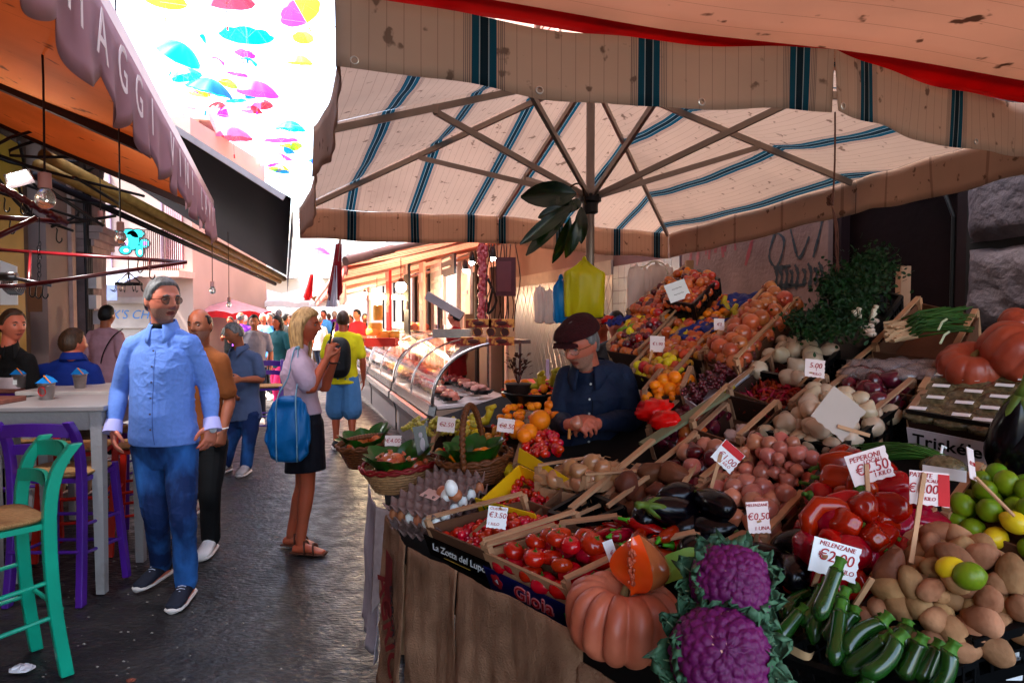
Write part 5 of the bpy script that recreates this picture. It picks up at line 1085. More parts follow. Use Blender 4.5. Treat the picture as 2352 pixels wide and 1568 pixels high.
m = MB(); c = P(2330, 1535, S(2300, 1500, -.1).y - .02); m.box(c, (.035, .002, .05)); m.box(c + V((.004, 0, .035)), (.010, .002, .025)); tag(m.build('paper_label', wpaper), 'small white torn paper label on the black crate, bottom right', 'label')
q = SQ((2020, 1560), (2360, 1640), (2600, 1560), (2300, 1460), off=-.13)
crate(q, .12, 'plastic', 'empty black lattice crate stacked under the potato crate', name='plastic_crate')
place('lemon', S(2185, 1305, .125), (1.5, 0, 1.2), 1.0, 'lemon', 'single orange yellow lemon on top of the potatoes', 'lemon'); place('lime', S(2226, 1322, .125), (1.5, 0, 1.6), 1.1, 'lime', 'single green lime on top of the potatoes', 'lime')
place('tuber1', S(2045, 1300, .10), (.2, .3, 0), .75, 'potato', 'pear shaped brown potato standing at the left of the potato heap', 'potato')
q = SQ((2170, 1185), (2400, 1262), (2480, 1160), (2250, 1075), off=.02); crate(q, .12, 'carton', 'cardboard carton of limes at the right edge', name='cardboard_crate')
pile(q, ['lime', 'lime', 'lime', 'lemon'], .056, 'lime', 'green or yellowish lime in the carton at the right edge', 'lime', 'limes in the right carton', 2, off=-.02, mound=.04, seed=36, fill2=.9, sc=(.85, 1.1))
# zucchini crate and zucchini
qZ = SQ((1785, 1500), (2062, 1590), (2240, 1508), (1945, 1400), off=-.03); crate(qZ, .11, 'plastic', 'black lattice crate of zucchini at the bottom right', name='plastic_crate')
random.seed(41)
def zuc(pa, pb, offa, offb, i, lb='dark green zucchini in the crate at the bottom right', grp='zucchini in the bottom right crate', s=1.0):   # pa = stem end px, pb = blossom end px
    a, b = S(*pa, offa), S(*pb, offb); d = (a - b); L_ = d.length; R3 = d.normalized().to_track_quat('Z', 'Y').to_matrix(); k = L_ / .229; k2 = min(1.05, max(.80, k * .78)) * s
    return place('courgette%d' % i, (a + b) / 2 - d.normalized() * .0095 * k, (R3 @ Matrix.Rotation(rr(0, 6.28), 3, 'Z')).to_euler(), (k2, k2, k), 'zucchini', lb, 'zucchini', grp)
zuc((1932, 1282), (1875, 1425), .17, .10, 1, 'tall zucchini leaning upright against the white card on top of the heap', None)
for pa, pb, oa, ob, i in [((1945, 1350), (1895, 1470), .09, .04, 0), ((1932, 1378), (1915, 1528), .09, .04, 1), ((1965, 1395), (1935, 1490), .06, .03, 2), ((2045, 1410), (1940, 1510), .09, .04, 0), ((2055, 1452), (1935, 1545), .09, .02, 1), ((2080, 1450), (1975, 1552), .10, .05, 2), ((2122, 1455), (2070, 1560), .09, .02, 1), ((2085, 1425), (2065, 1500), .05, .02, 0), ((2195, 1470), (2120, 1600), .09, .0, 2), ((1900, 1330), (1845, 1440), .06, .02, 1), ((1920, 1360), (1865, 1480), .04, .0, 0), ((1850, 1390), (1785, 1470), .05, .01, 1), ((2030, 1415), (1990, 1470), .05, .03, 0), ((2160, 1470), (2110, 1570), .05, .0, 1), ((1870, 1345), (1800, 1430), .02, .0, 2), ((2010, 1500), (1960, 1600), .02, .0, 2)]:
    zuc(pa, pb, oa, ob, i)
# ---- pumpkins
def pumpk(c, R, H, lobes, mat, label, axis=UP, dip=.35, depthl=.13, ph=0, irr=.06, stem=None, name='pumpkin'):
    m = MB(); q_ = V(axis).normalized().to_track_quat('Z', 'Y').to_matrix()
    def f(d):
        a = math.atan2(d.y, d.x) + ph; gq = abs(math.sin(a * lobes / 2 + .35 * math.sin(a * 2)));
        rib = 1 - depthl * (1 - gq ** .45) * (1.0 - .5 * abs(d.z)); k = 1 + irr * noise.noise(d * 1.3 + V((ph * 7, 0, 0))) + .012 * noise.noise(d * 9)
        rxy = math.sqrt(max(0, 1 - d.z * d.z)); t = rxy; z = d.z * H
        if d.z > 0: z = H * (d.z ** .75) - H * dip * math.exp(-(rxy / .34) ** 2)
        else: z = -H * abs(d.z) ** .8 + H * .3 * math.exp(-(rxy / .34) ** 2)
        return V(c) + q_ @ V((d.x * R * rib * k, d.y * R * rib * k, z * (1 + (rib - 1) * .5)))
    m.ball(f, lobes * 12, 48); th = m.build(name, mat, smooth=True); tag(th, label, 'pumpkin'); s = MB(); s.tube([V(c) + q_ @ V((0, 0, H * .55)), V(c) + q_ @ V((.01, 0, H * .75)), V(c) + q_ @ V((.03, .01, H * .82))], [.012, .010, .012], 8); s.build('stem', dstem, th); return th
pkm = M('pumpkin rind', (.52, .12, .05), .5, .35, 5, .5, 25, c2=(.68, .30, .19), coat=.1, dist=.006); pk2 = M('deep pumpkin rind', (.38, .06, .03), .45, .25, 4, .4, 25, c2=(.48, .14, .07), coat=.2, dist=.005)
pc = P(1430, 1416, 1.72); pumpk(pc, .150, .104, 13, pkm, 'big ribbed orange pumpkin at the front corner of the stall', axis=(.05, -.06, 1), dip=.55, depthl=.27, ph=.35)
pumpk(S(2232, 842, .07), .105, .075, 10, pk2, 'ribbed orange pumpkin at the right, left one of the pair', axis=(-.25, -.5, 1), dip=.4, depthl=.10)
pumpk(S(2345, 815, .10), .13, .10, 10, pk2, 'larger ribbed orange pumpkin cut by the right edge', axis=(.5, -.5, 1), depthl=.12, ph=1)
pumpk(S(2345, 745, .15), .07, .05, 10, pk2, 'small ribbed orange pumpkin behind the pair at the right edge', axis=(.3, -.6, 1), depthl=.10, ph=2)
# cut pumpkin wedge on top, wrapped in film
wc_ = P(1460, 1304, 1.68); th = thing('cut_pumpkin', 'film wrapped pumpkin wedge with bright orange flesh standing on the big pumpkin', 'pumpkin', wc_ - UP * .07)
def wedge_pt(a, t):            # a across the rind arc 0..1, t 0 bottom..1 top
    tt = t * PI; r = math.sin(tt) ** .75 if 0 < t < 1 else 0; hgt = -.072 + .150 * t; an = -1.30 + 4.0 * a
    rad = .100 * r * (1 - .45 * t) * (1 - .05 * (1 - abs(math.sin(a * 9)))); return wc_ + V((.012, .02, 0)) + V((rad * math.cos(an), rad * math.sin(an), hgt))
m = MB(); m.grid(lambda u, v: wedge_pt(u, v), 34, 20); m.build('rind', M('wrapped rind', (.38, .12, .035), .1, .25, 5, .3, 20, coat=1.0, c2=(.5, .2, .08)), th, smooth=True)
m = MB(); core = lambda t: wc_ + V((-.012, -.012, -.070 + .146 * t))
edge_l = lambda t: wedge_pt(1.0, t) ; edge_r = lambda t: wedge_pt(.0, t)
m.grid(lambda u, v: lerp(edge_l(v), core(v) + V((.0, .012, 0)), u), 10, 20); m.grid(lambda u, v: lerp(core(v) + V((0, .012, 0)), edge_r(v), u), 10, 20)
m.build('flesh', M('pumpkin flesh', (.85, .16, .02), .2, .1, 20, .2, 30, coat=.8, c2=(.8, .10, .015)), th, smooth=True)
m = MB(); random.seed(3)
for k in range(40): t = rr(.22, .8); m.sph(core(t) + V((rr(-.007, .007), .002 + rr(-.006, .004), 0)), (rr(.003, .006), .003, rr(.004, .008)), 6, 4)
m.build('seeds', M('wet seeds', (.45, .12, .06), .3, .4, 40), th)
film = M('cling film', (.95, .95, .95), .05, .0, trans=1.0, alpha=.10, bump=.8, bs=25)
m = MB(); m.grid(lambda u, v: wc_ + (wedge_pt(u, v) - wc_) * 1.05 + V((1, 1, 1)) * .002 * noise.noise((u * 20, v * 18, 0)), 46, 26); m.build('film', film, th, smooth=True)
# ---- purple cauliflowers
curd = M('purple curd', (.16, .008, .12), .5, .3, 6, .6, 160, c2=(.26, .03, .18), dist=.003); vein = M('pale curd stalk', (.60, .38, .30), .6)
cl_leaf = M('cauliflower leaf', (.06, .16, .09), .5, .35, 7, .35, 25, c2=(.20, .34, .22), transl=.12, dist=.004); rib_l = M('pale leaf rib', (.38, .46, .30), .5)
def cauli(c, R, axis, label, seed, nleaf=13, leafskip=()):
    th = thing('purple_cauliflower', label, 'cauliflower', c - UP * R, None); random.seed(seed); A = V(axis).normalized(); q_ = A.to_track_quat('Z', 'Y').to_matrix()
    cen = []
    for k in range(150):
        z = 1 - (k + .5) / 150 * 1.35; a = k * 2.39996 + rr(-.1, .1); r = math.sqrt(max(0, 1 - z * z)); cen.append((V((r * math.cos(a), r * math.sin(a), z)).normalized(), rr(.8, 1.2)))
    big = [(V((rr(-1, 1), rr(-1, 1), rr(-.2, 1))).normalized(), rr(.02, .07)) for _ in range(16)]
    ev = []
    def f(d):
        b1_, b2_ = 9, 9
        for cc, w_ in cen:
            t = (d - cc).length_squared * w_
            if t < b1_: b2_ = b1_; b1_ = t
            elif t < b2_: b2_ = t
        e = min(1, (math.sqrt(b2_) - math.sqrt(b1_)) / .10); ev.append(e - .5 * max(0, noise.noise(d * 2.5 + V((seed, 0, 0))))); bump = .10 * (1 - b1_ / .03) * .5 + .05 * (e ** .6) + .025 * noise.noise(d * 18) + .022 * noise.noise(d * 44)
        for bc, h_ in big: bump += h_ * math.exp(-(d - bc).length_squared / .12) * .6
        k = .90 + bump; z = d.z * .80 if d.z > 0 else d.z * .5; return c + q_ @ (V((d.x, d.y, z)) * R * k)
    m = MB(); m.ball(f, 120, 76); m.m = [1 if sum(ev[i] for i in fc) / len(fc) < -.08 else 0 for fc in m.f]; me = m.build('curd', [curd, vein], th, smooth=True)
    for k in range(nleaf * 2):
        if k in leafskip: continue
        ring = k % 2; a = 2 * PI * k / (nleaf * 2) + rr(-.12, .12); m = MB(); out = q_ @ V((math.cos(a), math.sin(a), 0)); tan = q_ @ V((-math.sin(a), math.cos(a), 0)); L_ = R * rr(.75, 1.15); W2 = R * rr(.34, .5); sd = k * 3.1 + seed
        def lf(u, v):
            ww = W2 * (math.sin(PI * min(1, .12 + u * .88)) ** .6) * (1 + .22 * noise.noise((u * 7, v * 9, sd))); s_ = (v - .5) * 2; cup = u * 1.0
            p = c + out * R * (.78 + .34 * u - .16 * u * u * (1 - ring)) + A * (R * (-.38 + ring * -.12) + L_ * u * (.80 - .25 * ring)) + out * R * .20 * u * u * (1 if ring else -.1)
            p += tan * s_ * ww - out * abs(s_) ** 1.5 * ww * .35; fr_ = .17 * R * (abs(s_) ** 1.6 + .5 * u * u) * u; p += out * fr_ * noise.noise((u * 6, s_ * 5, sd + 5)) * 1.5 + A * fr_ * noise.noise((u * 7, s_ * 6, sd + 9)) * 1.5; return p
        m.sheet(lf, 16, 14, .0012); lo = m.build('leaf', cl_leaf, th, smooth=True)
        m = MB(); m.tube([lf(t * .8, .5) + out * .002 for t in [i / 7 for i in range(8)]], [R * .055 * (1 - .8 * i / 7) for i in range(8)], 6); m.build('leaf_rib', rib_l, lo, smooth=True)
    m = MB(); m.tube([c - A * R * .3, c - A * R * .85], R * .28, 10); m.build('stump', rib_l, th)
    return th
cauli(P(1678, 1342, 1.52), .092, (-.05, -.75, .65), 'upper purple cauliflower ringed by green leaves', 4)
cauli(P(1655, 1508, 1.42), .108, (-.10, -.80, .60), 'lower purple cauliflower cut by the bottom edge', 9)
m = MB(); c = P(1830, 1490, 1.45); m.grid(lambda u, v: c + V(((u - .5) * .09, .02 * math.sin(u * 7), (v - .5) * .02 * math.sin(PI * u) - .01 * u)), 10, 4); tag(m.build('dry_leaf', M('tan dry leaf', (.45, .33, .2), .8), smooth=True), 'curled tan dry leaf beside the lower cauliflower', 'leaf')
m = MB()
for k in range(3): leaf(m, S(1500 + k * 14, 1340 - k * 5, .10), (.7, .3, .5), (0, -1, .5), .12, .03)
tag(m.build('pale_leaf', M('pale green leaf', (.30, .45, .10), .5, transl=.2), smooth=True), 'pale yellow green leaf between pumpkin and upper cauliflower', 'leaf')
# ---- herbs, spring onions, bags
herb = M('dark parsley', (.010, .045, .008), .6, .4, 15, c2=(.03, .10, .02)); random.seed(51)
def herbs(spots, n, label, name='herb_bunch', s=.018, mat=herb, box=(.16, .12)):
    m = MB()
    for k in range(n):
        px, py, w_, h_ = random.choice(spots); c = S(px + random.gauss(0, w_), py + random.gauss(0, h_), .10 + rr(0, .10)); d = V((rr(-1, 1), rr(-1, .2), rr(-.3, 1)))
        leaf(m, c, d, (rr(-1, 1), -1, rr(-1, 1)), s * rr(.7, 1.5), s * .35) if k % 3 else m.tube([c, c + d * .04], .0012, 3)
    tag(m.build(name, mat), label, 'herbs')
q = tier([(1790, 795), (1960, 830), (2070, 680), (1930, 640)], .03, 'plastic', .12, 'big black crate spilling dark herbs by the brown door', 'plastic_crate')
herbs([(1870, 745, 30, 18), (1930, 735, 30, 20), (1960, 700, 22, 22)], 2600, 'bushy dark parsley spilling from the black crate, lower bunch')
herbs([(1960, 640, 26, 22), (2010, 620, 24, 24), (1920, 660, 20, 16)], 2400, 'tall dark herb bunch leaning on the brown door, upper bunch', s=.022)
m = MB()
for k in range(9): p = S(1985 + rr(-22, 22), 735 + rr(-14, 8), .16); m.tube([p, p + V((rr(-.02, .02), rr(-.02, 0), rr(.02, .05)))], [.006, .010], 6)
tag(m.build('leek_ends', M('white leek', (.6, .55, .45), .5), smooth=True), 'pale leek ends sticking out of the dark herbs', 'leeks')
m = MB()
for k in range(6): p = S(rr(1975, 2010), rr(735, 770), .14); m.sph(p, (.02, .02, .012), 8, 5)
tag(m.build('radish_bunch', M('pale radish', (.6, .5, .42), .5), smooth=True), 'few pale round radishes among the herbs', 'radishes')
q = tier([(2005, 800), (2190, 820), (2245, 720), (2110, 690)], .05, 'carton', .11, 'cardboard crate of spring onions at the upper right', 'cardboard_crate')
random.seed(52); gon = M('spring onion green', (.04, .13, .03), .5, .3, 9, c2=(.10, .22, .05)); 
m = MB(); m2 = MB()
for k in range(90):
    a = S(2035 + rr(-6, 24), 768 + rr(-26, 16), .10 + rr(0, .05)); b = S(2190 + rr(-30, 50), 735 + rr(-32, 28), .12 + rr(0, .05)); md = (a + b) / 2 + V((rr(-.02, .02), 0, rr(0, .03)))
    m.tube([lerp(a, b, .28), md, b], [.004, .0035, .002], 5); m2.tube([a, lerp(a, b, .30)], [.007, .0045], 6)
o = m.build('spring_onions', gon, smooth=True); tag(o, 'dark spring onion bunch with pinkish bulbs lying in the upper right crate', 'spring onions', kind=None); m2.build('white_ends', M('spring onion white', (.55, .42, .28), .5), o)
for k, (px, py) in enumerate(((2165, 745), (2170, 775))):
    m = MB(); p = S(px, py, .20); m.tube([p + EN * .05, p + NN * .01, p - EN * .05], .004, 5); tag(m.build('twine_tie', M('pale twine', (.5, .55, .4), .7)), ['pale tie round the upper spring onion bunch, far one', 'pale tie round the upper spring onion bunch, near one'][k], 'tie')
q = tier([(1925, 868), (2120, 905), (2165, 835), (2010, 800)], .03, 'carton', .11, 'cardboard crate of film wrapped garlic and herbs', 'cardboard_crate')
random.seed(53); fm = M('wrapping film', (.55, .48, .48), .12, .2, 12, .7, 18, trans=.55, alpha=.75, coat=.5)
for k in range(11):
    px, py = [(1960, 855), (1995, 862), (2035, 845), (2075, 860), (2060, 835), (2105, 850), (2010, 838), (2130, 838), (1975, 838), (2090, 838), (2140, 860)][k]; m = MB(); p = S(px, py, .05)
    m.ball(lambda d: p + (EB * d.x * 1.5 + EN * d.y + NN * d.z * .6) * .036 * (1 + .35 * noise.noise(d * 2 + V((k * 3, 0, 0)))), 16, 10); tag(m.build('wrapped_bundle', fm, smooth=True), 'film wrapped bundle in the cardboard crate below the spring onions', 'package', 'film wrapped bundles below the spring onions')
# oregano bags
qX = SQ((2085, 955), (2400, 1012), (2420, 890), (2175, 840), off=.02); cX = crate(qX, .12, 'dark', 'dark crate of dried oregano bags with white board lettered Triskele', name='oregano_crate')
o_, bf, bd, bn = board([qX[0], qX[1], qX[2], qX[3]], .12, M('white board', (.66, .6, .64), .4, .05), cX, .035, .13, ov=.0); txt('Triskéle', .06, bf(.31, .42), bd, bn, M('black ink', (.02, .015, .02), .5), o_, bold=.001, shear=.1, gap=1.05)
m = MB(); m.bar(qX[0] + NN * .02, qX[1] + NN * .02, .02, .012); m.build('black_edge', blackp, cX)
org = M('dried oregano', (.12, .10, .045), .25, .5, 60, .8, 60, coat=.5, c2=(.26, .22, .13)); random.seed(55)
for r in range(5):
    for k in range(4):
        p = lerp(lerp(qX[0], qX[1], (k + .5) / 4), lerp(qX[3], qX[2], (k + .5) / 4), .08 + r * .2) + NN * (.0 + r * .004); th = thing('oregano_bag', 'clear bag of dried oregano with white label in the Triskele crate', 'bag', p, 'oregano bags in the crate'); m = MB()
        m.ball(lambda d: p + (EB * d.x * .072 + EN * d.y * .055 + NN * d.z * .024) * (1 + .15 * noise.noise(d * 2.5 + V((k, r, 0)))), 16, 10); m.build('contents', org, th, smooth=True)
        m = MB(); c = p + NN * .030 - EN * .02 + EB * rr(-.02, .02); m.panel(c - EB * .025 - EN * .008, c + EB * .025 - EN * .008, c + EB * .025 + EN * .012, c - EB * .025 + EN * .012, .001); m.build('label', wpaper, th)
# big aubergines, chives
place('aubergine1', S(2325, 1000, .09), (.25, -.1, .3), 1.45, 'aubergine', 'large standing aubergine with bright green calyx at the right edge', 'aubergine'); place('aubergine0', S(2372, 1020, .06), (.3, .3, 0), 1.4, 'aubergine', 'aubergine behind the large standing one, cut by the right edge', 'aubergine')
random.seed(56); m = MB()
for k in range(110):
    a = S(2190 + rr(-5, 10), 1058 + rr(-4, 8), .05 + rr(0, .03)); b = S(1985 + rr(-30, 50), 1050 + rr(-30, 10), .03 + rr(0, .04)); md = (a + b) / 2 + NN * rr(.01, .035); m.tube(cat([a, md, b], 4), .0018, 4)
o = m.build('chive_bunch', gon); tag(o, 'bunch of long chives tied with a white band above the peppers', 'chives'); m = MB(); p = S(2168, 1052, .05); m.tube([p + EN * .025 + NN * .02, p + NN * .04, p - EN * .04 + NN * .01, p - EN * .045 - NN * .02], .004, 5); m.build('band', wpaper, o)
m = MB(); p = S(2165, 1075, .06); m.ball(lambda d: p + (EB * d.x * .06 + EN * d.y * .045 + NN * d.z * .035), 14, 9); o = m.build('oregano_bag', org, smooth=True); tag(o, 'oregano bag with printed label lying above the price card for potatoes', 'bag'); m = MB(); c = S(2168, 1100, .11); m.panel(c - EB * .05, c + EB * .05, c + EB * .05 + UP * .03, c - EB * .05 + UP * .03, .001); m.build('label', wpaper, o)
# ---- price cards : centre px, width px, height px, tilt, text rows (text, size, dx, dy), stick end px
def pcard(cx_, cy_, w, h, tilt, rows, stick, label, off=.14, mat=paper, red=None, ink=redink, yaw=0, cut=.06, seed=1):
    c = S(cx_, cy_, off); Y = c.y; s = Y / F; th = thing('price_card', label, 'price card', c, 'hand written price cards on sticks'); X = V((math.cos(yaw) * math.cos(tilt), math.sin(yaw), -math.sin(tilt))).normalized(); nr = V((math.sin(yaw), -math.cos(yaw), .22)).normalized(); X = (X - nr * X.dot(nr)).normalized(); Z = nr.cross(X) * -1
    if Z.z < 0: Z = -Z
    W_, H_ = w * s / 2, h * s / 2; random.seed(seed); n = 9; pts = []
    for k in range(n): pts.append((-1 + 2 * k / n, -1 + (cut if k % 2 else 0)))
    for k in range(n): pts.append((1 - (cut if k % 2 else 0), -1 + 2 * k / n))
    pts += [(1, 1), (-1, 1)]; m = MB(); P_ = lambda x, y: c + X * x * W_ + Z * y * H_
    m.add([P_(*p) for p in pts] + [P_(*p) - nr * .0015 for p in pts], [tuple(range(len(pts))), tuple(range(len(pts), 2 * len(pts)))[::-1]] + [(i, len(pts) + i, len(pts) + (i + 1) % len(pts), (i + 1) % len(pts)) for i in range(len(pts))]); ca = m.build('card', mat, th)
    if red:
        x0, x1, y0, y1 = red; m = MB(); m.panel(P_(x0, y0) + nr * .0008, P_(x1, y0) + nr * .0008, P_(x1, y1) + nr * .0008, P_(x0, y1) + nr * .0008, .0004); m.build('red_patch', redpap, ca)
    for t, sz, dx, dy in rows: txt(t, sz * s, P_(dx, dy), X, Z, ink, ca, shear=.15, lift=.0014, bold=-.0)
    if stick:
        b = S(stick[0], stick[1], stick[4] if len(stick) > 4 else .02); a = P_(stick[2], stick[3]) + nr * .004; m = MB(); m.bar(b, a, .011, .004, nr); m.build('stick', wood, th)
    return th
pcard(1998, 1070, 100, 72, -.28, [('PEPERONI', 17, -.1, .62), ('LOCALI', 13, .2, .30), ('€2.50', 34, .05, -.12), ('1 KILO', 14, .45, -.62)], (1995, 1155, -.15, .2, .12), 'card reading PEPERONI LOCALI 2.50 stuck in the red peppers', off=.20)
pcard(2135, 1122, 92, 78, .10, [('PATATE', 15, -.45, .75), ('LOCALI', 11, -.0, .45), ('€1.00', 30, -.35, -.05), ('1 KILO', 12, -.1, -.6)], (2092, 1292, -.3, .9, .10), 'card reading PATATE 1.00 with red right half above the potatoes', off=.20, red=(.42, 1.0, -.95, .9))
pcard(1918, 1285, 112, 80, .28, [('MELENZANE', 15, 0, .75), ('€2.00', 36, .0, .1), ('KILO', 15, .55, -.55)], (1868, 1345, -.45, .1, .05), 'white card reading MELENZANE 2.00 behind the zucchini', off=.13, mat=wpaper)
pcard(1742, 1188, 52, 72, -.05, [('MELENZANE', 9, -.05, .78), ('€0.50', 22, .0, .05), ('1 UNA', 12, .2, -.68)], (1735, 1245, 0, -.2, .03), 'small card reading 0.50 1 UNA above the upper cauliflower', off=.15)
pcard(1672, 1048, 58, 56, .75, [('€1.00', 20, .05, -.2), ('1 KILO', 9, .2, -.65)], (1632, 1125, -.55, -.3, .05), 'tilted white and red card reading 1.00 between the onion crates', off=.14, mat=wpaper, red=(-.95, .95, .35, .98))
pcard(1872, 846, 46, 42, .12, [('5.00', 17, .05, .3), ('1', 9, .1, -.15), ('KILO', 9, .2, -.6)], (1835, 885, -.4, -.5, .05), 'pink card reading 5.00 above the chilli carton', off=.14)
pcard(1142, 1188, 46, 50, .12, [('CILIEGINO', 8, .0, .78), ('€3.50', 17, .0, .2), ('1 KILO', 9, -.3, -.6)], (1080, 1230, .3, .9, .0), 'white card reading 3.50 over the cherry tomatoes', off=.13, mat=wpaper)
pcard(1162, 1215 - 238, 40, 32, .12, [('€8.50', 15, .1, -.1)], (1012 + 140, 1010, -.3, 0, .0), 'pink card reading 8.50 behind the handled basket', off=.10)
pcard(903, 1012, 38, 25, .0, [('€4.00', 14, .0, .0)], (878, 1020, -.9, .2, .02), 'card reading 4.00 between the two left baskets', off=.10)
pcard(1025, 975, 42, 34, .1, [('€2.50', 14, .0, .0)], (1000, 1010, -.3, 0, .0), 'card reading 2.50 behind the left baskets', off=.12)
pcard(2232, 1065, 40, 74, .35, [('€1.50', 13, .0, .0)], (2330, 1185, .2, -.8, .09), 'slanted card reading 1.50 left of the limes', off=.20, yaw=.7)
pcard(1926, 950, 92, 92, .72, [], (1998, 1000, .3, -.55, .09), 'large blank grey card tilted over the white onions', off=.17, mat=M('blank grey card', (.50, .42, .37), .6, .05))
pcard(1652, 745, 24, 28, .05, [('€2', 10, 0, 0)], (1648, 815, -.2, -.9, .05), 'small pink card on a stick in the fruit boxes, middle one', off=.16); pcard(1510, 790, 34, 38, .05, [('€1.90', 10, 0, 0)], (1488, 840, -.7, -.8, .05), 'pink card in front of the dark plums right of the vendor', off=.12); pcard(1565, 692, 26, 30, .1, [('€2', 10, 0, 0)], (1520, 745, -.3, -.9, .05), 'small card below the paper bags in the top fruit box', off=.16)
pcard(1556, 668, 50, 44, -.35, [('~~~', 14, 0, .3), ('~~~', 14, 0, -.3)], None, 'white printed leaflet leaning on the paper bags', off=.24, mat=wpaper, cut=0, ink=M('grey ink', (.25, .22, .22), .6))
pcard(1405, 1270, 24, 60, -.35, [('€', 14, 0, 0)], None, 'half hidden white card standing behind the cut pumpkin', off=.14, mat=wpaper, cut=0)
# loose sticks
for k, (a, b, oa, ob, lb) in enumerate([((1965, 1388), (2003, 1328), .05, .12, 'bare wooden stick end standing between zucchini and potatoes'), ((1330, 1180), (1400, 1150), .0, .0, 'thin lath lying by the empty lattice crate')]):
    m = MB(); m.bar(S(*a, oa), S(*b, ob), .012, .006, (0, -1, 0)); tag(m.build('wooden_stick', wood), lb, 'stick')
# photo card at the baskets
c = S(968, 1012, .12); th = thing('picture_card', 'dark narrow portrait postcard propped behind the left basket', 'postcard', c); m = MB(); ax = (V((.97, .2, .15)).normalized(), V((-.2, .97, -.2)).normalized(), V((-.2, .1, .97)).normalized()); m.box(c, (.055, .003, .13), ax); m.build('card', M('dark picture', (.06, .05, .055), .2), th); m = MB(); m.sph(c - ax[1] * .003 + ax[2] * .025, (.009, .002, .013), 10, 6); m.sph(c - ax[1] * .003 - ax[2] * .02, (.012, .002, .035), 10, 6); m.build('printed_figure', M('pale print', (.45, .4, .42), .4), th)
# bunch of rubber leaves, bags on the pole
th = thing('leaf_branch', 'branch of large dark magnolia leaves tied to the umbrella pole', 'branch', P(1330, 440, 4.15)); m = MB(); m.tube(cat([P(1345, 470, 4.25), P(1335, 425, 4.15), P(1310, 430, 4.1), P(1290, 470, 4.1)]), .006, 6); m.build('twig', M('brown twig', (.08, .05, .02), .8), th)
bgl = M('glossy dark leaf', (.012, .045, .012), .25, .3, 5, .2, 12, c2=(.035, .09, .02), coat=.4, transl=.1)
for a, b, w in [((1325, 445), (1197, 452), 30), ((1310, 455), (1290, 490), 26), ((1318, 470), (1195, 560), 16), ((1305, 490), (1208, 585), 16), ((1312, 500), (1270, 605), 14), ((1330, 500), (1300, 592), 16), ((1300, 478), (1235, 500), 14), ((1325, 455), (1318, 485), 14), ((1335, 475), (1335, 560), 15)]:
    A_, B_ = P(*a, 4.1 + rr(-.08, .04)), P(*b, 4.05 + rr(-.1, .1)); m = MB(); leaf(m, A_, B_ - A_, (rr(-.3, .3), -1, rr(-.2, .5)), (B_ - A_).length, w / F * 4.1, .25); m.build('leaf', bgl, th, smooth=True)
def bag(px, py, Y, w, h, mat, label, tag_='plastic_bag', fold=5, dep=.05, seed=1, top=.35):
    c = P(px, py, Y); W_, H_ = w / F * Y, h / F * Y; th = thing(tag_, label, 'bag', c); m = MB()
    def f(d):
        rz = math.sqrt(max(1e-6, 1 - d.z * d.z)); t = (math.copysign(abs(d.z) ** .45, d.z) + 1) / 2; t = (d.z * .5 + .5) * .5 + t * .5; wd = (1.0 if t < .80 else 1 - ((t - .80) / .20) ** .8 * (1 - top)) * (.92 + .08 * t); x = math.copysign(abs(d.x / rz) ** .8, d.x) * min(1, rz * 2.2); y = d.y; return c + V((x * W_ / 2 * wd * (1 + .05 * noise.noise((d.z * 3, seed, 0))), y * dep * wd + .55 * dep * noise.noise((x * fold, d.z * 1.0, seed * 4.0)), (2 * t - 1) * H_ / 2 + .006 * math.sin(x * 9 + seed)))
    m.ball(f, 44, 24); m.build('bag_body', mat, th, smooth=True); m = MB(); m.tube(cat([c + V((-.01, 0, H_ * .47)), c + V((0, 0, H_ * .55)), c + V((.01, .0, H_ * .47))]), .008, 6); m.build('handle', mat, th); return th
bag(1342, 665, 3.95, 98, 135, M('yellow bag plastic', (.62, .55, .03), .35, .1, 5, .5, 12, transl=.35), 'yellow plastic bag knotted to the umbrella pole above the vendor', seed=2, top=.14)
bag(1288, 690, 4.0, 38, 105, M('blue bag plastic', (.02, .28, .55), .35, .1, 5, .5, 12, transl=.3), 'blue plastic bag behind the yellow one on the pole', seed=3, top=.14)
wb = M('white bag plastic', (.72, .60, .56), .5, .08, 5, .5, 15, transl=.25)
for k, (px, py, w, h) in enumerate([(1460, 668, 42, 110), (1480, 672, 40, 105), (1508, 665, 52, 115), (1532, 662, 34, 100)]): bag(px, py, 4.6 + .05 * k, w, h, wb, ['leftmost white carrier bag on the hook above the fruit', 'second white carrier bag on the hook above the fruit', 'widest white carrier bag of the hooked bunch', 'rightmost paper white bag of the hooked bunch'][k], 'carrier_bag', seed=k + 4, top=.7, dep=.03)
m = MB(); m.tube(cat([P(1450, 615, 4.6), P(1480, 612, 4.6), P(1500, 600, 4.6), P(1525, 608, 4.6), P(1535, 630, 4.6)]), .006, 6); tag(m.build('bag_cord', M('pale cord', (.6, .5, .42), .7), smooth=True), 'pale cord looping over the white carrier bags', 'cord')
for k, (px, py, w, h) in enumerate([(1240, 700, 30, 85), (1262, 705, 28, 80), (1283, 695, 26, 75)]): bag(px, py, 9.6, w, h, M('beige bag', (.62, .50, .42), .6, .1, 5, .4, 15, transl=.2), ['left beige bag hanging on the quilted metal wall', 'middle beige bag hanging on the quilted metal wall', 'right beige bag hanging on the quilted metal wall'][k], 'hanging_bag', seed=k + 9, top=.6, dep=.04)
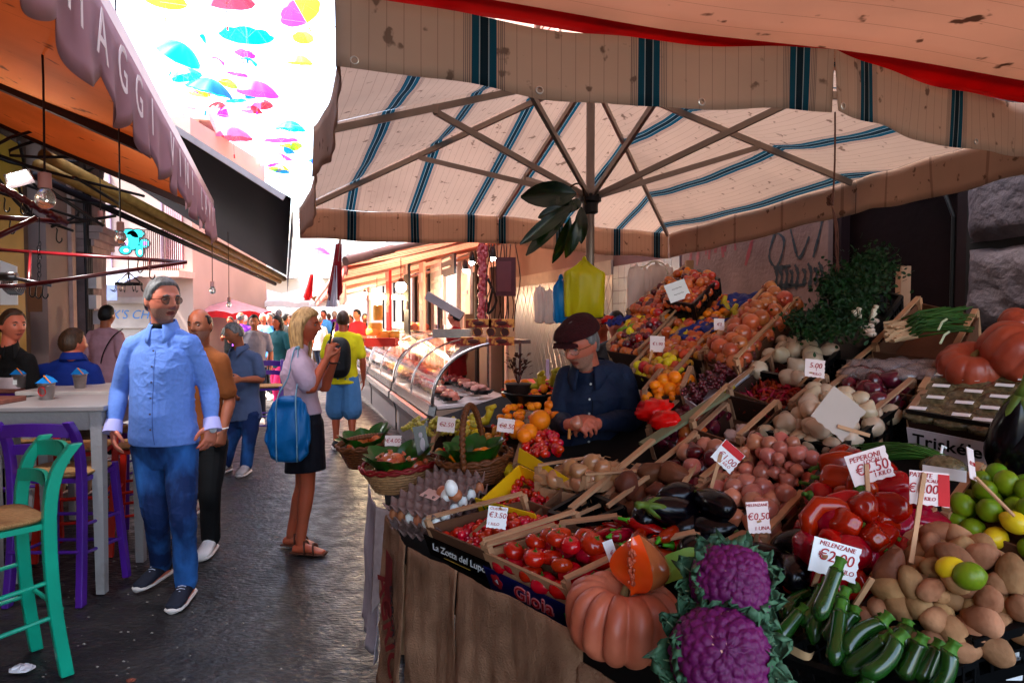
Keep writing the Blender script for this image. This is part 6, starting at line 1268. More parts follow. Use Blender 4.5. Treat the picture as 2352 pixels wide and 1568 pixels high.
# ================================================================== PEOPLE
def skin(n, c): return M('skin ' + n, c, .45, .14, 6, .15, 90, c2=(min(1, c[0] * 1.25), c[1] * .95, c[2] * .9), sss=.08, dist=.003)
sk_fair, sk_tan, sk_dark, sk_red = skin('fair', (.52, .26, .19)), skin('tanned', (.40, .155, .09)), skin('olive', (.36, .18, .11)), skin('ruddy', (.46, .20, .14))
lipm = M('lips', (.25, .085, .07), .4); beardm = M('stubble', (.40, .235, .18), .6, .25, 200)
hairm = {k: M(k + ' hair', c, .5, .35, 60, .8, 150, stretch=(1, 1, .3), c2=c2, dist=.004) for k, c, c2 in (('grey', (.09, .085, .085), (.30, .29, .29)), ('black', (.012, .010, .010), (.03, .025, .022)), ('brown', (.06, .03, .018), (.12, .065, .035)), ('blonde', (.34, .19, .09), (.62, .42, .22)), ('white', (.5, .48, .46), (.7, .68, .66)))}
def fab(n, c, **k): return M('fabric ' + n, c, k.pop('rough', .85), k.pop('var', .12), k.pop('scale', 12), .25, 160, dist=.002, **k)
def frame(fwd, up=UP):
    f = V(fwd).normalized(); x = f.cross(up).normalized(); z = x.cross(f).normalized(); return Matrix((x * -1, f * -1, z)).transposed()     # local x = own left, local -y = forward
def head_pt(d, k=1.0, fem=0):
    x, y, z = d.x * .074, d.y * .096, d.z * .118
    if d.z < 0: t = -d.z; x *= 1 - .26 * t ** 1.5; y *= (1 - .50 * t ** 1.2) if d.y > 0 else (1 - .05 * t)
    if d.z > 0: y *= 1 + .03 * d.z; x *= 1 + .05 * d.z * (1 - d.z)
    if d.y < 0:
        y = -((-y) ** 1.0) ; fr = -d.y; y *= 1 - .06 * fr * (1 if abs(d.z) < .7 else .3)
        g = lambda cx, cz, sx, sz: math.exp(-((x - cx) / sx) ** 2 - ((z - cz) / sz) ** 2)
        gs = lambda cx, cz, sx, sz: g(cx, cz, sx, sz) + g(-cx, cz, sx, sz)
        a = 0
        y += 0
        a += .012 * g(0, .010, .010, .020) + .021 * g(0, -.012, .0115, .014) + .011 * g(0, -.024, .015, .009) + .006 * gs(.012, -.024, .007, .008)      # nose
        a -= .0085 * gs(.031, .012, .015, .010); a += .0055 * gs(.028, .030, .020, .008) + .004 * g(0, .030, .02, .010)          # sockets, brows
        a += .0055 * g(0, -.052, .020, .0055) + .005 * g(0, -.0625, .017, .006) - .0035 * g(0, -.0575, .022, .0025) - .003 * g(0, -.042, .006, .006)
        a += .007 * g(0, -.094, .020, .014) + .0045 * gs(.038, -.022, .018, .018) - .003 * gs(.045, -.055, .014, .02); a += .003 * gs(.031, .008, .011, .004)
        y -= a * 1.3 * (fr ** .3)
    return V((x, y, z)) * k
def zline(y, kind):
    pts = {'short': [(-1, .66), (-.55, .60), (-.32, .30), (-.18, -.02), (.1, -.10), (.3, -.42), (1, -.62)], 'bald': [(-1, 2), (-.30, 2), (-.28, .12), (-.1, -.05), (.1, -.1), (.3, -.45), (1, -.62)], 'long': [(-1, .62), (-.62, .52), (-.40, .30), (-.22, .0), (-.05, -.5), (.2, -.9), (1, -1.1)]}[kind]
    for (a, b), (c, d) in zip(pts, pts[1:]):
        if y <= c: return b + (d - b) * (y - a) / (c - a)
    return pts[-1][1]
def limb(mb, pts, rad, n=5, seg=14, flat=None):
    P_ = cat(pts, n); R2 = []
    for i in range(len(P_)):
        t = i / n; a = min(int(t), len(rad) - 2); f = t - a; f = f * f * (3 - 2 * f); R2.append(rad[a] * (1 - f) + rad[a + 1] * f)
    mb.tube(P_, R2, seg, flat=flat); mb.sph(P_[0], R2[0] * .98, 10, 7); mb.sph(P_[-1], R2[-1] * .98, 10, 7)
def hand(mb, w, d, nrm, k=1.0, side=1, curl=.5, spread=.10, fine=True, curls=None):
    d = V(d).normalized(); nrm = V(nrm); nrm = (nrm - d * nrm.dot(d)).normalized(); s = d.cross(nrm) * side; w = V(w)     # nrm: palm side ; s: towards the thumb
    mb.loft([(w - d * .01 * k, s * .026 * k, nrm * .020 * k), (w + d * .02 * k, s * .033 * k, nrm * .019 * k), (w + d * .055 * k, s * .041 * k, nrm * .0165 * k), (w + d * .088 * k, s * .039 * k, nrm * .013 * k), (w + d * .096 * k, s * .034 * k, nrm * .009 * k)], 16)
    if not fine: mb.loft([(w + d * .08 * k, s * .036 * k, nrm * .012 * k), (w + d * .13 * k + nrm * .02 * k, s * .032 * k, nrm * .010 * k), (w + d * .16 * k + nrm * .045 * k * curl * 2, s * .024 * k, nrm * .008 * k)], 12)
    else:
        for i in range(4):
            L_ = (.070, .078, .073, .058)[i] * k; o = (1.5 - i) * .0205 * k; b = w + d * (.086 - abs(i - 1.3) * .004) * k + s * o; dd = (d + s * spread * (1.5 - i)).normalized(); c_ = curls[i] if curls else curl * (1 + .12 * (i - 1)); pts = [b]; an = 0
            for j, fr in enumerate((.42, .32, .26)): an += c_ * (.9, 1.1, .7)[j]; pts.append(pts[-1] + (dd * math.cos(an) + nrm * math.sin(an)) * L_ * fr)
            mb.tube(pts, [.0098 * k, .0092 * k, .0086 * k, .0068 * k], 9); mb.sph(pts[-1], .0068 * k, 8, 6); mb.sph(b, .0098 * k, 8, 6); 
            for p in pts[1:3]: mb.sph(p, .0092 * k, 8, 6)
    b = w + d * .022 * k + s * .030 * k; t1 = b + (d * .55 + s * .6 + nrm * .35).normalized() * .038 * k; t2 = t1 + (d * .85 + s * .25 + nrm * .45).normalized() * .030 * k; t3 = t2 + (d * .9 + nrm * .5).normalized() * .022 * k
    mb.tube([w + s * .012 * k, b, t1, t2, t3], [.018 * k, .0155 * k, .0118 * k, .0105 * k, .0078 * k], 10); mb.sph(t3, .0078 * k, 8, 6)
def wr(amp, sc=9, seed=0, zz=.6):
    def f(co, n):
        q = V((co.x + .3 * co.z, co.y, co.z * 1.6 - .4 * co.x)) * 15 + V((seed, 1, 0)); fine_ = max(0, 1 - abs(noise.noise(q)) * 4.5) * .28 + max(0, 1 - abs(noise.noise(q * 1.9 + V((4, 4, 4)))) * 5) * .12
        p = V((co.x * sc, co.y * sc, co.z * sc * zz)) + V((seed, 0, 0)); a = noise.noise(p); r = 1 - abs(noise.noise(p * 1.9 + V((7, 3, 1)))) * 2.4; b = 1 - abs(noise.noise(V((co.x * sc * 1.3 + co.z * sc * 1.5, co.y * sc * 1.4, co.z * sc * 2.1)) + V((seed, 9, 2)))) * 2.6
        mk_ = max(.25, min(1, .55 + 1.6 * noise.noise(V((co.x, co.y, co.z)) * 3.2 + V((seed, 5, 5)))))
        return co + n * amp * mk_ * (1.1 * a + .30 * max(0, r) + .28 * max(0, b) + fine_ - .3)
    return f
def person(label, J, k=1.0, fwd=(0, -1, 0), hd=None, hup=UP, skinm=None, hair=('short', 'black'), top=None, bot=None, shoes=None, vox=.007, hands=None, fat=1.0, fem=0, fine=True, lit=True, group=None, beard=False, stand=True, belly=0, cat_='person', hk=1.0, sh_r=1.0, eyes=True, amp=None, hands_on=True, hairlen=None):
    fwd = V(fwd).normalized(); hd = V(hd) if hd is not None else fwd; skinm = skinm or sk_fair; k_ = k
    if stand: base = V(((J['anL'].x + J['anR'].x) / 2, (J['anL'].y + J['anR'].y) / 2, 0))
    else: base = (J['hipL'] + J['hipR']) / 2
    th = thing('person', label, cat_, base, group)
    HF = frame(hd, hup); hc = J['head']; hs = k * hk
    hipc = (J['hipL'] + J['hipR']) / 2; shc = (J['shL'] + J['shR']) / 2; nb = J['neck']; lat = (J['shL'] - J['shR']).normalized(); hlat = (J['hipL'] - J['hipR']).normalized(); spine = (shc - hipc); sw = (J['shL'] - J['shR']).length / 2
    def T(t, back=0): return hipc + spine * t
    fw = (fwd - spine.normalized() * fwd.dot(spine.normalized())).normalized()
    def torso(mb, inf, lo=-.22, hem=None):
        rg = [(lo, .150, .105), (-.05, .168, .118), (.10, .165, .118), (.32, .148 * fat, .108 * fat), (.55, .160, .118), (.78, .172, .118), (.93, sw / k - .015, .095), (1.0, sw / k - .045, .078), (1.08, .105, .072), (1.16, .066, .060)]
        if fem: rg = [(lo, .155, .11), (-.05, .172, .12), (.10, .165, .115), (.32, .132 * fat, .10 * fat), (.55, .142, .11), (.75, .155, .128), (.93, sw / k - .015, .09), (1.0, sw / k - .04, .07), (1.07, .08, .06), (1.14, .052, .05)]
        out = []
        for t, a, b in rg:
            if hem is not None and t < hem: continue
            l_ = hlat if t < .3 else (hlat * (.8 - t) / .5 + lat * (t - .3) / .5).normalized() if t < .8 else lat
            bl = belly * math.exp(-((t - .3) / .28) ** 2); c = T(t) + fw * bl * k * .5
            flare = inf * (1 + .5 * max(0, .25 - t)); out.append((c, l_ * (a * k + flare), fw * (b * k + flare + bl * k * .5)))
        if hem is not None: c, a, b = out[0]; out.insert(0, (T(hem) + (c - T(rg[0][0])) * 0, a * 1.02, b * 1.02))
        mb.loft(out, 22)
    # body ----------------------------------------------------------
    mb = MB(); mb.ball(lambda d: hc + HF @ head_pt(d, hs), 56 if fine else 24, 44 if fine else 18)
    for s in (-1, 1): mb.sph(hc + HF @ (V((s * .074, .008, -.002)) * hs), V((.012, .018, .030)) * hs if abs(hd.x) < .7 else V((.018, .012, .030)) * hs, 10, 8)
    limb(mb, [lerp(shc, nb, -.1), nb, hc + HF @ (V((0, .018, -.045)) * hs)], [.062 * k, .056 * k if not fem else .047 * k, .055 * k if not fem else .046 * k])
    torso(mb, -.006)
    for s in 'LR':
        sh, el, wr_ = J['sh' + s], J['el' + s], J['wr' + s]; mid = lerp(sh, el, .5); f1_ = lerp(el, wr_, .3)
        q = .9 if fem else 1.0; limb(mb, [sh, mid, el, f1_, wr_], [.055 * k * q, .047 * k * q, .040 * k * q, .042 * k * q, .027 * k * q], 4)
        if hands_on:
            hi = (hands or {}).get(s, {}); d = hi.get('d', (wr_ - el)); hand(mb, wr_, d, hi.get('n', -lat if s == 'L' else lat), k * hi.get('k', 1.0), hi.get('side', 1 if s == 'R' else -1), hi.get('curl', .35), hi.get('spread', .10), fine, hi.get('curls'))
        if 'kn' + s in J:
            hp, kn, an = J['hip' + s], J['kn' + s], J['an' + s]; limb(mb, [hp, lerp(hp, kn, .5), kn, lerp(kn, an, .3), lerp(kn, an, .7), an], [.088 * k, .075 * k, .054 * k, .054 * k, .040 * k, .034 * k], 4)
            if 'toe' + s in J:
                to = J['toe' + s]; f = (to - an); f.z = 0; f.normalize(); sd = f.cross(UP); a0 = V((an.x, an.y, to.z)); mb.loft([(a0 - f * .055 * k + UP * .03 * k, sd * .026 * k, UP * .022 * k), (a0 - f * .03 * k + UP * .035 * k, sd * .033 * k, UP * .033 * k), (a0 + f * .05 * k + UP * .036 * k, sd * .038 * k, UP * .030 * k), (a0 + f * .13 * k + UP * .020 * k, sd * .046 * k, UP * .016 * k), (a0 + f * .175 * k + UP * .012 * k, sd * .036 * k, UP * .010 * k)], 14)
    HI = HF.inverted()
    def mf(co):
        p = HI @ (co - hc) / hs
        if p.y < -.05 and abs(p.x) < .024 - abs(p.z + .0575) * 1.1 and -.066 < p.z < -.049: return 1
        if beard and p.z < -.035 and p.y < .0 and p.z > -.125 and (p.z < -.07 or abs(p.x) > .022 or p.z > -.047) and abs(p.x) < .09: return 2
        return 0
    remesh(mb, 'body', [skinm, lipm if fine else skinm, beardm], th, vox, 1, matfn=mf)
    if eyes:
        for s in (-1, 1):
            m = MB(); c = hc + HF @ (V((s * .0305, -.0775, .0105)) * hs); m.sph(c, (.0100 * hs, .0095 * hs, .0072 * hs), 10, 8); m.sph(c + HF @ V((0, -.0062 * hs, 0)), .0050 * hs, 8, 6, mi=1); m.build('eye', [M('eye white', (.24, .19, .17), .3), M('dark iris', (.02, .012, .01), .1)], th, smooth=True)
        m = MB()
        for s in (-1, 1): m.tube([hc + HF @ (V((s * x, -y, z)) * hs) for x, y, z in ((.014, .0915, .028), (.028, .0905, .033), (.045, .080, .028))], [.0028 * hs, .0042 * hs, .002 * hs], 6)
        m.build('eyebrows', hairm[hair[1] if hair and hair[1] not in ('blonde',) else 'brown'], th)
    # hair ----------------------------------------------------------
    if hair:
        kind, hcol = hair; thick = {'short': .011, 'bald': .006, 'long': .020}[kind]; m = MB()
        def hf(d):
            t = (d.z - zline(d.y, kind)) / .14
            if kind == 'bald' and d.z > .62 - .25 * max(0, d.y): t = (.62 - .25 * max(0, d.y) - d.z) / .1 + 0
            t = max(0, min(1, t)); o = -.010 + (thick + .010) * t * t * (3 - 2 * t) + .003 * noise.noise(d * 14) * t; p = head_pt(d, hs)
            return hc + HF @ (p + V((d.x, d.y, d.z)) * o * hs)
        m.ball(hf, 56 if fine else 28, 44 if fine else 20)
        if kind == 'long':
            hl = hairlen or .26
            for j in range(46 if fine else 14):
                a = -1.6 + 3.2 * (j + .5) / (46 if fine else 14); d0 = V((math.sin(a) * .95, math.cos(a), .35)).normalized(); p0 = hc + HF @ (head_pt(d0, hs) * 1.08); out = HF @ V((math.sin(a), math.cos(a), 0)); dn = -hup * 1.0
                L2 = hl * (1 - .10 * abs(math.sin(j * 2.7))) ; e = .018 + .022 * abs(math.sin(a * .5)) * 0
                pts = [p0, p0 + out * .014 + dn * .06 * k, p0 + out * .012 + dn * .14 * k, p0 + out * (-.002 + .006 * math.sin(j * 1.9)) + dn * (L2 * .75), p0 + out * (-.012 + .008 * math.sin(j * 3.1)) + dn * L2]
                m.tube(cat(pts, 3), [.020 * k, .022 * k, .022 * k, .022 * k, .021 * k, .020 * k, .019 * k, .018 * k, .016 * k, .014 * k, .012 * k, .007 * k, .003 * k], 8, flat=.55)
        m.build('hair', hairm[hcol], th, smooth=True)
    # clothes -------------------------------------------------------
    av = amp if amp is not None else (.009 if fine else .006)
    if top:
        m = MB(); torso(m, top.get('inf', .016), hem=top.get('hem', -.16)); out = top.get('loose', .010)
        for s in 'LR':
            sh, el, wr_ = J['sh' + s], J['el' + s], J['wr' + s]; sl = top.get('sleeve', 'short'); limb(m, [lerp(shc, nb, .75), lerp(lerp(shc, nb, .62), sh, .55) , sh - UP * .012 * k], [.060 * k, .060 * k, .056 * k])
            if sl == 'short': limb(m, [sh, lerp(sh, el, .4), lerp(sh, el, .78)], [.057 * k + out * .3, .053 * k + out, .054 * k + out], 5)
            elif sl == 'long': limb(m, [sh, lerp(sh, el, .5), el, lerp(el, wr_, .4), lerp(el, wr_, .93)], [.056 * k + out * .3, .050 * k + out, .042 * k + out, .038 * k + out, .030 * k + out * .8], 5)
        tp = remesh(m, top.get('name', 'shirt'), [top['m']], th, vox, 5, post=wr(av, seed=len(label)))
        if top.get('collar'):
            m = MB(); ax_ = (hc - nb).normalized()
            cz = top.get('colz', .018)
            def cf(u, v): a = -2.75 + 5.5 * u; r = .074 * k + .014 * v + .012 * v * v; drop = .055 * v * v * k; fr_ = math.exp(-((abs(a) - 2.75) / .5) ** 2); dr = (fw * -math.cos(a) + lat * math.sin(a)); return nb + UP * (.030 * k + cz - .035 * (1 - math.cos(PI - abs(a))) * 0 - drop * (1 + .9 * fr_) - .03 * k * (1 + math.cos(PI - a) if abs(a) > 1.5 else 0) * .5) + dr * (r + .02 * k * fr_ * v)
            m.sheet(cf, 36, 6, .003); m.build('collar', top.get('cm', top['m']), tp, smooth=True)
        if top.get('cuff'):
            for s in 'LR':
                el, wr_ = J['el' + s], J['wr' + s]; d = (wr_ - el).normalized(); a = lerp(el, wr_, .84); m = MB(); pts = [a, a + d * .03 * k, a + d * .07 * k]; m.tube(pts + [pts[-1] - d * .002, pts[0] + d * .003], [.043 * k, .046 * k, .050 * k, .045 * k, .040 * k], 20); m.build('cuff', top['cuff'], tp, smooth='auto')
        if top.get('buttons'):
            m = MB()
            for i in range(6):
                t = .95 - i * (.165 if top.get('hem', 0) < 0 else .15); bl = belly * math.exp(-((t - .3) / .28) ** 2); b_ = np_i(t) * (fat if .1 < t < .5 else 1); c = T(t) + fw * (bl * k * 1.0 + b_ * k + top.get('inf', .016) + .003)
                m.tube([c, c + fw * .004], .0052 * k, 8)
            m.build('buttons', top['buttons'], tp)
            m = MB(); pts = [T(t) + fw * (belly * math.exp(-((t - .3) / .28) ** 2) * k + np_i(t) * (fat if .1 < t < .5 else 1) * k + top.get('inf', .016) + .001) + lat * .014 for t in [(top.get('hem', -.1) + .03 + i * .075) for i in range(13)] if t < .98]; m.tube([p + fw * .004 for p in pts], .0016, 4); m.build('placket', M('seam ' + top['m'].name, tuple(x * .5 for x in top['m'].node_tree.nodes['Mix'].inputs[6].default_value[:3]), .9), tp)
        if top.get('apron'):
            m = MB()
            def af(u, v): s_ = (u - .5) * 2; t = .80 - 1.3 * v; wd = (.11 + .09 * min(1, v * 2.2)) * k; return T(t) + lat * s_ * wd + fw * (.150 * k * (1 - .35 * s_ * s_) + .012)
            m.sheet(af, 16, 20, .003); m.build('apron', top['apron'], th, smooth=True)
    if bot:
        m = MB(); out = bot.get('loose', .012); torso_lo = []
        l_ = hlat; m.loft([(T(-.22), l_ * (.135 * k), fw * (.10 * k)), (T(-.12), l_ * (.168 * k + out * .5), fw * (.118 * k + out * .5)), (T(.0) + fw * belly * k * .18, l_ * (.174 * k + out * .4), fw * (.124 * k + out * .4 + belly * k * .2)), (T(.17) + fw * belly * k * .38, l_ * (.160 * fat * k + out * .3), fw * (.112 * fat * k + out * .3 + belly * k * .4))], 22)
        en = bot.get('end', 1.0)
        if bot.get('kind') == 'skirt':
            kn = (J['knL'] + J['knR']) / 2; e = lerp(hipc, kn, en); m.loft([(T(.10), l_ * .155 * k, fw * .115 * k), (T(-.1), l_ * .185 * k, fw * .14 * k), (lerp(T(-.1), e, .5), l_ * .195 * k, fw * .15 * k), (e, l_ * .20 * k, fw * .16 * k)], 24)
        else:
            for s in 'LR':
                hp, kn, an = J['hip' + s], J['kn' + s], J['an' + s]
                if en >= 1: limb(m, [hp, lerp(hp, kn, .5), kn, lerp(kn, an, .4), lerp(kn, an, 1.0)], [.094 * k + out * .4, .082 * k + out, .064 * k + out, .058 * k + out, .054 * k + out], 5)
                else: e = lerp(hp, an, en) if en > .5 else lerp(hp, kn, en * 2); limb(m, [hp, lerp(hp, e, .5), e], [.094 * k + out * .4, .088 * k + out * 1.2, .082 * k + out * 1.6], 5)
        remesh(m, bot.get('name', 'trousers'), [bot['m']], th, vox, 2, post=wr(av * .75, 7, seed=3 + len(label), zz=1.0))
    if shoes:
        for s in 'LR':
            if 'toe' + s not in J: continue
            an, to = J['an' + s], J['toe' + s]; f = to - an; f.z = 0; f.normalize(); sd = f.cross(UP); a0 = V((an.x, an.y, to.z)); m = MB()
            if shoes.get('kind') == 'sandal':
                m.loft([(a0 - f * .07 * k + UP * .004, sd * .030, UP * .008), (a0 + f * .03 * k + UP * .004, sd * .042, UP * .010), (a0 + f * .13 * k + UP * .004, sd * .052, UP * .010), (a0 + f * .19 * k + UP * .004, sd * .040, UP * .008)], 14)
                for o_, h_ in ((.03, .075), (.095, .055)): m.tube([a0 + f * (o_ + .02 * abs(x)) * k + sd * .046 * math.sin(x * 1.57) + UP * (.008 + h_ * math.cos(x * 1.57) ** .7) for x in [i / 6 - 1 for i in range(13)]], .011, 6, flat=.4)
                m.build('sandal', shoes['m'], th, smooth=True); continue
            m.loft([(a0 - f * .075 * k + UP * .045, sd * .026, UP * .028), (a0 - f * .05 * k + UP * .062, sd * .038, UP * .048), (a0 + f * .0 * k + UP * .070, sd * .042, UP * .055), (a0 + f * .06 * k + UP * .052, sd * .045, UP * .042), (a0 + f * .13 * k + UP * .036, sd * .050, UP * .028), (a0 + f * .185 * k + UP * .030, sd * .044, UP * .020), (a0 + f * .205 * k + UP * .026, sd * .025, UP * .010)], 18)
            so_ = m.build('shoe', shoes['m'], th, smooth=True); m = MB(); rg = [(-.082, .024), (-.06, .038), (0, .043), (.07, .048), (.13, .053), (.19, .046), (.215, .02)]
            m.loft([(a0 + f * x * k + UP * .012, sd * (w_ + .003), UP * .014) for x, w_ in rg], 18); m.build('sole', shoes.get('sole', M('pale sole', (.6, .56, .54), .6)), so_, smooth=True)
            m = MB()
            for i in range(5): c = a0 + f * (.045 + i * .018) * k + UP * (.096 - i * .009); m.tube([c - sd * .022, c + UP * .006, c + sd * .022], .0035, 5)
            m.build('laces', shoes.get('lace', M('lace', (.7, .68, .68), .7)), so_)
    return th, HF, hc, fw, lat, T
def np_i(t):
    xs_ = [(-.3, .105), (-.05, .118), (.1, .118), (.32, .108), (.55, .118), (.78, .118), (.93, .095), (1.0, .078)]
    for (a, b), (c, d) in zip(xs_, xs_[1:]):
        if t <= c: return b + (d - b) * (t - a) / (c - a)
    return .078
def glasses(th, HF, hc, k, mat, lens=None, rx=.0235, rz=.019):
    m = MB(); L_ = lambda x, y, z: hc + HF @ (V((x, y, z)) * k)
    for s in (-1, 1):
        m.tube([L_(s * .032 + rx * math.cos(a), -.098 + .010 * abs(math.cos(a) * s + 1) * .3, .008 + rz * math.sin(a)) for a in [2 * PI * i / 24 for i in range(25)]], .0013, 5); m.tube([L_(s * .056, -.093, .014), L_(s * .078, -.05, .014), L_(s * .078, .01, .008)], .0015, 5)
    m.tube([L_(-.009, -.101, .014), L_(0, -.103, .017), L_(.009, -.101, .014)], .0014, 5); g = m.build('glasses', mat, th)
    if lens:
        for s in (-1, 1): q = MB(); q.ball(lambda d: L_(s * .032 + rx * d.x, -.098 + .0008 * d.y, .008 + rz * d.z), 20, 12); q.build('lens', lens, g, smooth=True)
def JJ(Y, d, **off):
    return {n: P(v[0], v[1], Y + (v[2] if len(v) > 2 else 0)) for n, v in d.items()}
wiref = M('dark wire frame', (.03, .02, .02), .3, metal=.8); goldf = M('gold wire frame', (.5, .35, .2), .25, metal=.9)
lens_t = M('tinted lens', (.25, .16, .13), .05, .05, alpha=.55, coat=1); clearl = M('clear lens', (.9, .9, .9), .03, .0, alpha=.12, coat=1)
# --- main man
shirt = fab('light blue', (.20, .31, .62), scale=60, var=.08); cuffm = fab('pale lilac', (.50, .48, .72)); jeans = M('blue denim', (.018, .065, .20), .85, .4, 4, .4, 260, c2=(.07, .22, .50), dist=.002, thr=.58, soft=.3, stretch=(1.6, 1, .7))
Y = 3.87
J = JJ(Y, dict(head=(374, 692, .0), neck=(374, 752, .05), shL=(437, 790, .02), shR=(309, 793, .08), elL=(478, 888, .08), wrL=(487, 975, .0), elR=(276, 893, .12), wrR=(260, 980, .02), hipL=(415, 1020, .05), hipR=(342, 1020, .05), knL=(420, 1185, -.10), knR=(360, 1188, .0), anL=(428, 1335, -.04), anR=(370, 1305, .22)))
J['toeL'] = V((J['anL'].x + .02, J['anL'].y - .2, .0)); J['toeR'] = V((J['anR'].x - .03, J['anR'].y - .2, .012)); J['anL'].z = .09; J['anR'].z = .10
th, HF, hc, fw, lat, T = person('grey haired man in light blue shirt and jeans walking towards the camera', J, 1.03, (.10, -1, 0), (.88, -.60, -.04), skinm=sk_fair, hair=('short', 'grey'), top=dict(m=shirt, sleeve='long', collar=1, cuff=cuffm, buttons=M('shirt button', (.15, .12, .15), .4), hem=.02, inf=.023), bot=dict(m=jeans, name='jeans', loose=.004), shoes=dict(m=M('dark blue suede', (.03, .035, .06), .8, .2, 30), lace=M('pale lace', (.5, .5, .6), .7)), vox=.0048, belly=.045, fat=1.03, hk=1.08, hands={'L': dict(d=(-.05, -.25, -1), n=(-.85, .5, 0), curl=.45, spread=.16), 'R': dict(d=(.12, -.2, -1), n=(.8, .6, 0), curl=.35, spread=.16)}, beard=True, amp=.010)
glasses(th, HF, hc, 1.03, wiref, lens_t, .026, .022)
m = MB(); w0 = J['wrL']; m.tube([w0 + (V((math.cos(a), math.sin(a) * .9, 0))) * .031 - UP * .022 for a in [2 * PI * i / 20 for i in range(21)]], .009, 6, flat=.5); m.tube([w0 + V((.018, -.028, -.022)), w0 + V((.022, -.038, -.022))], .019, 16); m.build('wristwatch', M('steel watch', (.3, .3, .32), .25, metal=.9), th, smooth='auto')
m = MB(); m.lathe([(.05, 0), (.058, .02), (.05, .03)], J['neck'] + V((0, -.015, -.005)), 16); m.build('undershirt', M('black cotton', (.01, .01, .012), .9), th, smooth=True)
# --- balding man in brown shirt behind him
Y = 4.65
J = JJ(Y, dict(head=(459, 748, 0), neck=(462, 795, .06), shL=(508, 828, .02), shR=(410, 830, .12), elL=(527, 920, .05), wrL=(512, 990, -.05), elR=(395, 930, .15), wrR=(400, 1010, .05), hipL=(492, 1010, .05), hipR=(432, 1010, .08), knL=(482, 1130, -.08), knR=(440, 1120, .15), anL=(484, 1250, -.05), anR=(448, 1180, .5)))
J['toeL'] = V((J['anL'].x + .02, J['anL'].y - .2, 0)); J['anL'].z = .09; J['toeR'] = V((J['anR'].x, J['anR'].y - .17, .10)); J['anR'].z = .26
person('balding man in brown t-shirt and black trousers walking behind the main man', J, .97, (.0, -1, 0), (-.06, -1, -.05), skinm=sk_dark, hair=('bald', 'black'), top=dict(m=fab('brown', (.30, .115, .035)), sleeve='short', name='tshirt', hem=-.1), bot=dict(m=fab('black', (.008, .008, .011)), loose=.010), shoes=dict(m=M('white leather', (.68, .64, .62), .5, .08, 10)), vox=.006, beard=True, hands={'L': dict(d=(-.1, -.3, -1), n=(-.8, .6, 0), curl=.9)})
m = MB(); w0 = J['wrL']; m.tube([w0 + V((math.cos(a), math.sin(a), .12 * math.cos(a))) * .034 + UP * .02 for a in [2 * PI * i / 20 for i in range(21)]], .004, 6); tag(m.build('bracelet', M('white band', (.7, .7, .68), .5)), 'white bracelet worn by the balding man', 'bracelet')
# --- grey haired man in polo
Y = 6.9
J = JJ(Y, dict(head=(538, 766, -.05), neck=(550, 800, .02), shL=(590, 822, .0), shR=(522, 826, .1), elL=(600, 870, .0), wrL=(552, 872, -.22), elR=(520, 880, .1), wrR=(535, 905, -.1), hipL=(578, 950, .03), hipR=(548, 952, .08), knL=(572, 1010, -.02), knR=(528, 1020, .05), anL=(566, 1078, .0), anR=(519, 1088, .05)))
for s in 'LR': J['an' + s].z = .09; J['toe' + s] = V((J['an' + s].x - (.0 if s == 'L' else .06), J['an' + s].y - .2, 0))
th, HF, hc, fw, lat, T = person('grey haired man in blue grey polo shirt looking down, left of the path', J, .93, (-.45, -.9, 0), (-.75, -.6, -.35), skinm=sk_dark, hair=('short', 'grey'), top=dict(m=fab('blue grey', (.12, .155, .25)), sleeve='short', collar=1, name='polo_shirt', hem=-.1), bot=dict(m=jeans, name='jeans'), shoes=dict(m=M('grey canvas', (.40, .37, .36), .8)), vox=.009, amp=.007)
# --- woman with phone
lilac = fab('pale mauve', (.47, .36, .42)); navy_s = fab('navy skirt', (.012, .012, .026)); 
Y = 4.6
J = JJ(Y, dict(head=(703, 748, 0), neck=(692, 792, .0), shR=(685, 822, -.12), shL=(680, 818, .16), elR=(712, 895, -.20), wrR=(752, 820, -.08), elL=(744, 890, .12), wrL=(768, 830, .05), hipL=(700, 960, .09), hipR=(700, 962, -.09), knL=(696, 1110, .07), knR=(706, 1110, -.07), anL=(668, 1240, .08), anR=(690, 1252, -.08)))
for s in 'LR': J['an' + s].z = .085; J['toe' + s] = V((J['an' + s].x + .19, J['an' + s].y - .02, .012))
th, HF, hc, fw, lat, T = person('blonde woman in mauve top and navy skirt photographing the stall with a phone', J, .94, (1, -.12, 0), (1, -.08, -.06), skinm=sk_tan, hair=('long', 'blonde'), top=dict(m=lilac, sleeve='short', name='blouse', hem=.05, loose=.022), bot=dict(m=navy_s, kind='skirt', end=.80, name='skirt'), shoes=dict(kind='sandal', m=M('brown sandal leather', (.16, .07, .045), .5)), vox=.006, fem=1, hands={'R': dict(d=(.25, .02, 1), n=(.4, .9, 0), curl=.75, side=-1, k=.95), 'L': dict(d=(.1, -.1, 1), n=(.2, -1, 0), curl=.8, side=-1, k=.95)}, hairlen=.33, amp=.009)
ph = P(764, 764, Y - .03); m = MB(); m.box(ph, (.012, .075, .15), (V((.95, .1, -.2)).normalized(), V((-.1, 1, 0)).normalized(), V((.2, 0, .97)).normalized())); tag(m.build('phone', M('black phone', (.01, .01, .012), .15)), 'black phone held up by the blonde woman', 'phone')
m = MB(); w0 = J['wrL']; m.tube([w0 + V((math.cos(a), math.sin(a), 0)) * .030 - UP * .01 for a in [2 * PI * i / 20 for i in range(21)]], .010, 6, flat=.5); m.build('wristband', M('black cotton', (.01, .01, .012)), th)
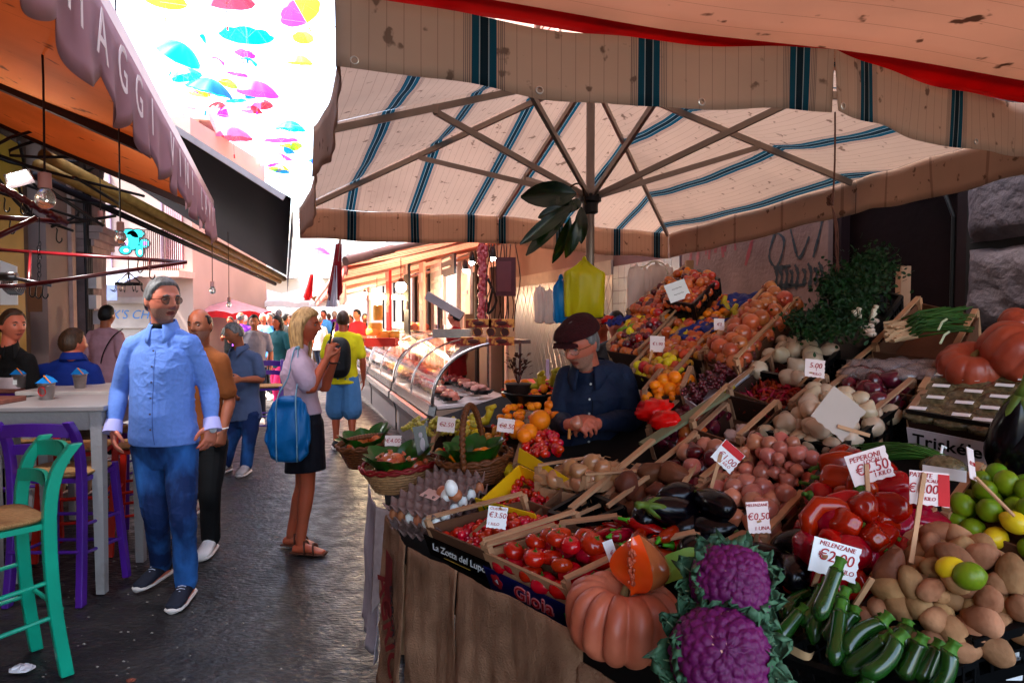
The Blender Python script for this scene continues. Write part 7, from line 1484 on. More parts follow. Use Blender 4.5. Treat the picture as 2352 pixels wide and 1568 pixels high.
# her tote bag
bm_ = M('blue tote nylon', (.006, .17, .36), .45, .15, 5, .6, 14, dist=.01); bc = P(662, 985, Y - .24); tb = thing('tote_bag', 'bright blue tote bag with grey straps on the woman shoulder', 'bag', bc)
def tf(d):
    t = d.z; x = math.copysign(abs(d.x) ** .55, d.x) * (.14 + .012 * (-t)) * (1 - .22 * max(0, t)); z = math.copysign(abs(t) ** .7, t) * .215; y = d.y * .055 * (1 - .45 * max(0, t)); p = V((x + .03 * (t > 0) * t * d.x, y, z)); p += V((0, 1, 0)) * .035 * noise.noise((d.x * 4 + 2, t * 3, 1)) + V((1, 0, 0)) * .012 * noise.noise((t * 3, d.x * 2, 5)); return bc + V((p.x + .02 * p.z, p.y, p.z))
m = MB(); m.ball(tf, 48, 34); m.build('bag_body', bm_, tb, smooth=True); stm = M('grey blue strap', (.28, .42, .50), .7); sr = J['shR']
for s in (-.055, .075): m = MB(); m.tube(cat([bc + V((s - .0, -.062, -.2)), bc + V((s, -.066, 0)), bc + V((s * .9, -.055, .2)), sr + V((s * .5 - .02, -.06, -.12)), sr + V((s * .2 - .0, -.05, .05)), sr + V((.0, .04, .065))], 5), .012, 6, flat=.25); m.build('strap', stm, tb, smooth=True)
# --- vendor
vs_ = fab('dark blue dotted', (.012, .030, .075), scale=300, var=.5, rough=.75); Y = 3.12
J = JJ(Y, dict(head=(1333, 792, -.02), neck=(1352, 848, .05), shL=(1425, 862, .06), shR=(1305, 866, .10), elL=(1452, 962, .0), wrL=(1372, 972, -.22), elR=(1284, 966, .02), wrR=(1306, 975, -.25), hipL=(1400, 1060, .1), hipR=(1320, 1060, .1)))
J['hipL'].z = J['hipR'].z = .92
for s, dx in (('L', .10), ('R', -.10)): J['kn' + s] = V((J['hip' + s].x, J['hip' + s].y + .02, .5)); J['an' + s] = V((J['hip' + s].x + dx * .3, J['hip' + s].y + .05, .09)); J['toe' + s] = J['an' + s] + V((0, -.2, -.09))
th, HF, hc, fw, lat, T = person('stall vendor in dark red flat cap and dark blue shirt peeling an onion', J, 1.0, (-.25, -1, 0), (-.62, -.70, -.36), skinm=sk_red, hair=('short', 'grey'), top=dict(m=vs_, sleeve='long', inf=.022, collar=1, buttons=M('white button', (.6, .58, .55), .4), hem=-.15), bot=dict(m=fab('black', (.008, .008, .011))), shoes=dict(m=M('black leather', (.01, .01, .01), .4)), vox=.0048, hands={'L': dict(d=(-.95, -.25, .08), n=(.1, .5, -.7), curl=.62, side=-1), 'R': dict(d=(.55, -.5, .12), n=(.3, .4, -.8), curl=.75, side=1)}, amp=.008, beard=True, hk=.97)
glasses(th, HF, hc, 1.0, goldf, clearl, .024, .016)
m = MB()
def capf(d):
    z = max(d.z, -.12); r = 1.0; p = V((d.x * .091, d.y * .110, .0)); hgt = .068 if d.z > 0 else .01
    p.z = .058 + (abs(d.z) ** .8) * hgt if d.z > 0 else .058 + d.z * .012; p.z += .22 * p.y * -.0 - .020 * (-d.y) * max(0, d.z) + .014 * d.y * max(0, d.z); p.x *= 1 + .12 * (1 - abs(d.z)); p.y *= 1.03 + .06 * (1 - abs(d.z)); p += V((0, -.006, .004)) + d * .004 * noise.noise(d * 3)
    return hc + HF @ p
m.ball(capf, 40, 24); m.build('flat_cap', M('dark red tweed', (.075, .008, .014), .95, .4, 50, .6, 120), th, smooth=True)
m = MB(); m.grid(lambda u, v: hc + HF @ V(((u - .5) * .135, -.102 - .048 * v * (1 - (2 * u - 1) ** 2) ** .5, .058 - .014 * v - .010 * (2 * u - 1) ** 2)), 14, 5); m.build('cap_peak', M('dark red tweed', (.075, .008, .014)), th, smooth=True)
oc_ = P(1324, 972, Y - .36); place('onion_p0', oc_, (.3, .2, 0), .85, 'onion', 'pink onion held in the vendor hands', 'onion')
m = MB(); m.tube([P(1308, 985, Y - .34), P(1307, 1008, Y - .36)], .006, 8); tag(m.build('knife_handle', M('wooden handle', (.5, .25, .08), .5)), 'small wooden knife handle held in the vendor fist', 'knife')
# --- seated man in royal blue, and the apron man at the far left
Y = 5.3
J = JJ(Y, dict(head=(168, 790, 0), neck=(170, 822, -.02), shL=(112, 850, .0), shR=(212, 850, .0), elL=(62, 860, .05), wrL=(48, 900, .15), elR=(228, 905, .05), wrR=(226, 940, .25), hipL=(140, 955, .0), hipR=(190, 955, .0), knL=(125, 985, .40), knR=(195, 985, .40), anL=(130, 1120, .42), anR=(190, 1120, .42)))
J['toeL'] = J['anL'] + V((0, .2, -.06)); J['toeR'] = J['anR'] + V((0, .2, -.06))
th, HF, hc, fw, lat, T = person('seated man in royal blue polo seen from behind with arm stretched left', J, 1.0, (0, 1, 0), (.45, .9, -.05), skinm=sk_red, hair=('short', 'brown'), top=dict(m=fab('royal blue', (.006, .045, .24)), sleeve='short', collar=1, name='polo_shirt'), bot=dict(m=fab('beige', (.35, .28, .2))), shoes=dict(m=M('black leather', (.01, .01, .01))), vox=.008, stand=False, fat=1.15, eyes=False)
Y = 5.1
J = JJ(Y, dict(head=(30, 748, 0), neck=(22, 795, 0), shL=(62, 828, -.05), shR=(-25, 828, .05), elL=(75, 900, .0), wrL=(50, 950, -.15), elR=(-45, 900, .05), wrR=(-20, 950, -.15), hipL=(45, 985, 0), hipR=(-5, 985, .05), knL=(45, 1100, 0), knR=(-5, 1100, .05), anL=(45, 1190, 0), anR=(-5, 1190, .05)))
for s in 'LR': J['an' + s].z = .09; J['toe' + s] = J['an' + s] + V((.08, -.18, -.09))
person('grinning man in dark shirt and white apron cut by the left edge', J, 1.02, (.5, -.85, 0), (.9, -.45, -.05), skinm=sk_red, hair=('short', 'brown'), top=dict(m=fab('near black', (.014, .012, .014)), sleeve='short', collar=1, apron=fab('white apron', (.52, .44, .46))), bot=dict(m=fab('black', (.008, .008, .011))), shoes=dict(m=M('black leather', (.01, .01, .01))), vox=.008)
# --- generic walkers
def stand(px, footpy, Y, h=1.7, turn=0.0, arms='down', lean=0, step=.1):
    g = G(px, footpy); X, Yy = (g.x, g.y) if Y is None else (lx(px, Y), Y); s = h / 1.78; f = V((math.sin(turn), -math.cos(turn), 0)); l = V((math.cos(turn), math.sin(turn), 0)); o = V((X, Yy, 0))
    p = lambda a, b, z: o + l * a * s + f * b * s + UP * z * s
    J = dict(head=p(0, .03 + lean, 1.655), neck=p(0, lean * .6, 1.50), shL=p(.18, lean * .5, 1.43), shR=p(-.18, lean * .5, 1.43), hipL=p(.085, 0, .93), hipR=p(-.085, 0, .93), knL=p(.10, step + .03, .50), knR=p(-.10, -step * .3 + .03, .50), anL=p(.10, step, .09), anR=p(-.10, -step, .09 + step * .3), toeL=p(.11, step + .2, 0), toeR=p(-.11, -step + .2, step * .1))
    if arms == 'down': J.update(elL=p(.24, -.03, 1.15), elR=p(-.24, -.03, 1.15), wrL=p(.25, .05, .90), wrR=p(-.25, .05, .90))
    else: J.update(elL=p(.23, .02, 1.16), elR=p(-.23, .02, 1.16), wrL=p(.10, .28, 1.22), wrR=p(-.10, .28, 1.22))
    return J, s, f
def walker(px, Y, h, turn, label, topm, botm, hair=('short', 'black'), skinm=None, sleeve='short', arms='down', vox=.010, botk=None, step=.12, group=None, fine=False, belly=0, fem=0, lean=0, shoes=M('white leather', (.68, .64, .62)), hairlen=None, fat=1.0):
    J, s, f = stand(px, 0, Y, h, turn, arms, step=step, lean=lean); b = dict(m=botm); b.update(botk or {})
    return person(label, J, s, f, f - UP * (.05 + lean), skinm=skinm or random.choice([sk_fair, sk_tan, sk_dark]), hair=hair, top=dict(m=topm, sleeve=sleeve), bot=b, shoes=dict(m=shoes), vox=vox, fine=fine, group=group, belly=belly, fem=fem, eyes=vox <= .010, hairlen=hairlen, fat=fat), J, s
random.seed(61)
darkj = fab('dark denim', (.02, .03, .06)); khaki = fab('khaki', (.33, .26, .17)); wht = fab('white', (.70, .68, .68)); gry = fab('grey', (.30, .28, .32))
(w_, J, s) = walker(788, 8.1, 1.66, PI + .25, 'man in yellow t-shirt with black backpack and jean shorts at the meat counter', fab('yellow', (.62, .55, .02)), fab('light denim', (.12, .25, .42)), botk=dict(end=.50, loose=.03, name='shorts'), vox=.009, step=.08, hair=('short', 'brown'), skinm=sk_tan, shoes=M('black trainer', (.02, .02, .022), .6), belly=.02)
bp = w_[0]; c = (J['shL'] + J['shR']) / 2 + V((-.02, -.17, -.22)); m = MB(); m.ball(lambda d: c + V((math.copysign(abs(d.x) ** .7, d.x) * .15, d.y * .10, math.copysign(abs(d.z) ** .7, d.z) * .24)), 24, 16); bk_ = m.build('backpack', M('black nylon', (.015, .015, .017), .6, .2, 20, .4, 30), smooth=True); tag(bk_, 'black backpack on the back of the man in yellow', 'backpack')
m = MB(); m.grid(lambda u, v: c + V(((u - .5) * .2, -.104, (v - .62) * .22)), 4, 4); m.build('pocket', M('dark mesh', (.03, .03, .035), .8), bk_)
walker(585, 10.2, 1.62, .25, 'young man in grey t-shirt with backpack straps behind the polo man', gry, darkj, vox=.010, lean=.05, skinm=sk_dark)
walker(640, 11.0, 1.60, -.5, 'dark haired woman with long hair left of the blonde woman', fab('teal', (.02, .12, .14)), fab('pink', (.6, .05, .2)), hair=('long', 'black'), fem=1, skinm=sk_tan, hairlen=.4)
w_, J, s = walker(242, 7.6, 1.72, PI - .2, 'man in pink t-shirt with crossbody strap seen from behind', fab('dusty pink', (.52, .33, .37)), fab('black', (.008, .008, .011)), vox=.009, skinm=sk_dark)
m = MB(); t = w_[5]; a = J['shL'] + V((.02, -.07, .03)); m.tube(cat([J['shR'] + V((.03, .02, .07)), J['shR'] + V((-.02, -.10, -.02)), lerp(J['shR'], J['hipL'], .4) + V((0, -.155, 0)), J['hipL'] + V((.06, -.10, .12))]), .010, 5, flat=.4); m.build('strap', M('black nylon', (.015, .015, .017)), w_[0])
cols = [((.55, .05, .05), 'red'), ((.62, .6, .6), 'white'), ((.03, .05, .12), 'navy'), ((.25, .06, .45), 'violet'), ((.1, .28, .5), 'sky blue'), ((.3, .3, .3), 'grey'), ((.01, .01, .01), 'black'), ((.55, .35, .2), 'tan'), ((.5, .5, .1), 'mustard'), ((.6, .35, .4), 'rose'), ((.05, .25, .12), 'green')]
crowd = [(552, 13.5, 3, 'bald'), (605, 14.5, 1, 'short'), (622, 13.2, 4, 'short'), (652, 14.8, 6, 'short'), (668, 17, 9, 'short'), (596, 18, 2, 'short'), (640, 19, 0, 'short'), (575, 20, 5, 'short'), (612, 22, 7, 'short'), (562, 17.2, 2, 'short'), (690, 20, 1, 'short'), (700, 15.5, 8, 'short'), (733, 16.5, 1, 'short'), (715, 22, 10, 'short'), (745, 19, 4, 'short'), (756, 24, 6, 'short'), (628, 25, 1, 'short'), (585, 26, 9, 'short'), (660, 27, 5, 'short'), (540, 22, 4, 'short'), (530, 16.2, 6, 'short'), (768, 21, 3, 'short'), (520, 25, 1, 'short'), (676, 24, 2, 'short')]
places = {552: 'just right of the polo man head', 605: 'right above the young man in grey', 622: 'between the young man and the dark haired woman', 652: 'behind the blonde woman hair', 668: 'hidden mostly behind the blonde woman', 596: 'under the pink parasol pole', 640: 'under the white parasol', 575: 'under the pink parasol rim', 612: 'in the middle of the distant crowd', 562: 'beside the pink parasol pole', 690: 'right of the blonde woman forehead', 700: 'by the near parasol gap', 733: 'just left of the yellow shirt', 715: 'far beyond the phone', 745: 'above the yellow shirt shoulder', 756: 'far beyond the backpack', 628: 'in the far sunlight', 585: 'in the far sunlight at the left', 660: 'at the far street end', 540: 'far behind the polo man', 530: 'between the two parasol poles at the left', 768: 'far beyond the counter start', 520: 'farthest left of the crowd', 676: 'far end right of centre'}
for i, (px, Y, ci, hk_) in enumerate(crowd):
    c, cn = cols[ci]; walker(px, Y, rr(1.58, 1.78), rr(-.6, .6) + (PI if i % 3 == 0 else 0), 'distant shopper in %s shirt %s' % (cn, places[px]), fab('crowd ' + cn, c), [darkj, khaki, fab('black', (.008, .008, .011))][i % 3], hair=(hk_, random.choice(['black', 'brown', 'grey', 'white'])), vox=.018, group='shoppers in the distant crowd', arms='down' if i % 4 else 'up')
# counter staff and people behind the counter
walker(1048, 9.0, 1.70, PI + 1.2, 'butcher in dark red shirt bending behind the counter by the scale', fab('dark red', (.35, .015, .02)), fab('black', (.008, .008, .011)), vox=.010, skinm=sk_red)
walker(822, 15.0, 1.74, -.6, 'market worker in red t-shirt beyond the meat counters', fab('red', (.6, .02, .03)), darkj, vox=.014, arms='up', skinm=sk_dark)
walker(806, 16.5, 1.62, -.3, 'woman with orange hair beyond the meat counters', fab('black', (.008, .008, .011)), darkj, vox=.016, hair=('short', 'brown'))
walker(838, 17.5, 1.66, .4, 'dark clothed man next to the red shirted worker', fab('crowd black', (.01, .01, .01)), darkj, vox=.016)
walker(1418, 5.6, 1.64, -.3, 'dark haired man in grey shirt looking down behind the fruit boxes', fab('charcoal', (.06, .055, .06)), darkj, vox=.009, lean=.05, skinm=sk_red)
walker(1382, 5.9, 1.62, -.4, 'person in red shirt behind the vendor cap', fab('bright red', (.55, .03, .03)), darkj, vox=.010, skinm=sk_tan)
# ================================================================== COUNTERS, TABLES, CLUTTER
steel = M('brushed steel', (.45, .42, .42), .22, .15, 20, metal=.95); steeld = M('dark steel', (.10, .09, .10), .35, .2, 8, metal=.6); glassm = M('counter glass', (.45, .42, .45), .03, .0, 2, metal=.9, trans=0, alpha=.6, coat=1, spec=1, bump=.15, bs=2.5, dist=.03)
def CP(Y, w, z): return V((-.9 - .33 * (Y - 7), Y, z)) + V((1, .33, 0)).normalized() * w      # a point of the counter row
meatm = [M('red meat', (.45, .03, .04), .25, .3, 15, .3, 40, c2=(.62, .16, .15), coat=.5), M('pink meat', (.62, .22, .20), .3, .2, 15, c2=(.75, .5, .45), coat=.4), M('pale sausage', (.60, .26, .20), .35, .2, 30, coat=.3)]
def counter(y0, y1, label, seed):
    th = thing('display_counter', label, 'display counter', CP((y0 + y1) / 2, .5, 0), 'curved glass meat counters'); random.seed(seed)
    def ex(mb, prof, mi=0):       # prof: closed (w, z) outline extruded from y0 to y1
        n = len(prof); mb.add([CP(y0, w_, z) for w_, z in prof] + [CP(y1, w_, z) for w_, z in prof], [tuple(range(n)), tuple(range(n, 2 * n))[::-1]] + [(i, (i + 1) % n, n + (i + 1) % n, n + i)[::-1] for i in range(n)], mi)
    m = MB(); ex(m, [(.10, .0), (.95, .0), (.95, .62), (.16, .62), (.06, .42), (.10, .30)]); m.build('plinth', steeld, th)
    m = MB(); ex(m, [(.0, .46), (.03, .44), (.03, .56), (.0, .54)]); ex(m, [(.03, .58), (.10, .56), (.12, .66), (.05, .68)]); m.build('bumper', steel, th)
    m = MB(); ex(m, [(.14, .63), (.95, .68), (.95, .72), (.14, .66)]); m.build('display_deck', M('white deck', (.65, .60, .62), .3), th)
    arc = [(.08 + .80 * (1 - math.cos(t)), .66 + .66 * math.sin(t) ** .85 if t > 0 else .66) for t in [i / 14 * PI / 2 * .93 for i in range(15)]]
    m = MB(); nseg = 40
    for k in range(2):
        ya, yb = y0 + .02 + (y1 - y0) * k / 2, y0 + (y1 - y0) * (k + 1) / 2 - .02
        m.add([CP(ya, w_, z) for w_, z in arc] + [CP(yb, w_, z) for w_, z in arc], [(i, i + 1, 15 + i + 1, 15 + i) for i in range(14)])
    m.build('curved_glass', glassm, th, smooth=True); m = MB()
    for Y in (y0, (y0 + y1) / 2, y1): m.tube([CP(Y, w_, z) for w_, z in arc], .012 if Y != y0 else .020, 6)
    m.build('glass_frame', steel, th, smooth=True)
    m = MB(); ex(m, [(.80, 1.30), (1.16, 1.30), (1.16, 1.34), (.80, 1.34)]); m.build('top_shelf', steel, th)
    m = MB()
    for Y in (y0 + .03, (y0 + y1) / 2, y1 - .03): m.tube([CP(Y, 1.05, .7), CP(Y, 1.05, 1.3)], .015, 6)
    m.build('shelf_post', steel, th); m = MB(); m.panel(CP(y0, .12, .1), CP(y0, .98, .1), CP(y0, .98, .66), CP(y0, .12, .62), .01); m.build('end_panel', M('beige end panel', (.42, .33, .28), .5), th)
    for r in range(2):
        n = int((y1 - y0) / .32)
        for k in range(n):
            Y = y0 + .18 + k * (y1 - y0 - .1) / n; w_ = .32 + r * .34; c = CP(Y, w_, .70 + r * .06); t = thing('meat_tray', 'black tray of raw meat behind the curved glass, %s row' % ('front' if r == 0 else 'back'), 'tray', c, 'meat trays in the counters'); m = MB()
            m.lathe([(.09, 0), (.13, .04), (.135, .04), (.10, .008)], c, 4, sx=1.1, sy=1.0, cap=False); m.box(c, (.15, .15, .01)); m.build('tray', blackp, t); m = MB()
            for q in range(7): p = c + V((rr(-.07, .07), rr(-.07, .07), .03 + rr(0, .04))); m.ball(lambda d: p + V((d.x * .05, d.y * .04, d.z * .028)) * (1 + .4 * noise.noise(d * 2 + V((q, k, r)))), 12, 8)
            m.build('meat', random.choice(meatm), t, smooth=True)
    return th
counter(7.0, 9.4, 'nearest curved glass meat counter with steel bumper, behind the fruit', 1); counter(9.55, 12.2, 'second curved glass meat counter further up the street', 2); counter(12.35, 15.0, 'third and farthest glass counter, near the red shirted worker', 3)
for (Y, w_, z, sx_, sy_, sz_, m_, lb, ct) in [(6.9, 1.35, .86, .5, .9, .04, M('red board', (.65, .03, .05), .35), 'red cutting board at the end of the meat counter', 'cutting board'), (6.6, 1.75, .86, .35, .3, .10, M('cream block', (.62, .45, .36), .5), 'cream cutting block beside the red board', 'cutting board')]:
    m = MB(); m.box(CP(Y, w_, z), (sx_, sy_, sz_)); m.box(CP(Y, w_, z - sz_), (sx_ * .9, sy_ * .9, sz_ * .6)); tag(m.build('cutting_board', m_), lb, ct)
th = thing('work_table', 'steel work table under the red cutting board', 'table', CP(6.9, 1.5, 0)); m = MB(); m.box(CP(6.9, 1.5, .80), (1.1, 1.1, .03)); m.build('table_top', steel, th)
for a, b in ((1, 1), (1, -1), (-1, 1), (-1, -1)): m = MB(); m.tube([CP(6.9, 1.5, 0) + V((a * .48, b * .48, 0)), CP(6.9, 1.5, .79) + V((a * .48, b * .48, 0))], .02, 6); m.build('leg', steel, th)
m = MB(); m.box(P(1258, 848, 6.9), (.03, .03, .20)); tag(m.build('roll', M('lilac roll', (.55, .45, .6), .5)), 'small lilac upright roll by the cutting boards', 'roll')
# packs on the counter, cheese, scales
pkm_ = M('red gold wrapper', (.45, .05, .03), .35, .5, 14, c2=(.65, .36, .12), thr=.5, soft=.1); pcirc = M('dark pack end', (.12, .03, .03), .4)
packs = [(1085 + (i % 2) * 62 + (4 if i // 2 % 2 else 0), 823 - 29 * (i // 2)) for i in range(8)]
for i, (px, py) in enumerate([(1088, 783), (1152, 783), (1098, 762), (1128, 762), (1160, 762), (1100, 742), (1152, 742)]):
    c = P(px, py, 7.3); t = thing('cake_pack', ['lower left', 'lower right', 'middle row left', 'middle row centre', 'middle row right', 'top left', 'top right'][i] + ' red and gold wrapped pack in the stack on the counter', 'package', c, 'wrapped packs stacked on the counter'); m = MB()
    if i in (2, 3, 4): m.tube([c + V((0, -.08, 0)), c + V((0, .12, 0))], .05, 16); m.build('pack', pkm_, t, smooth='auto'); m = MB(); m.tube([c + V((0, -.083, 0)), c + V((0, -.08, 0))], .04, 16); m.build('pack_end', pcirc, t)
    else: m.box(c, (.27, .2, .088)); m.build('pack', pkm_, t); m = MB(); m.sph(c + V((0, -.1, 0)), (.06, .006, .025), 12, 6); m.build('oval_print', pcirc, t)
t = thing('weighing_scale', 'tilted grey weighing scale display on a post above the counter', 'scale', CP(8.2, .95, 1.34)); c = P(1022, 702, 8.3); m = MB(); m.tube([V((c.x - .06, c.y, 1.34)), c + V((-.06, 0, 0))], .035, 8); m.build('post', steel, t); m = MB(); m.box(c, (.50, .22, .10), (V((.86, 0, -.5)).normalized(), V((0, 1, 0)), V((.5, 0, .86)).normalized())); m.build('display_head', M('grey scale plastic', (.35, .30, .30), .4), t); m = MB(); m.box(P(1040, 765, 8.2), (.45, .35, .10)); m.build('weighing_pan', steel, t)
chm_ = M('yellow cheese', (.68, .40, .10), .5, .15, 8)
for i, (px, py, r, h) in enumerate([(860, 762, .12, .10), (862, 748, .10, .09), (880, 770, .10, .12), (868, 718, .07, .22), (905, 768, .08, .10)]):
    c = P(px, py, 9.8); m = MB(); m.lathe([(r * .9, 0), (r, h * .2), (r, h * .8), (r * .9, h)], c - UP * h / 2, 16); tag(m.build('cheese', chm_, smooth='auto'), ['bottom yellow cheese wheel on the second counter', 'small cheese wheel on top of the bottom one', 'cheese wheel right of the stack', 'tall upright cheese piece on the stack', 'smallest cheese right of the others'][i], 'cheese', 'cheeses on the second counter')
m = MB(); m.box(P(878, 785, 9.7), (.42, .3, .12)); tag(m.build('red_carton', M('red carton', (.5, .05, .03), .5)), 'red printed carton under the cheeses', 'box')
for i in range(14):
    px = 815 + (i % 7) * 5; c = CP(12.4 + (i % 7) * .35, .9 + .2 * (i // 7), 1.38); m = MB(); m.ball(lambda d: c + d * .09 * (1 + .3 * noise.noise(d * 2 + V((i, 0, 0)))), 10, 7); tag(m.build('wrapped_ham', random.choice([chm_, meatm[2], M('white paper', (.6, .58, .6), .8)]), smooth=True), 'small wrapped food piece along the top of the far counters', 'food', 'wrapped food on the far counters')
# lamps, salami, cables on the right
lampm = M('lit lamp', (1, .78, .5), .3, 0, emit=9); whitel = M('lit white lamp', (.85, 1, .95), .3, 0, emit=10)
for i, (px, py, Y, r, lb) in enumerate([(921, 659, 10.5, .085, 'larger round lit globe lamp under the striped awning'), (866, 691, 14, .085, 'smaller round lit globe lamp further under the striped awning'), (838, 676, 17, .07, 'farthest round lit lamp under the awning')]):
    c = P(px, py, Y); t = thing('globe_lamp', lb, 'lamp', c, 'globe lamps under the awning'); m = MB(); m.sph(c, r, 16, 12); m.build('globe', lampm, t, smooth=True); m = MB(); m.tube([c + UP * r, c + UP * .6], .008, 5); m.lathe([(.05, r * .8), (.03, r * 1.5)], c, 10); m.build('cord_and_cap', wirem, t)
    ld = bpy.data.lights.new('globe_light', 'POINT'); ld.energy = 14; ld.color = (1, .75, .45); ld.shadow_soft_size = .08; lo = bpy.data.objects.new('globe_light', ld); COL.objects.link(lo); lo.location = c - UP * (r + .03); lo.parent = None
c = P(895, 683, 13); t = thing('tube_lamp', 'lit fluorescent tube lamp under the striped awning', 'lamp', c); m = MB(); m.bar(c - V((.35, .1, 0)), c + V((.35, .1, 0)), .07, .06); m.build('tube', M('warm tube', (1, .85, .35), .3, 0, emit=9), t); m = MB(); m.bar(c - V((.38, .1, -.06)), c + V((.38, .1, .06)), .1, .03); m.build('housing', steel, t)
for i, (px, py, Y) in enumerate([(1132, 590, 9), (1068, 618, 10), (1084, 600, 9.5)]):
    c = P(px, py, Y); t = thing('spot_lamp', ['lit cold spot lamp beside the salami garland', 'left lit spot lamp on the pink facade', 'middle lit spot lamp on the pink facade'][i], 'lamp', c, 'spot lamps on the facade'); m = MB(); m.sph(c, (.04, .04, .055), 12, 8); m.build('lens', whitel, t, smooth=True); m = MB(); m.lathe([(.05, -.01), (.03, .12), (.01, .14)], c, 12); m.build('housing', steeld, t, smooth=True)
c = P(1108, 650, 8.6); t = thing('salami_garland', 'long red string of wrapped salami hanging beside the counter', 'salami', c); m = MB(); random.seed(9)
for k in range(46): p = P(1108 + rr(-7, 9), 560 + k * 4.1, 8.6); m.ball(lambda d: p + V((d.x * .035, d.y * .03, d.z * .05)) * (1 + .3 * noise.noise(d * 2 + V((k, 0, 0)))), 8, 6)
m.build('salami', M('red netting', (.50, .03, .04), .4, .4, 30, c2=(.7, .3, .3), thr=.6), t, smooth=True); m = MB(); m.tube([P(1108, 540, 8.6), P(1108, 745, 8.6)], .006, 5); m.build('string', wirem, t)
m = MB(); m.box(P(1162, 636, 8.3), (.24, .18, .46)); bx_ = m.build('electric_box', M('rust red box', (.12, .03, .03), .6, .3, 10), smooth=False); tag(bx_, 'rust red electric box hanging above the counter', 'electric box'); m = MB(); m.box(P(1162, 636, 8.3) + V((-.02, -.095, 0)), (.17, .012, .36)); m.build('cover', M('brown red cover', (.18, .05, .05), .5), bx_)
m = MB()
for k in range(9):
    x = 1120 + k * 8 + rr(-4, 4); m.tube(cat([P(x, 560, 8.5), P(x + rr(-12, 12), 640, 8.5), P(x + rr(-10, 10), 700, 8.5), P(x + rr(-4, 4), 740 + rr(0, 25), 8.5)]), .007, 5)
tag(m.build('loose_cables', wirem, smooth=True), 'tangle of loose dark cables and hooks above the counter', 'cables')
m = MB(); m.tube(cat([P(1120, 640, 8.6), P(1140, 690, 8.6), P(1120, 720, 8.6), P(1132, 660, 8.6)]), .018, 6); tag(m.build('cable_bundle', M('black cable', (.012, .012, .012)), smooth=True), 'thick black cable bundle beside the salami', 'cables')
# shop signs, boards and posts on the right facades so that the walls read as shops
random.seed(14)
for i, (px, py, Y, w_, h_, c_, lb) in enumerate([(893, 690, 12.4, .28, 1.5, (.55, .03, .04), 'tall red banner on the right facade'), (1003, 640, 11.6, .5, .5, (.35, .28, .28), 'framed grey notice board on the pink facade'), (970, 690, 11.8, .22, 1.3, (.6, .35, .30), 'narrow pink hanging cloth on the facade'), (1010, 690, 11.3, .40, .8, (.5, .42, .42), 'pale poster board below the notice board'), (935, 680, 12.2, .3, 1.6, (.03, .03, .04), 'dark blind over a shop door'), (1072, 660, 10.3, .3, .8, (.55, .42, .36), 'beige panel beside the spot lamps'), (1030, 610, 10.6, .5, .3, (.08, .07, .08), 'dark sign plate under the awning end'), (848, 720, 15.5, .3, 1.2, (.5, .45, .45), 'grey shutter panel far up the facade')]):
    c = P(px, py, Y); t = thing('wall_board', lb, 'board', c); ax = (U, PR, UP); m = MB(); m.box(c, (w_ * 2, .04, h_), ax); m.build('board', M('board%d' % i, c_, .6, .2, 5), t); m = MB(); m.box(c - PR * .03 + UP * h_ * .3, (w_ * 1.4, .02, h_ * .12), ax); m.box(c - PR * .03 - UP * h_ * .1, (w_ * 1.2, .02, h_ * .08), ax); m.build('printed_band', M('board trim', (.5, .4, .38), .6), t)
for i, px in enumerate((1095, 985, 955, 925, 905, 880)):
    Y = 6037 / max(60, px - 706) * .93; c = P(px, 600, Y); m = MB(); m.tube([V((c.x, c.y, 0)), V((c.x, c.y, 3.0))], .05, 8); tag(m.build('shop_post', M('dark shop post', (.05, .03, .03), .5)), ['first dark steel post of the shop fronts, by the salami', 'second dark post by the notice board', 'third dark post by the pink cloth', 'fourth dark post near the globe lamp', 'fifth dark post beyond the globe lamp', 'farthest dark post by the red banner'][i], 'post')
# things hanging from the near awnings: red and white pennants
for i, (a, b, Y, mm_, lb) in enumerate([((778, 560), (768, 690), 7.5, M('dark red cloth', (.35, .02, .03), .7, transl=.3), 'dark red and silver pennant hanging near the umbrella corner'), ((716, 630), (706, 690), 12, rc, 'small red banner below the far awnings'), ((790, 650), (787, 700), 12, wht, 'white cloth strip below the striped awning')]):
    A_, B_ = P(*a, Y), P(*b, Y); m = MB(); m.sheet(lambda u, v: lerp(A_, B_, v) + V(((u - .5) * .20 * (.3 + .7 * v) * (1 if v < .9 else .6), .03 * math.sin(u * 9 + v * 3), .0)), 10, 14, .003); tag(m.build('pennant', mm_, smooth=True), lb, 'pennant')
m = MB(); A_, B_ = P(771, 610, 7.48), P(762, 705, 7.48); m.sheet(lambda u, v: lerp(A_, B_, v) + V(((u - .5) * .10 * (.3 + v), .02 * math.sin(u * 12), 0)), 8, 10, .002); tag(m.build('silver_pennant', M('silver foil', (.6, .55, .58), .3, metal=.6)), 'crumpled silver strip beside the dark red pennant', 'pennant')
c = P(780, 560, 7.5); m = MB(); m.tube([P(782, 545, 7.5), P(776, 600, 7.5)], .012, 6); m.tube([P(793, 600, 8.3), P(902, 572, 8.9)], .06, 10); tag(m.build('awning_roller', M('brown steel arm', (.35, .2, .16)), smooth='auto'), 'brown roller tube hanging under the striped awning', 'roller')
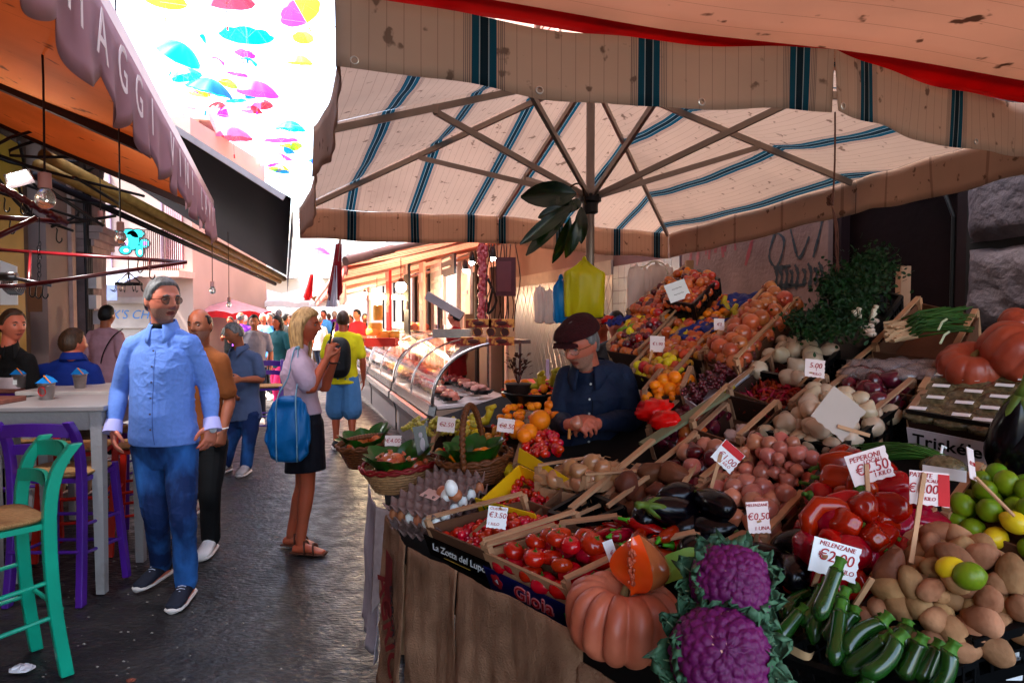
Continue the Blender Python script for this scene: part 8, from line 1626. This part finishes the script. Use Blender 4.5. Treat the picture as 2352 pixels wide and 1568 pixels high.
# ---- left tables
wpaint = M('worn white paint', (.42, .40, .40), .5, .08, 4, .3, 40, c2=(.28, .25, .23), thr=.68, soft=.15); greypt = M('light grey table top', (.34, .31, .31), .4, .1, 3)
def table(cx_, cy_, w_, d_, h, rot, label, topm, legm):
    t = thing('bar_table', label, 'table', (cx_, cy_, 0)); R3 = Matrix.Rotation(rot, 3, 'Z'); ax = (R3 @ V((1, 0, 0)), R3 @ V((0, 1, 0)), UP); o = V((cx_, cy_, 0))
    m = MB(); m.box(o + UP * (h - .015), (w_, d_, .03), ax); tt = m.build('table_top', topm, t); bv = tt.modifiers.new('b', 'BEVEL'); bv.width = .006; bv.segments = 2
    m = MB(); 
    for s in (-1, 1): m.box(o + ax[1] * s * (d_ / 2 - .05) + UP * (h - .085), (w_ - .16, .02, .11), ax); m.box(o + ax[0] * s * (w_ / 2 - .05) + UP * (h - .085), (.02, d_ - .16, .11), ax)
    m.build('apron_rail', legm, t)
    for a in (-1, 1):
        for b in (-1, 1): m = MB(); p = o + ax[0] * a * (w_ / 2 - .055) + ax[1] * b * (d_ / 2 - .055); q = lambda s, z: [p + ax[0] * x * s + ax[1] * y * s + UP * z for x, y in ((-1, -1), (1, -1), (1, 1), (-1, 1))]; m.hexa(q(.024, 0) + q(.032, h - .03)); m.build('leg', legm, t)
    return t, ax
t1, ax1 = table(-2.68, 4.12, .68, .62, 1.09, .10, 'white painted high table with grey top beside the purple stool', greypt, wpaint)
table(-2.95, 5.1, 1.1, .62, 1.07, .05, 'second white high table just behind the main man', M('pale table top', (.55, .5, .48), .4), wpaint)
table(-3.95, 5.2, .7, .6, 1.07, .05, 'brown topped purple table at the far left behind the buckets', M('brown table top', (.22, .10, .08), .4, .3, 6, stretch=(1, 6, 1)), M('purple paint', (.16, .05, .32), .5))
table(-3.15, 3.85, .45, .5, 1.12, .0, 'brown table top cut by the left edge in front', M('brown table top', (.22, .10, .08)), wpaint)
# bar stools
straw = M('woven rush', (.42, .24, .11), .8, .3, 50, .8, 90, stretch=(1, 6, 1), c2=(.58, .38, .20), dist=.004)
def stool(cx_, cy_, rot, pm, label, group='painted bar stools with rush seats', sh=.72, th_=1.03, w_=.36, d_=.34, ph=1.0):
    """back of the stool on local +y side"""
    t = thing('bar_stool', label, 'bar stool', (cx_, cy_, 0), group); R3 = Matrix.Rotation(rot, 3, 'Z'); o = V((cx_, cy_, 0)); L_ = lambda x, y, z: o + R3 @ V((x, y, 0)) + UP * z; ax = (R3 @ V((1, 0, 0)), R3 @ V((0, 1, 0)), UP)
    for s in (-1, 1):
        m = MB(); pts = [L_(s * (w_ / 2 + .01), d_ / 2 + .05, 0), L_(s * w_ / 2, d_ / 2 + .01, .35), L_(s * w_ / 2, d_ / 2, sh), L_(s * w_ / 2, d_ / 2 + .035, sh + .2), L_(s * w_ / 2, d_ / 2 + .11, th_)]; c_ = cat(pts, 4)
        rg = [(p, ax[0] * .019, ax[1] * .026) for p in c_]
        vs = []; n = len(rg)
        for p, a, b in rg: vs += [p - a - b, p + a - b, p + a + b, p - a + b]
        m.add(vs, [(i * 4 + k, i * 4 + (k + 1) % 4, i * 4 + 4 + (k + 1) % 4, i * 4 + 4 + k) for i in range(n - 1) for k in range(4)] + [(3, 2, 1, 0), tuple(4 * (n - 1) + k for k in range(4))]); lo = m.build('back_leg', pm, t); bv = lo.modifiers.new('b', 'BEVEL'); bv.width = .004
        m = MB(); m.bar(L_(s * (w_ / 2 + .03), -d_ / 2 - .04, 0), L_(s * (w_ / 2 - .015), -d_ / 2, sh), .040, .040, ax[1]); lo = m.build('front_leg', pm, t); bv = lo.modifiers.new('b', 'BEVEL'); bv.width = .004
    for z, hh in ((th_ - .055, .07), (th_ - .17, .055)):
        m = MB(); yy = d_ / 2 + .035 + (z - sh - .2) / (th_ - sh - .2) * .075
        m.grid(lambda u, v: L_((u - .5) * (w_ - .03), yy + .030 * math.sin(PI * u) - .009, z + hh * (v - .5) + .012 * math.sin(PI * u)), 10, 2); m.sheet(lambda u, v: L_((u - .5) * (w_ - .03), yy + .030 * math.sin(PI * u), z + hh * (v - .5) + .012 * math.sin(PI * u)), 10, 2, .018); m.build('back_slat', pm, t)
    m = MB()
    for (z, ks) in ((.28, 1), (.44, 1)):
        for s in (-1, 1): m.tube([L_(s * (w_ / 2 + .012), -d_ / 2 - .02, z - .03), L_(s * w_ / 2, d_ / 2 + .03, z)], .010, 8)
    for z in (.24, .40): m.tube([L_(-w_ / 2, -d_ / 2 - .02, z), L_(w_ / 2, -d_ / 2 - .02, z)], .011, 8)
    m.tube([L_(-w_ / 2, d_ / 2 + .04, .30), L_(w_ / 2, d_ / 2 + .04, .30)], .010, 8); m.build('rungs', pm, t, smooth='auto')
    m = MB(); m.box(L_(0, 0, sh - .035), (w_ + .0, d_, .025), ax); m.build('seat_frame', pm, t)
    m = MB()
    def sf(d):
        x = math.copysign(abs(d.x) ** .45, d.x) * (w_ / 2 + .012); y = math.copysign(abs(d.y) ** .45, d.y) * (d_ / 2 + .008); z = sh - .002 + d.z * .022 - .010 * (1 - min(1, math.hypot(d.x, d.y))); return L_(x, y, z + .0012 * math.sin(max(abs(x), abs(y)) * 700))
    m.ball(sf, 48, 24); m.build('rush_seat', straw, t, smooth=True); return t
tqm = M('turquoise paint', (.005, .42, .30), .35, .15, 5, .15, 40, coat=.3); pum = M('purple paint gloss', (.14, .035, .33), .4, .2, 5, .15, 40, coat=.2); rdm = M('red orange paint', (.55, .04, .015), .45, .2, 5, .15, 40)
stool(-2.27, 2.93, -.665, tqm, 'turquoise ladder back bar stool nearest the camera at the left edge')
stool(-2.58, 3.92, PI + .02, pum, 'purple ladder back bar stool tucked at the white table', w_=.38)
stool(-2.95, 4.62, .3, rdm, 'red orange bar stool behind the white table'); stool(-2.55, 4.75, -1.2, rdm, 'red orange bar stool seen between the white table legs and the main man'); stool(-2.95, 5.35, -.6, pum, 'purple bar stool between the second table and the main man')
stool(-3.55, 4.9, .4, pum, 'purple stool deep under the tables at the left'); stool(-3.1, 8.6, .3, pum, 'distant purple stool left of the grey t-shirt man'); stool(-4.3, 7.3, 2.6, pum, 'purple stool beside the pink shirted man')
# buckets
bkm = M('galvanised tin', (.33, .31, .31), .35, .3, 12, metal=.8); bpap = M('blue paper', (.01, .25, .55), .6); opap = M('orange paper', (.75, .28, .02), .6)
for i, (px, py, Y, lb, oo) in enumerate([(108, 928, 4.15, 'tin bucket with red ring print and blue orange paper on the nearest white table', 1), (45, 893, 5.0, 'tin bucket with blue paper and white sticker at the far left table', 0), (184, 890, 5.0, 'tin bucket with orange edged blue paper on the second table', 2)]):
    c = P(px, py, Y); c.z = 1.091 if Y < 4.5 else 1.071; t = thing('tin_bucket', lb, 'bucket', c, 'small tin buckets on the tables'); m = MB(); m.lathe([(.034, 0), (.036, .005), (.047, .10), (.050, .102), (.045, .10)], c, 24, cap=False); m.lathe([(.001, .002), (.035, .002)], c, 24, cap=False); m.build('bucket_body', bkm, t, smooth=True); m = MB(); m.tube(cat([c + V((-.048, 0, .095)), c + V((-.03, -.04, .085)), c + V((.03, -.04, .085)), c + V((.048, 0, .095))]), .0018, 5); m.build('wire_handle', steel, t)
    m = MB(); m.add([c + V(v) for v in ((-.05, -.03, .10), (.045, -.04, .10), (.05, .03, .105), (-.04, .04, .10), (.0 - .01 * i, 0, .150), (.03, .02, .13))], [(0, 1, 4), (1, 2, 5), (1, 5, 4), (2, 3, 5), (3, 4, 5), (3, 0, 4)]); m.build('paper_napkin', bpap, t); m = MB(); m.tube([c + V((.048, -.035, .104)), c + V((.0, -.02, .146)), c + V((-.03, .02, .125))], .005, 5, flat=.5); m.build('orange_edge', opap, t)
    if i == 0: m = MB(); m.tube([c + V((.022 * math.cos(a), -.0435 - .004 * math.sin(a), .052 + .026 * math.sin(a))) for a in [2 * PI * k / 20 for k in range(21)]], .004, 5, flat=.4); m.build('red_ring', redpap, t)
    if i == 1: m = MB(); m.box(c + V((.0, -.046, .045)), (.03, .002, .035)); m.build('sticker', wpaper, t)
# ---- butcher racks with hooks on the left
rack = M('dark red rack paint', (.16, .012, .018), .35, .2, 8, coat=.2); hookm = M('dark iron hook', (.05, .045, .045), .3, metal=.8)
t = thing('meat_rack', 'folding dark red triangular meat rack over the left tables', 'rack', P(20, 620, 3.6)); m = MB()
a, b, c_, d_ = P(-60, 570, 4.0), P(428, 602, 3.75), P(60, 655, 3.3), P(-60, 660, 3.3)
m.tube([a, b], .010, 8); m.tube([b, c_], .010, 8); m.tube([c_, d_], .010, 8); m.tube([P(70, 578, 3.9), P(66, 655, 3.4)], .008, 6); m.tube([P(344, 595, 3.8), P(344, 618, 3.6)], .006, 6); m.build('frame', rack, t, smooth=True)
t2 = thing('meat_rack', 'upper dark red hook rail sloping down over the apron man', 'rack', P(20, 450, 3.4)); m = MB(); m.tube([P(-60, 395, 3.2), P(155, 515, 3.5)], .016, 8); m.tube([P(-60, 495, 3.3), P(150, 510, 3.5)], .012, 8); m.tube([P(-40, 560, 3.3), P(85, 500, 3.4)], .014, 8)
for k in range(8): p = lerp(P(-60, 395, 3.2), P(155, 515, 3.5), .2 + k * .1); m.sph(p, .020, 8, 6)
m.build('rail', rack, t2, smooth=True)
def hook(p, s, par_label, L_=.05):
    m = MB(); pts = [p + UP * s * 1.2, p + V((.15 * s, 0, s * .9)), p, p - UP * s * .9 + V((.0, 0, 0)), p + V((.45 * s, 0, -1.35 * s)), p + V((.9 * s, 0, -1.0 * s)), p + V((.95 * s, 0, -.5 * s))]; m.tube(cat(pts, 4), .0035, 5); o = m.build('meat_hook', hookm, smooth=True); return tag(o, par_label, 'hook', 'iron meat hooks on the left racks')
random.seed(77)
hk = [(10, 470, 'top hook at the far left edge'), (48, 475, 'hook on the upper rail left of the bulb'), (72, 492, 'hook in the pair left of the bulb socket'), (95, 470, 'hook just left of the bulb'), (130, 540, 'hook at the end of the upper rail'), (22, 520, 'chained hook over the yellow panel'), (15, 640, 'hook in the dark cluster at the left edge'), (25, 650, 'second hook in the dark cluster at the left edge'), (68, 665, 'hook under the lower rack corner'), (82, 668, 'second hook under the lower rack corner'), (98, 668, 'third hook under the lower rack corner'), (316, 610, 'single hook on the long rack arm'), (344, 625, 'hook next to the main man hair')]
for px, py, lb in hk: hook(P(px, py, 3.45 if px < 200 else 3.75), .028, 'dark iron meat hook, ' + lb)
t = thing('hook_ring', 'round hanging iron ring with hooks beside the main man head', 'hook ring', P(296, 645, 4.2)); cc = P(296, 652, 4.2); m = MB(); m.tube([cc + V((.072 * math.cos(a), .072 * math.sin(a), 0)) for a in [2 * PI * k / 28 for k in range(29)]], .006, 6, flat=1.6)
for k in range(4): a = k * PI / 2 + .4; m.tube([cc + V((.072 * math.cos(a), .072 * math.sin(a), 0)), cc + UP * .07], .004, 5)
m.tube([cc + UP * .07, cc + UP * .17], .003, 5); m.build('ring_frame', hookm, t, smooth=True)
for k in range(8):
    a = k * PI / 4; p = cc + V((.075 * math.cos(a), .075 * math.sin(a), 0)); m = MB(); m.tube(cat([p, p - UP * .03, p + V((.012 * math.cos(a), .012 * math.sin(a), -.048)), p + V((.026 * math.cos(a), .026 * math.sin(a), -.035))], 3), .0025, 5); m.build('hook', hookm, t)
m = MB(); cc = P(10, 635, 3.4); m.tube([cc, P(118, 655, 3.4)], .009, 8); m.tube([cc - V((.02, 0, 0)), cc + V((.06, 0, 0))], .022, 10)
for k in range(6): m.tube(cat([cc + V((.01 * k, 0, 0)), cc + V((.01 * k, -.02, -.05)), cc + V((.01 * k + .03, 0, -.09)), cc + V((.01 * k + .045, .01, -.05))], 3), .004, 5)
tag(m.build('steelyard_scale', M('worn steel', (.25, .24, .25), .3, metal=.9), smooth=True), 'old hanging steelyard scale with hooks at the left edge', 'scale')
m = MB()
for k in range(9): p = P(90 + rr(-2, 2), 560 + k * 10, 3.4); m.tube([p + V((.006 * math.cos(a), .004 * (k % 2) * math.cos(a), .013 * math.sin(a))) for a in [2 * PI * j / 10 for j in range(11)]], .002, 4)
m.tube([P(90, 500, 3.4), P(90, 560, 3.4)], .003, 4); tag(m.build('chain', hookm), 'thin iron chain hanging between the racks left of the pillar', 'chain')
# flood lamp
c = P(45, 410, 3.6); t = thing('flood_lamp', 'small lit rectangular flood lamp under the orange awning', 'lamp', c); ax = (V((.85, .3, .35)).normalized(), V((-.3, .9, -.25)).normalized(), V((-.3, -.1, .9)).normalized()); ax = (ax[0], ax[1], ax[0].cross(ax[1])); m = MB(); m.box(c, (.12, .05, .06), ax); m.build('housing', M('dark lamp housing', (.04, .03, .03), .5), t); m = MB(); m.box(c - ax[1] * .028 - ax[2] * .004, (.09, .006, .045), ax); m.build('lit_panel', M('flood light', (1, 1, .9), .3, 0, emit=30), t)
ld = bpy.data.lights.new('flood_light', 'AREA'); ld.energy = 3; ld.size = .1; lo = bpy.data.objects.new('flood_light', ld); COL.objects.link(lo); lo.location = c + V((.03, -.06, -.04)); lo.rotation_euler = (R_(50), 0, 0)
# dark ceiling clutter between the left awnings
m = MB(); random.seed(5)
for k in range(14): a = P(rr(-20, 180), rr(240, 420), 5 + rr(-.5, .8)); m.tube(cat([a, a + V((rr(-.2, .3), rr(-.3, .5), rr(-.3, .1))), a + V((rr(-.1, .5), rr(.2, .8), rr(-.4, 0)))]), .012, 5)
tag(m.build('old_cables', M('dark cable', (.03, .025, .025), .6), smooth=True), 'old cables and brackets in the shade above the arched shop front', 'cables')
m = MB(); m.panel(P(0, 598, 5.9), P(38, 612, 5.9), P(40, 700, 5.9), P(0, 700, 5.9), .01); tag(m.build('paper_notice', wpaper), 'white paper notice behind the apron man', 'notice')
m = MB(); c = P(62, 660, 5.6); m.panel(c, c + V((.12, 0, .01)), c + V((.12, 0, -.2)), c + V((0, 0, -.2)), .003); tag(m.build('paper_notice', card), 'brown paper notice hanging right of the apron man', 'notice')
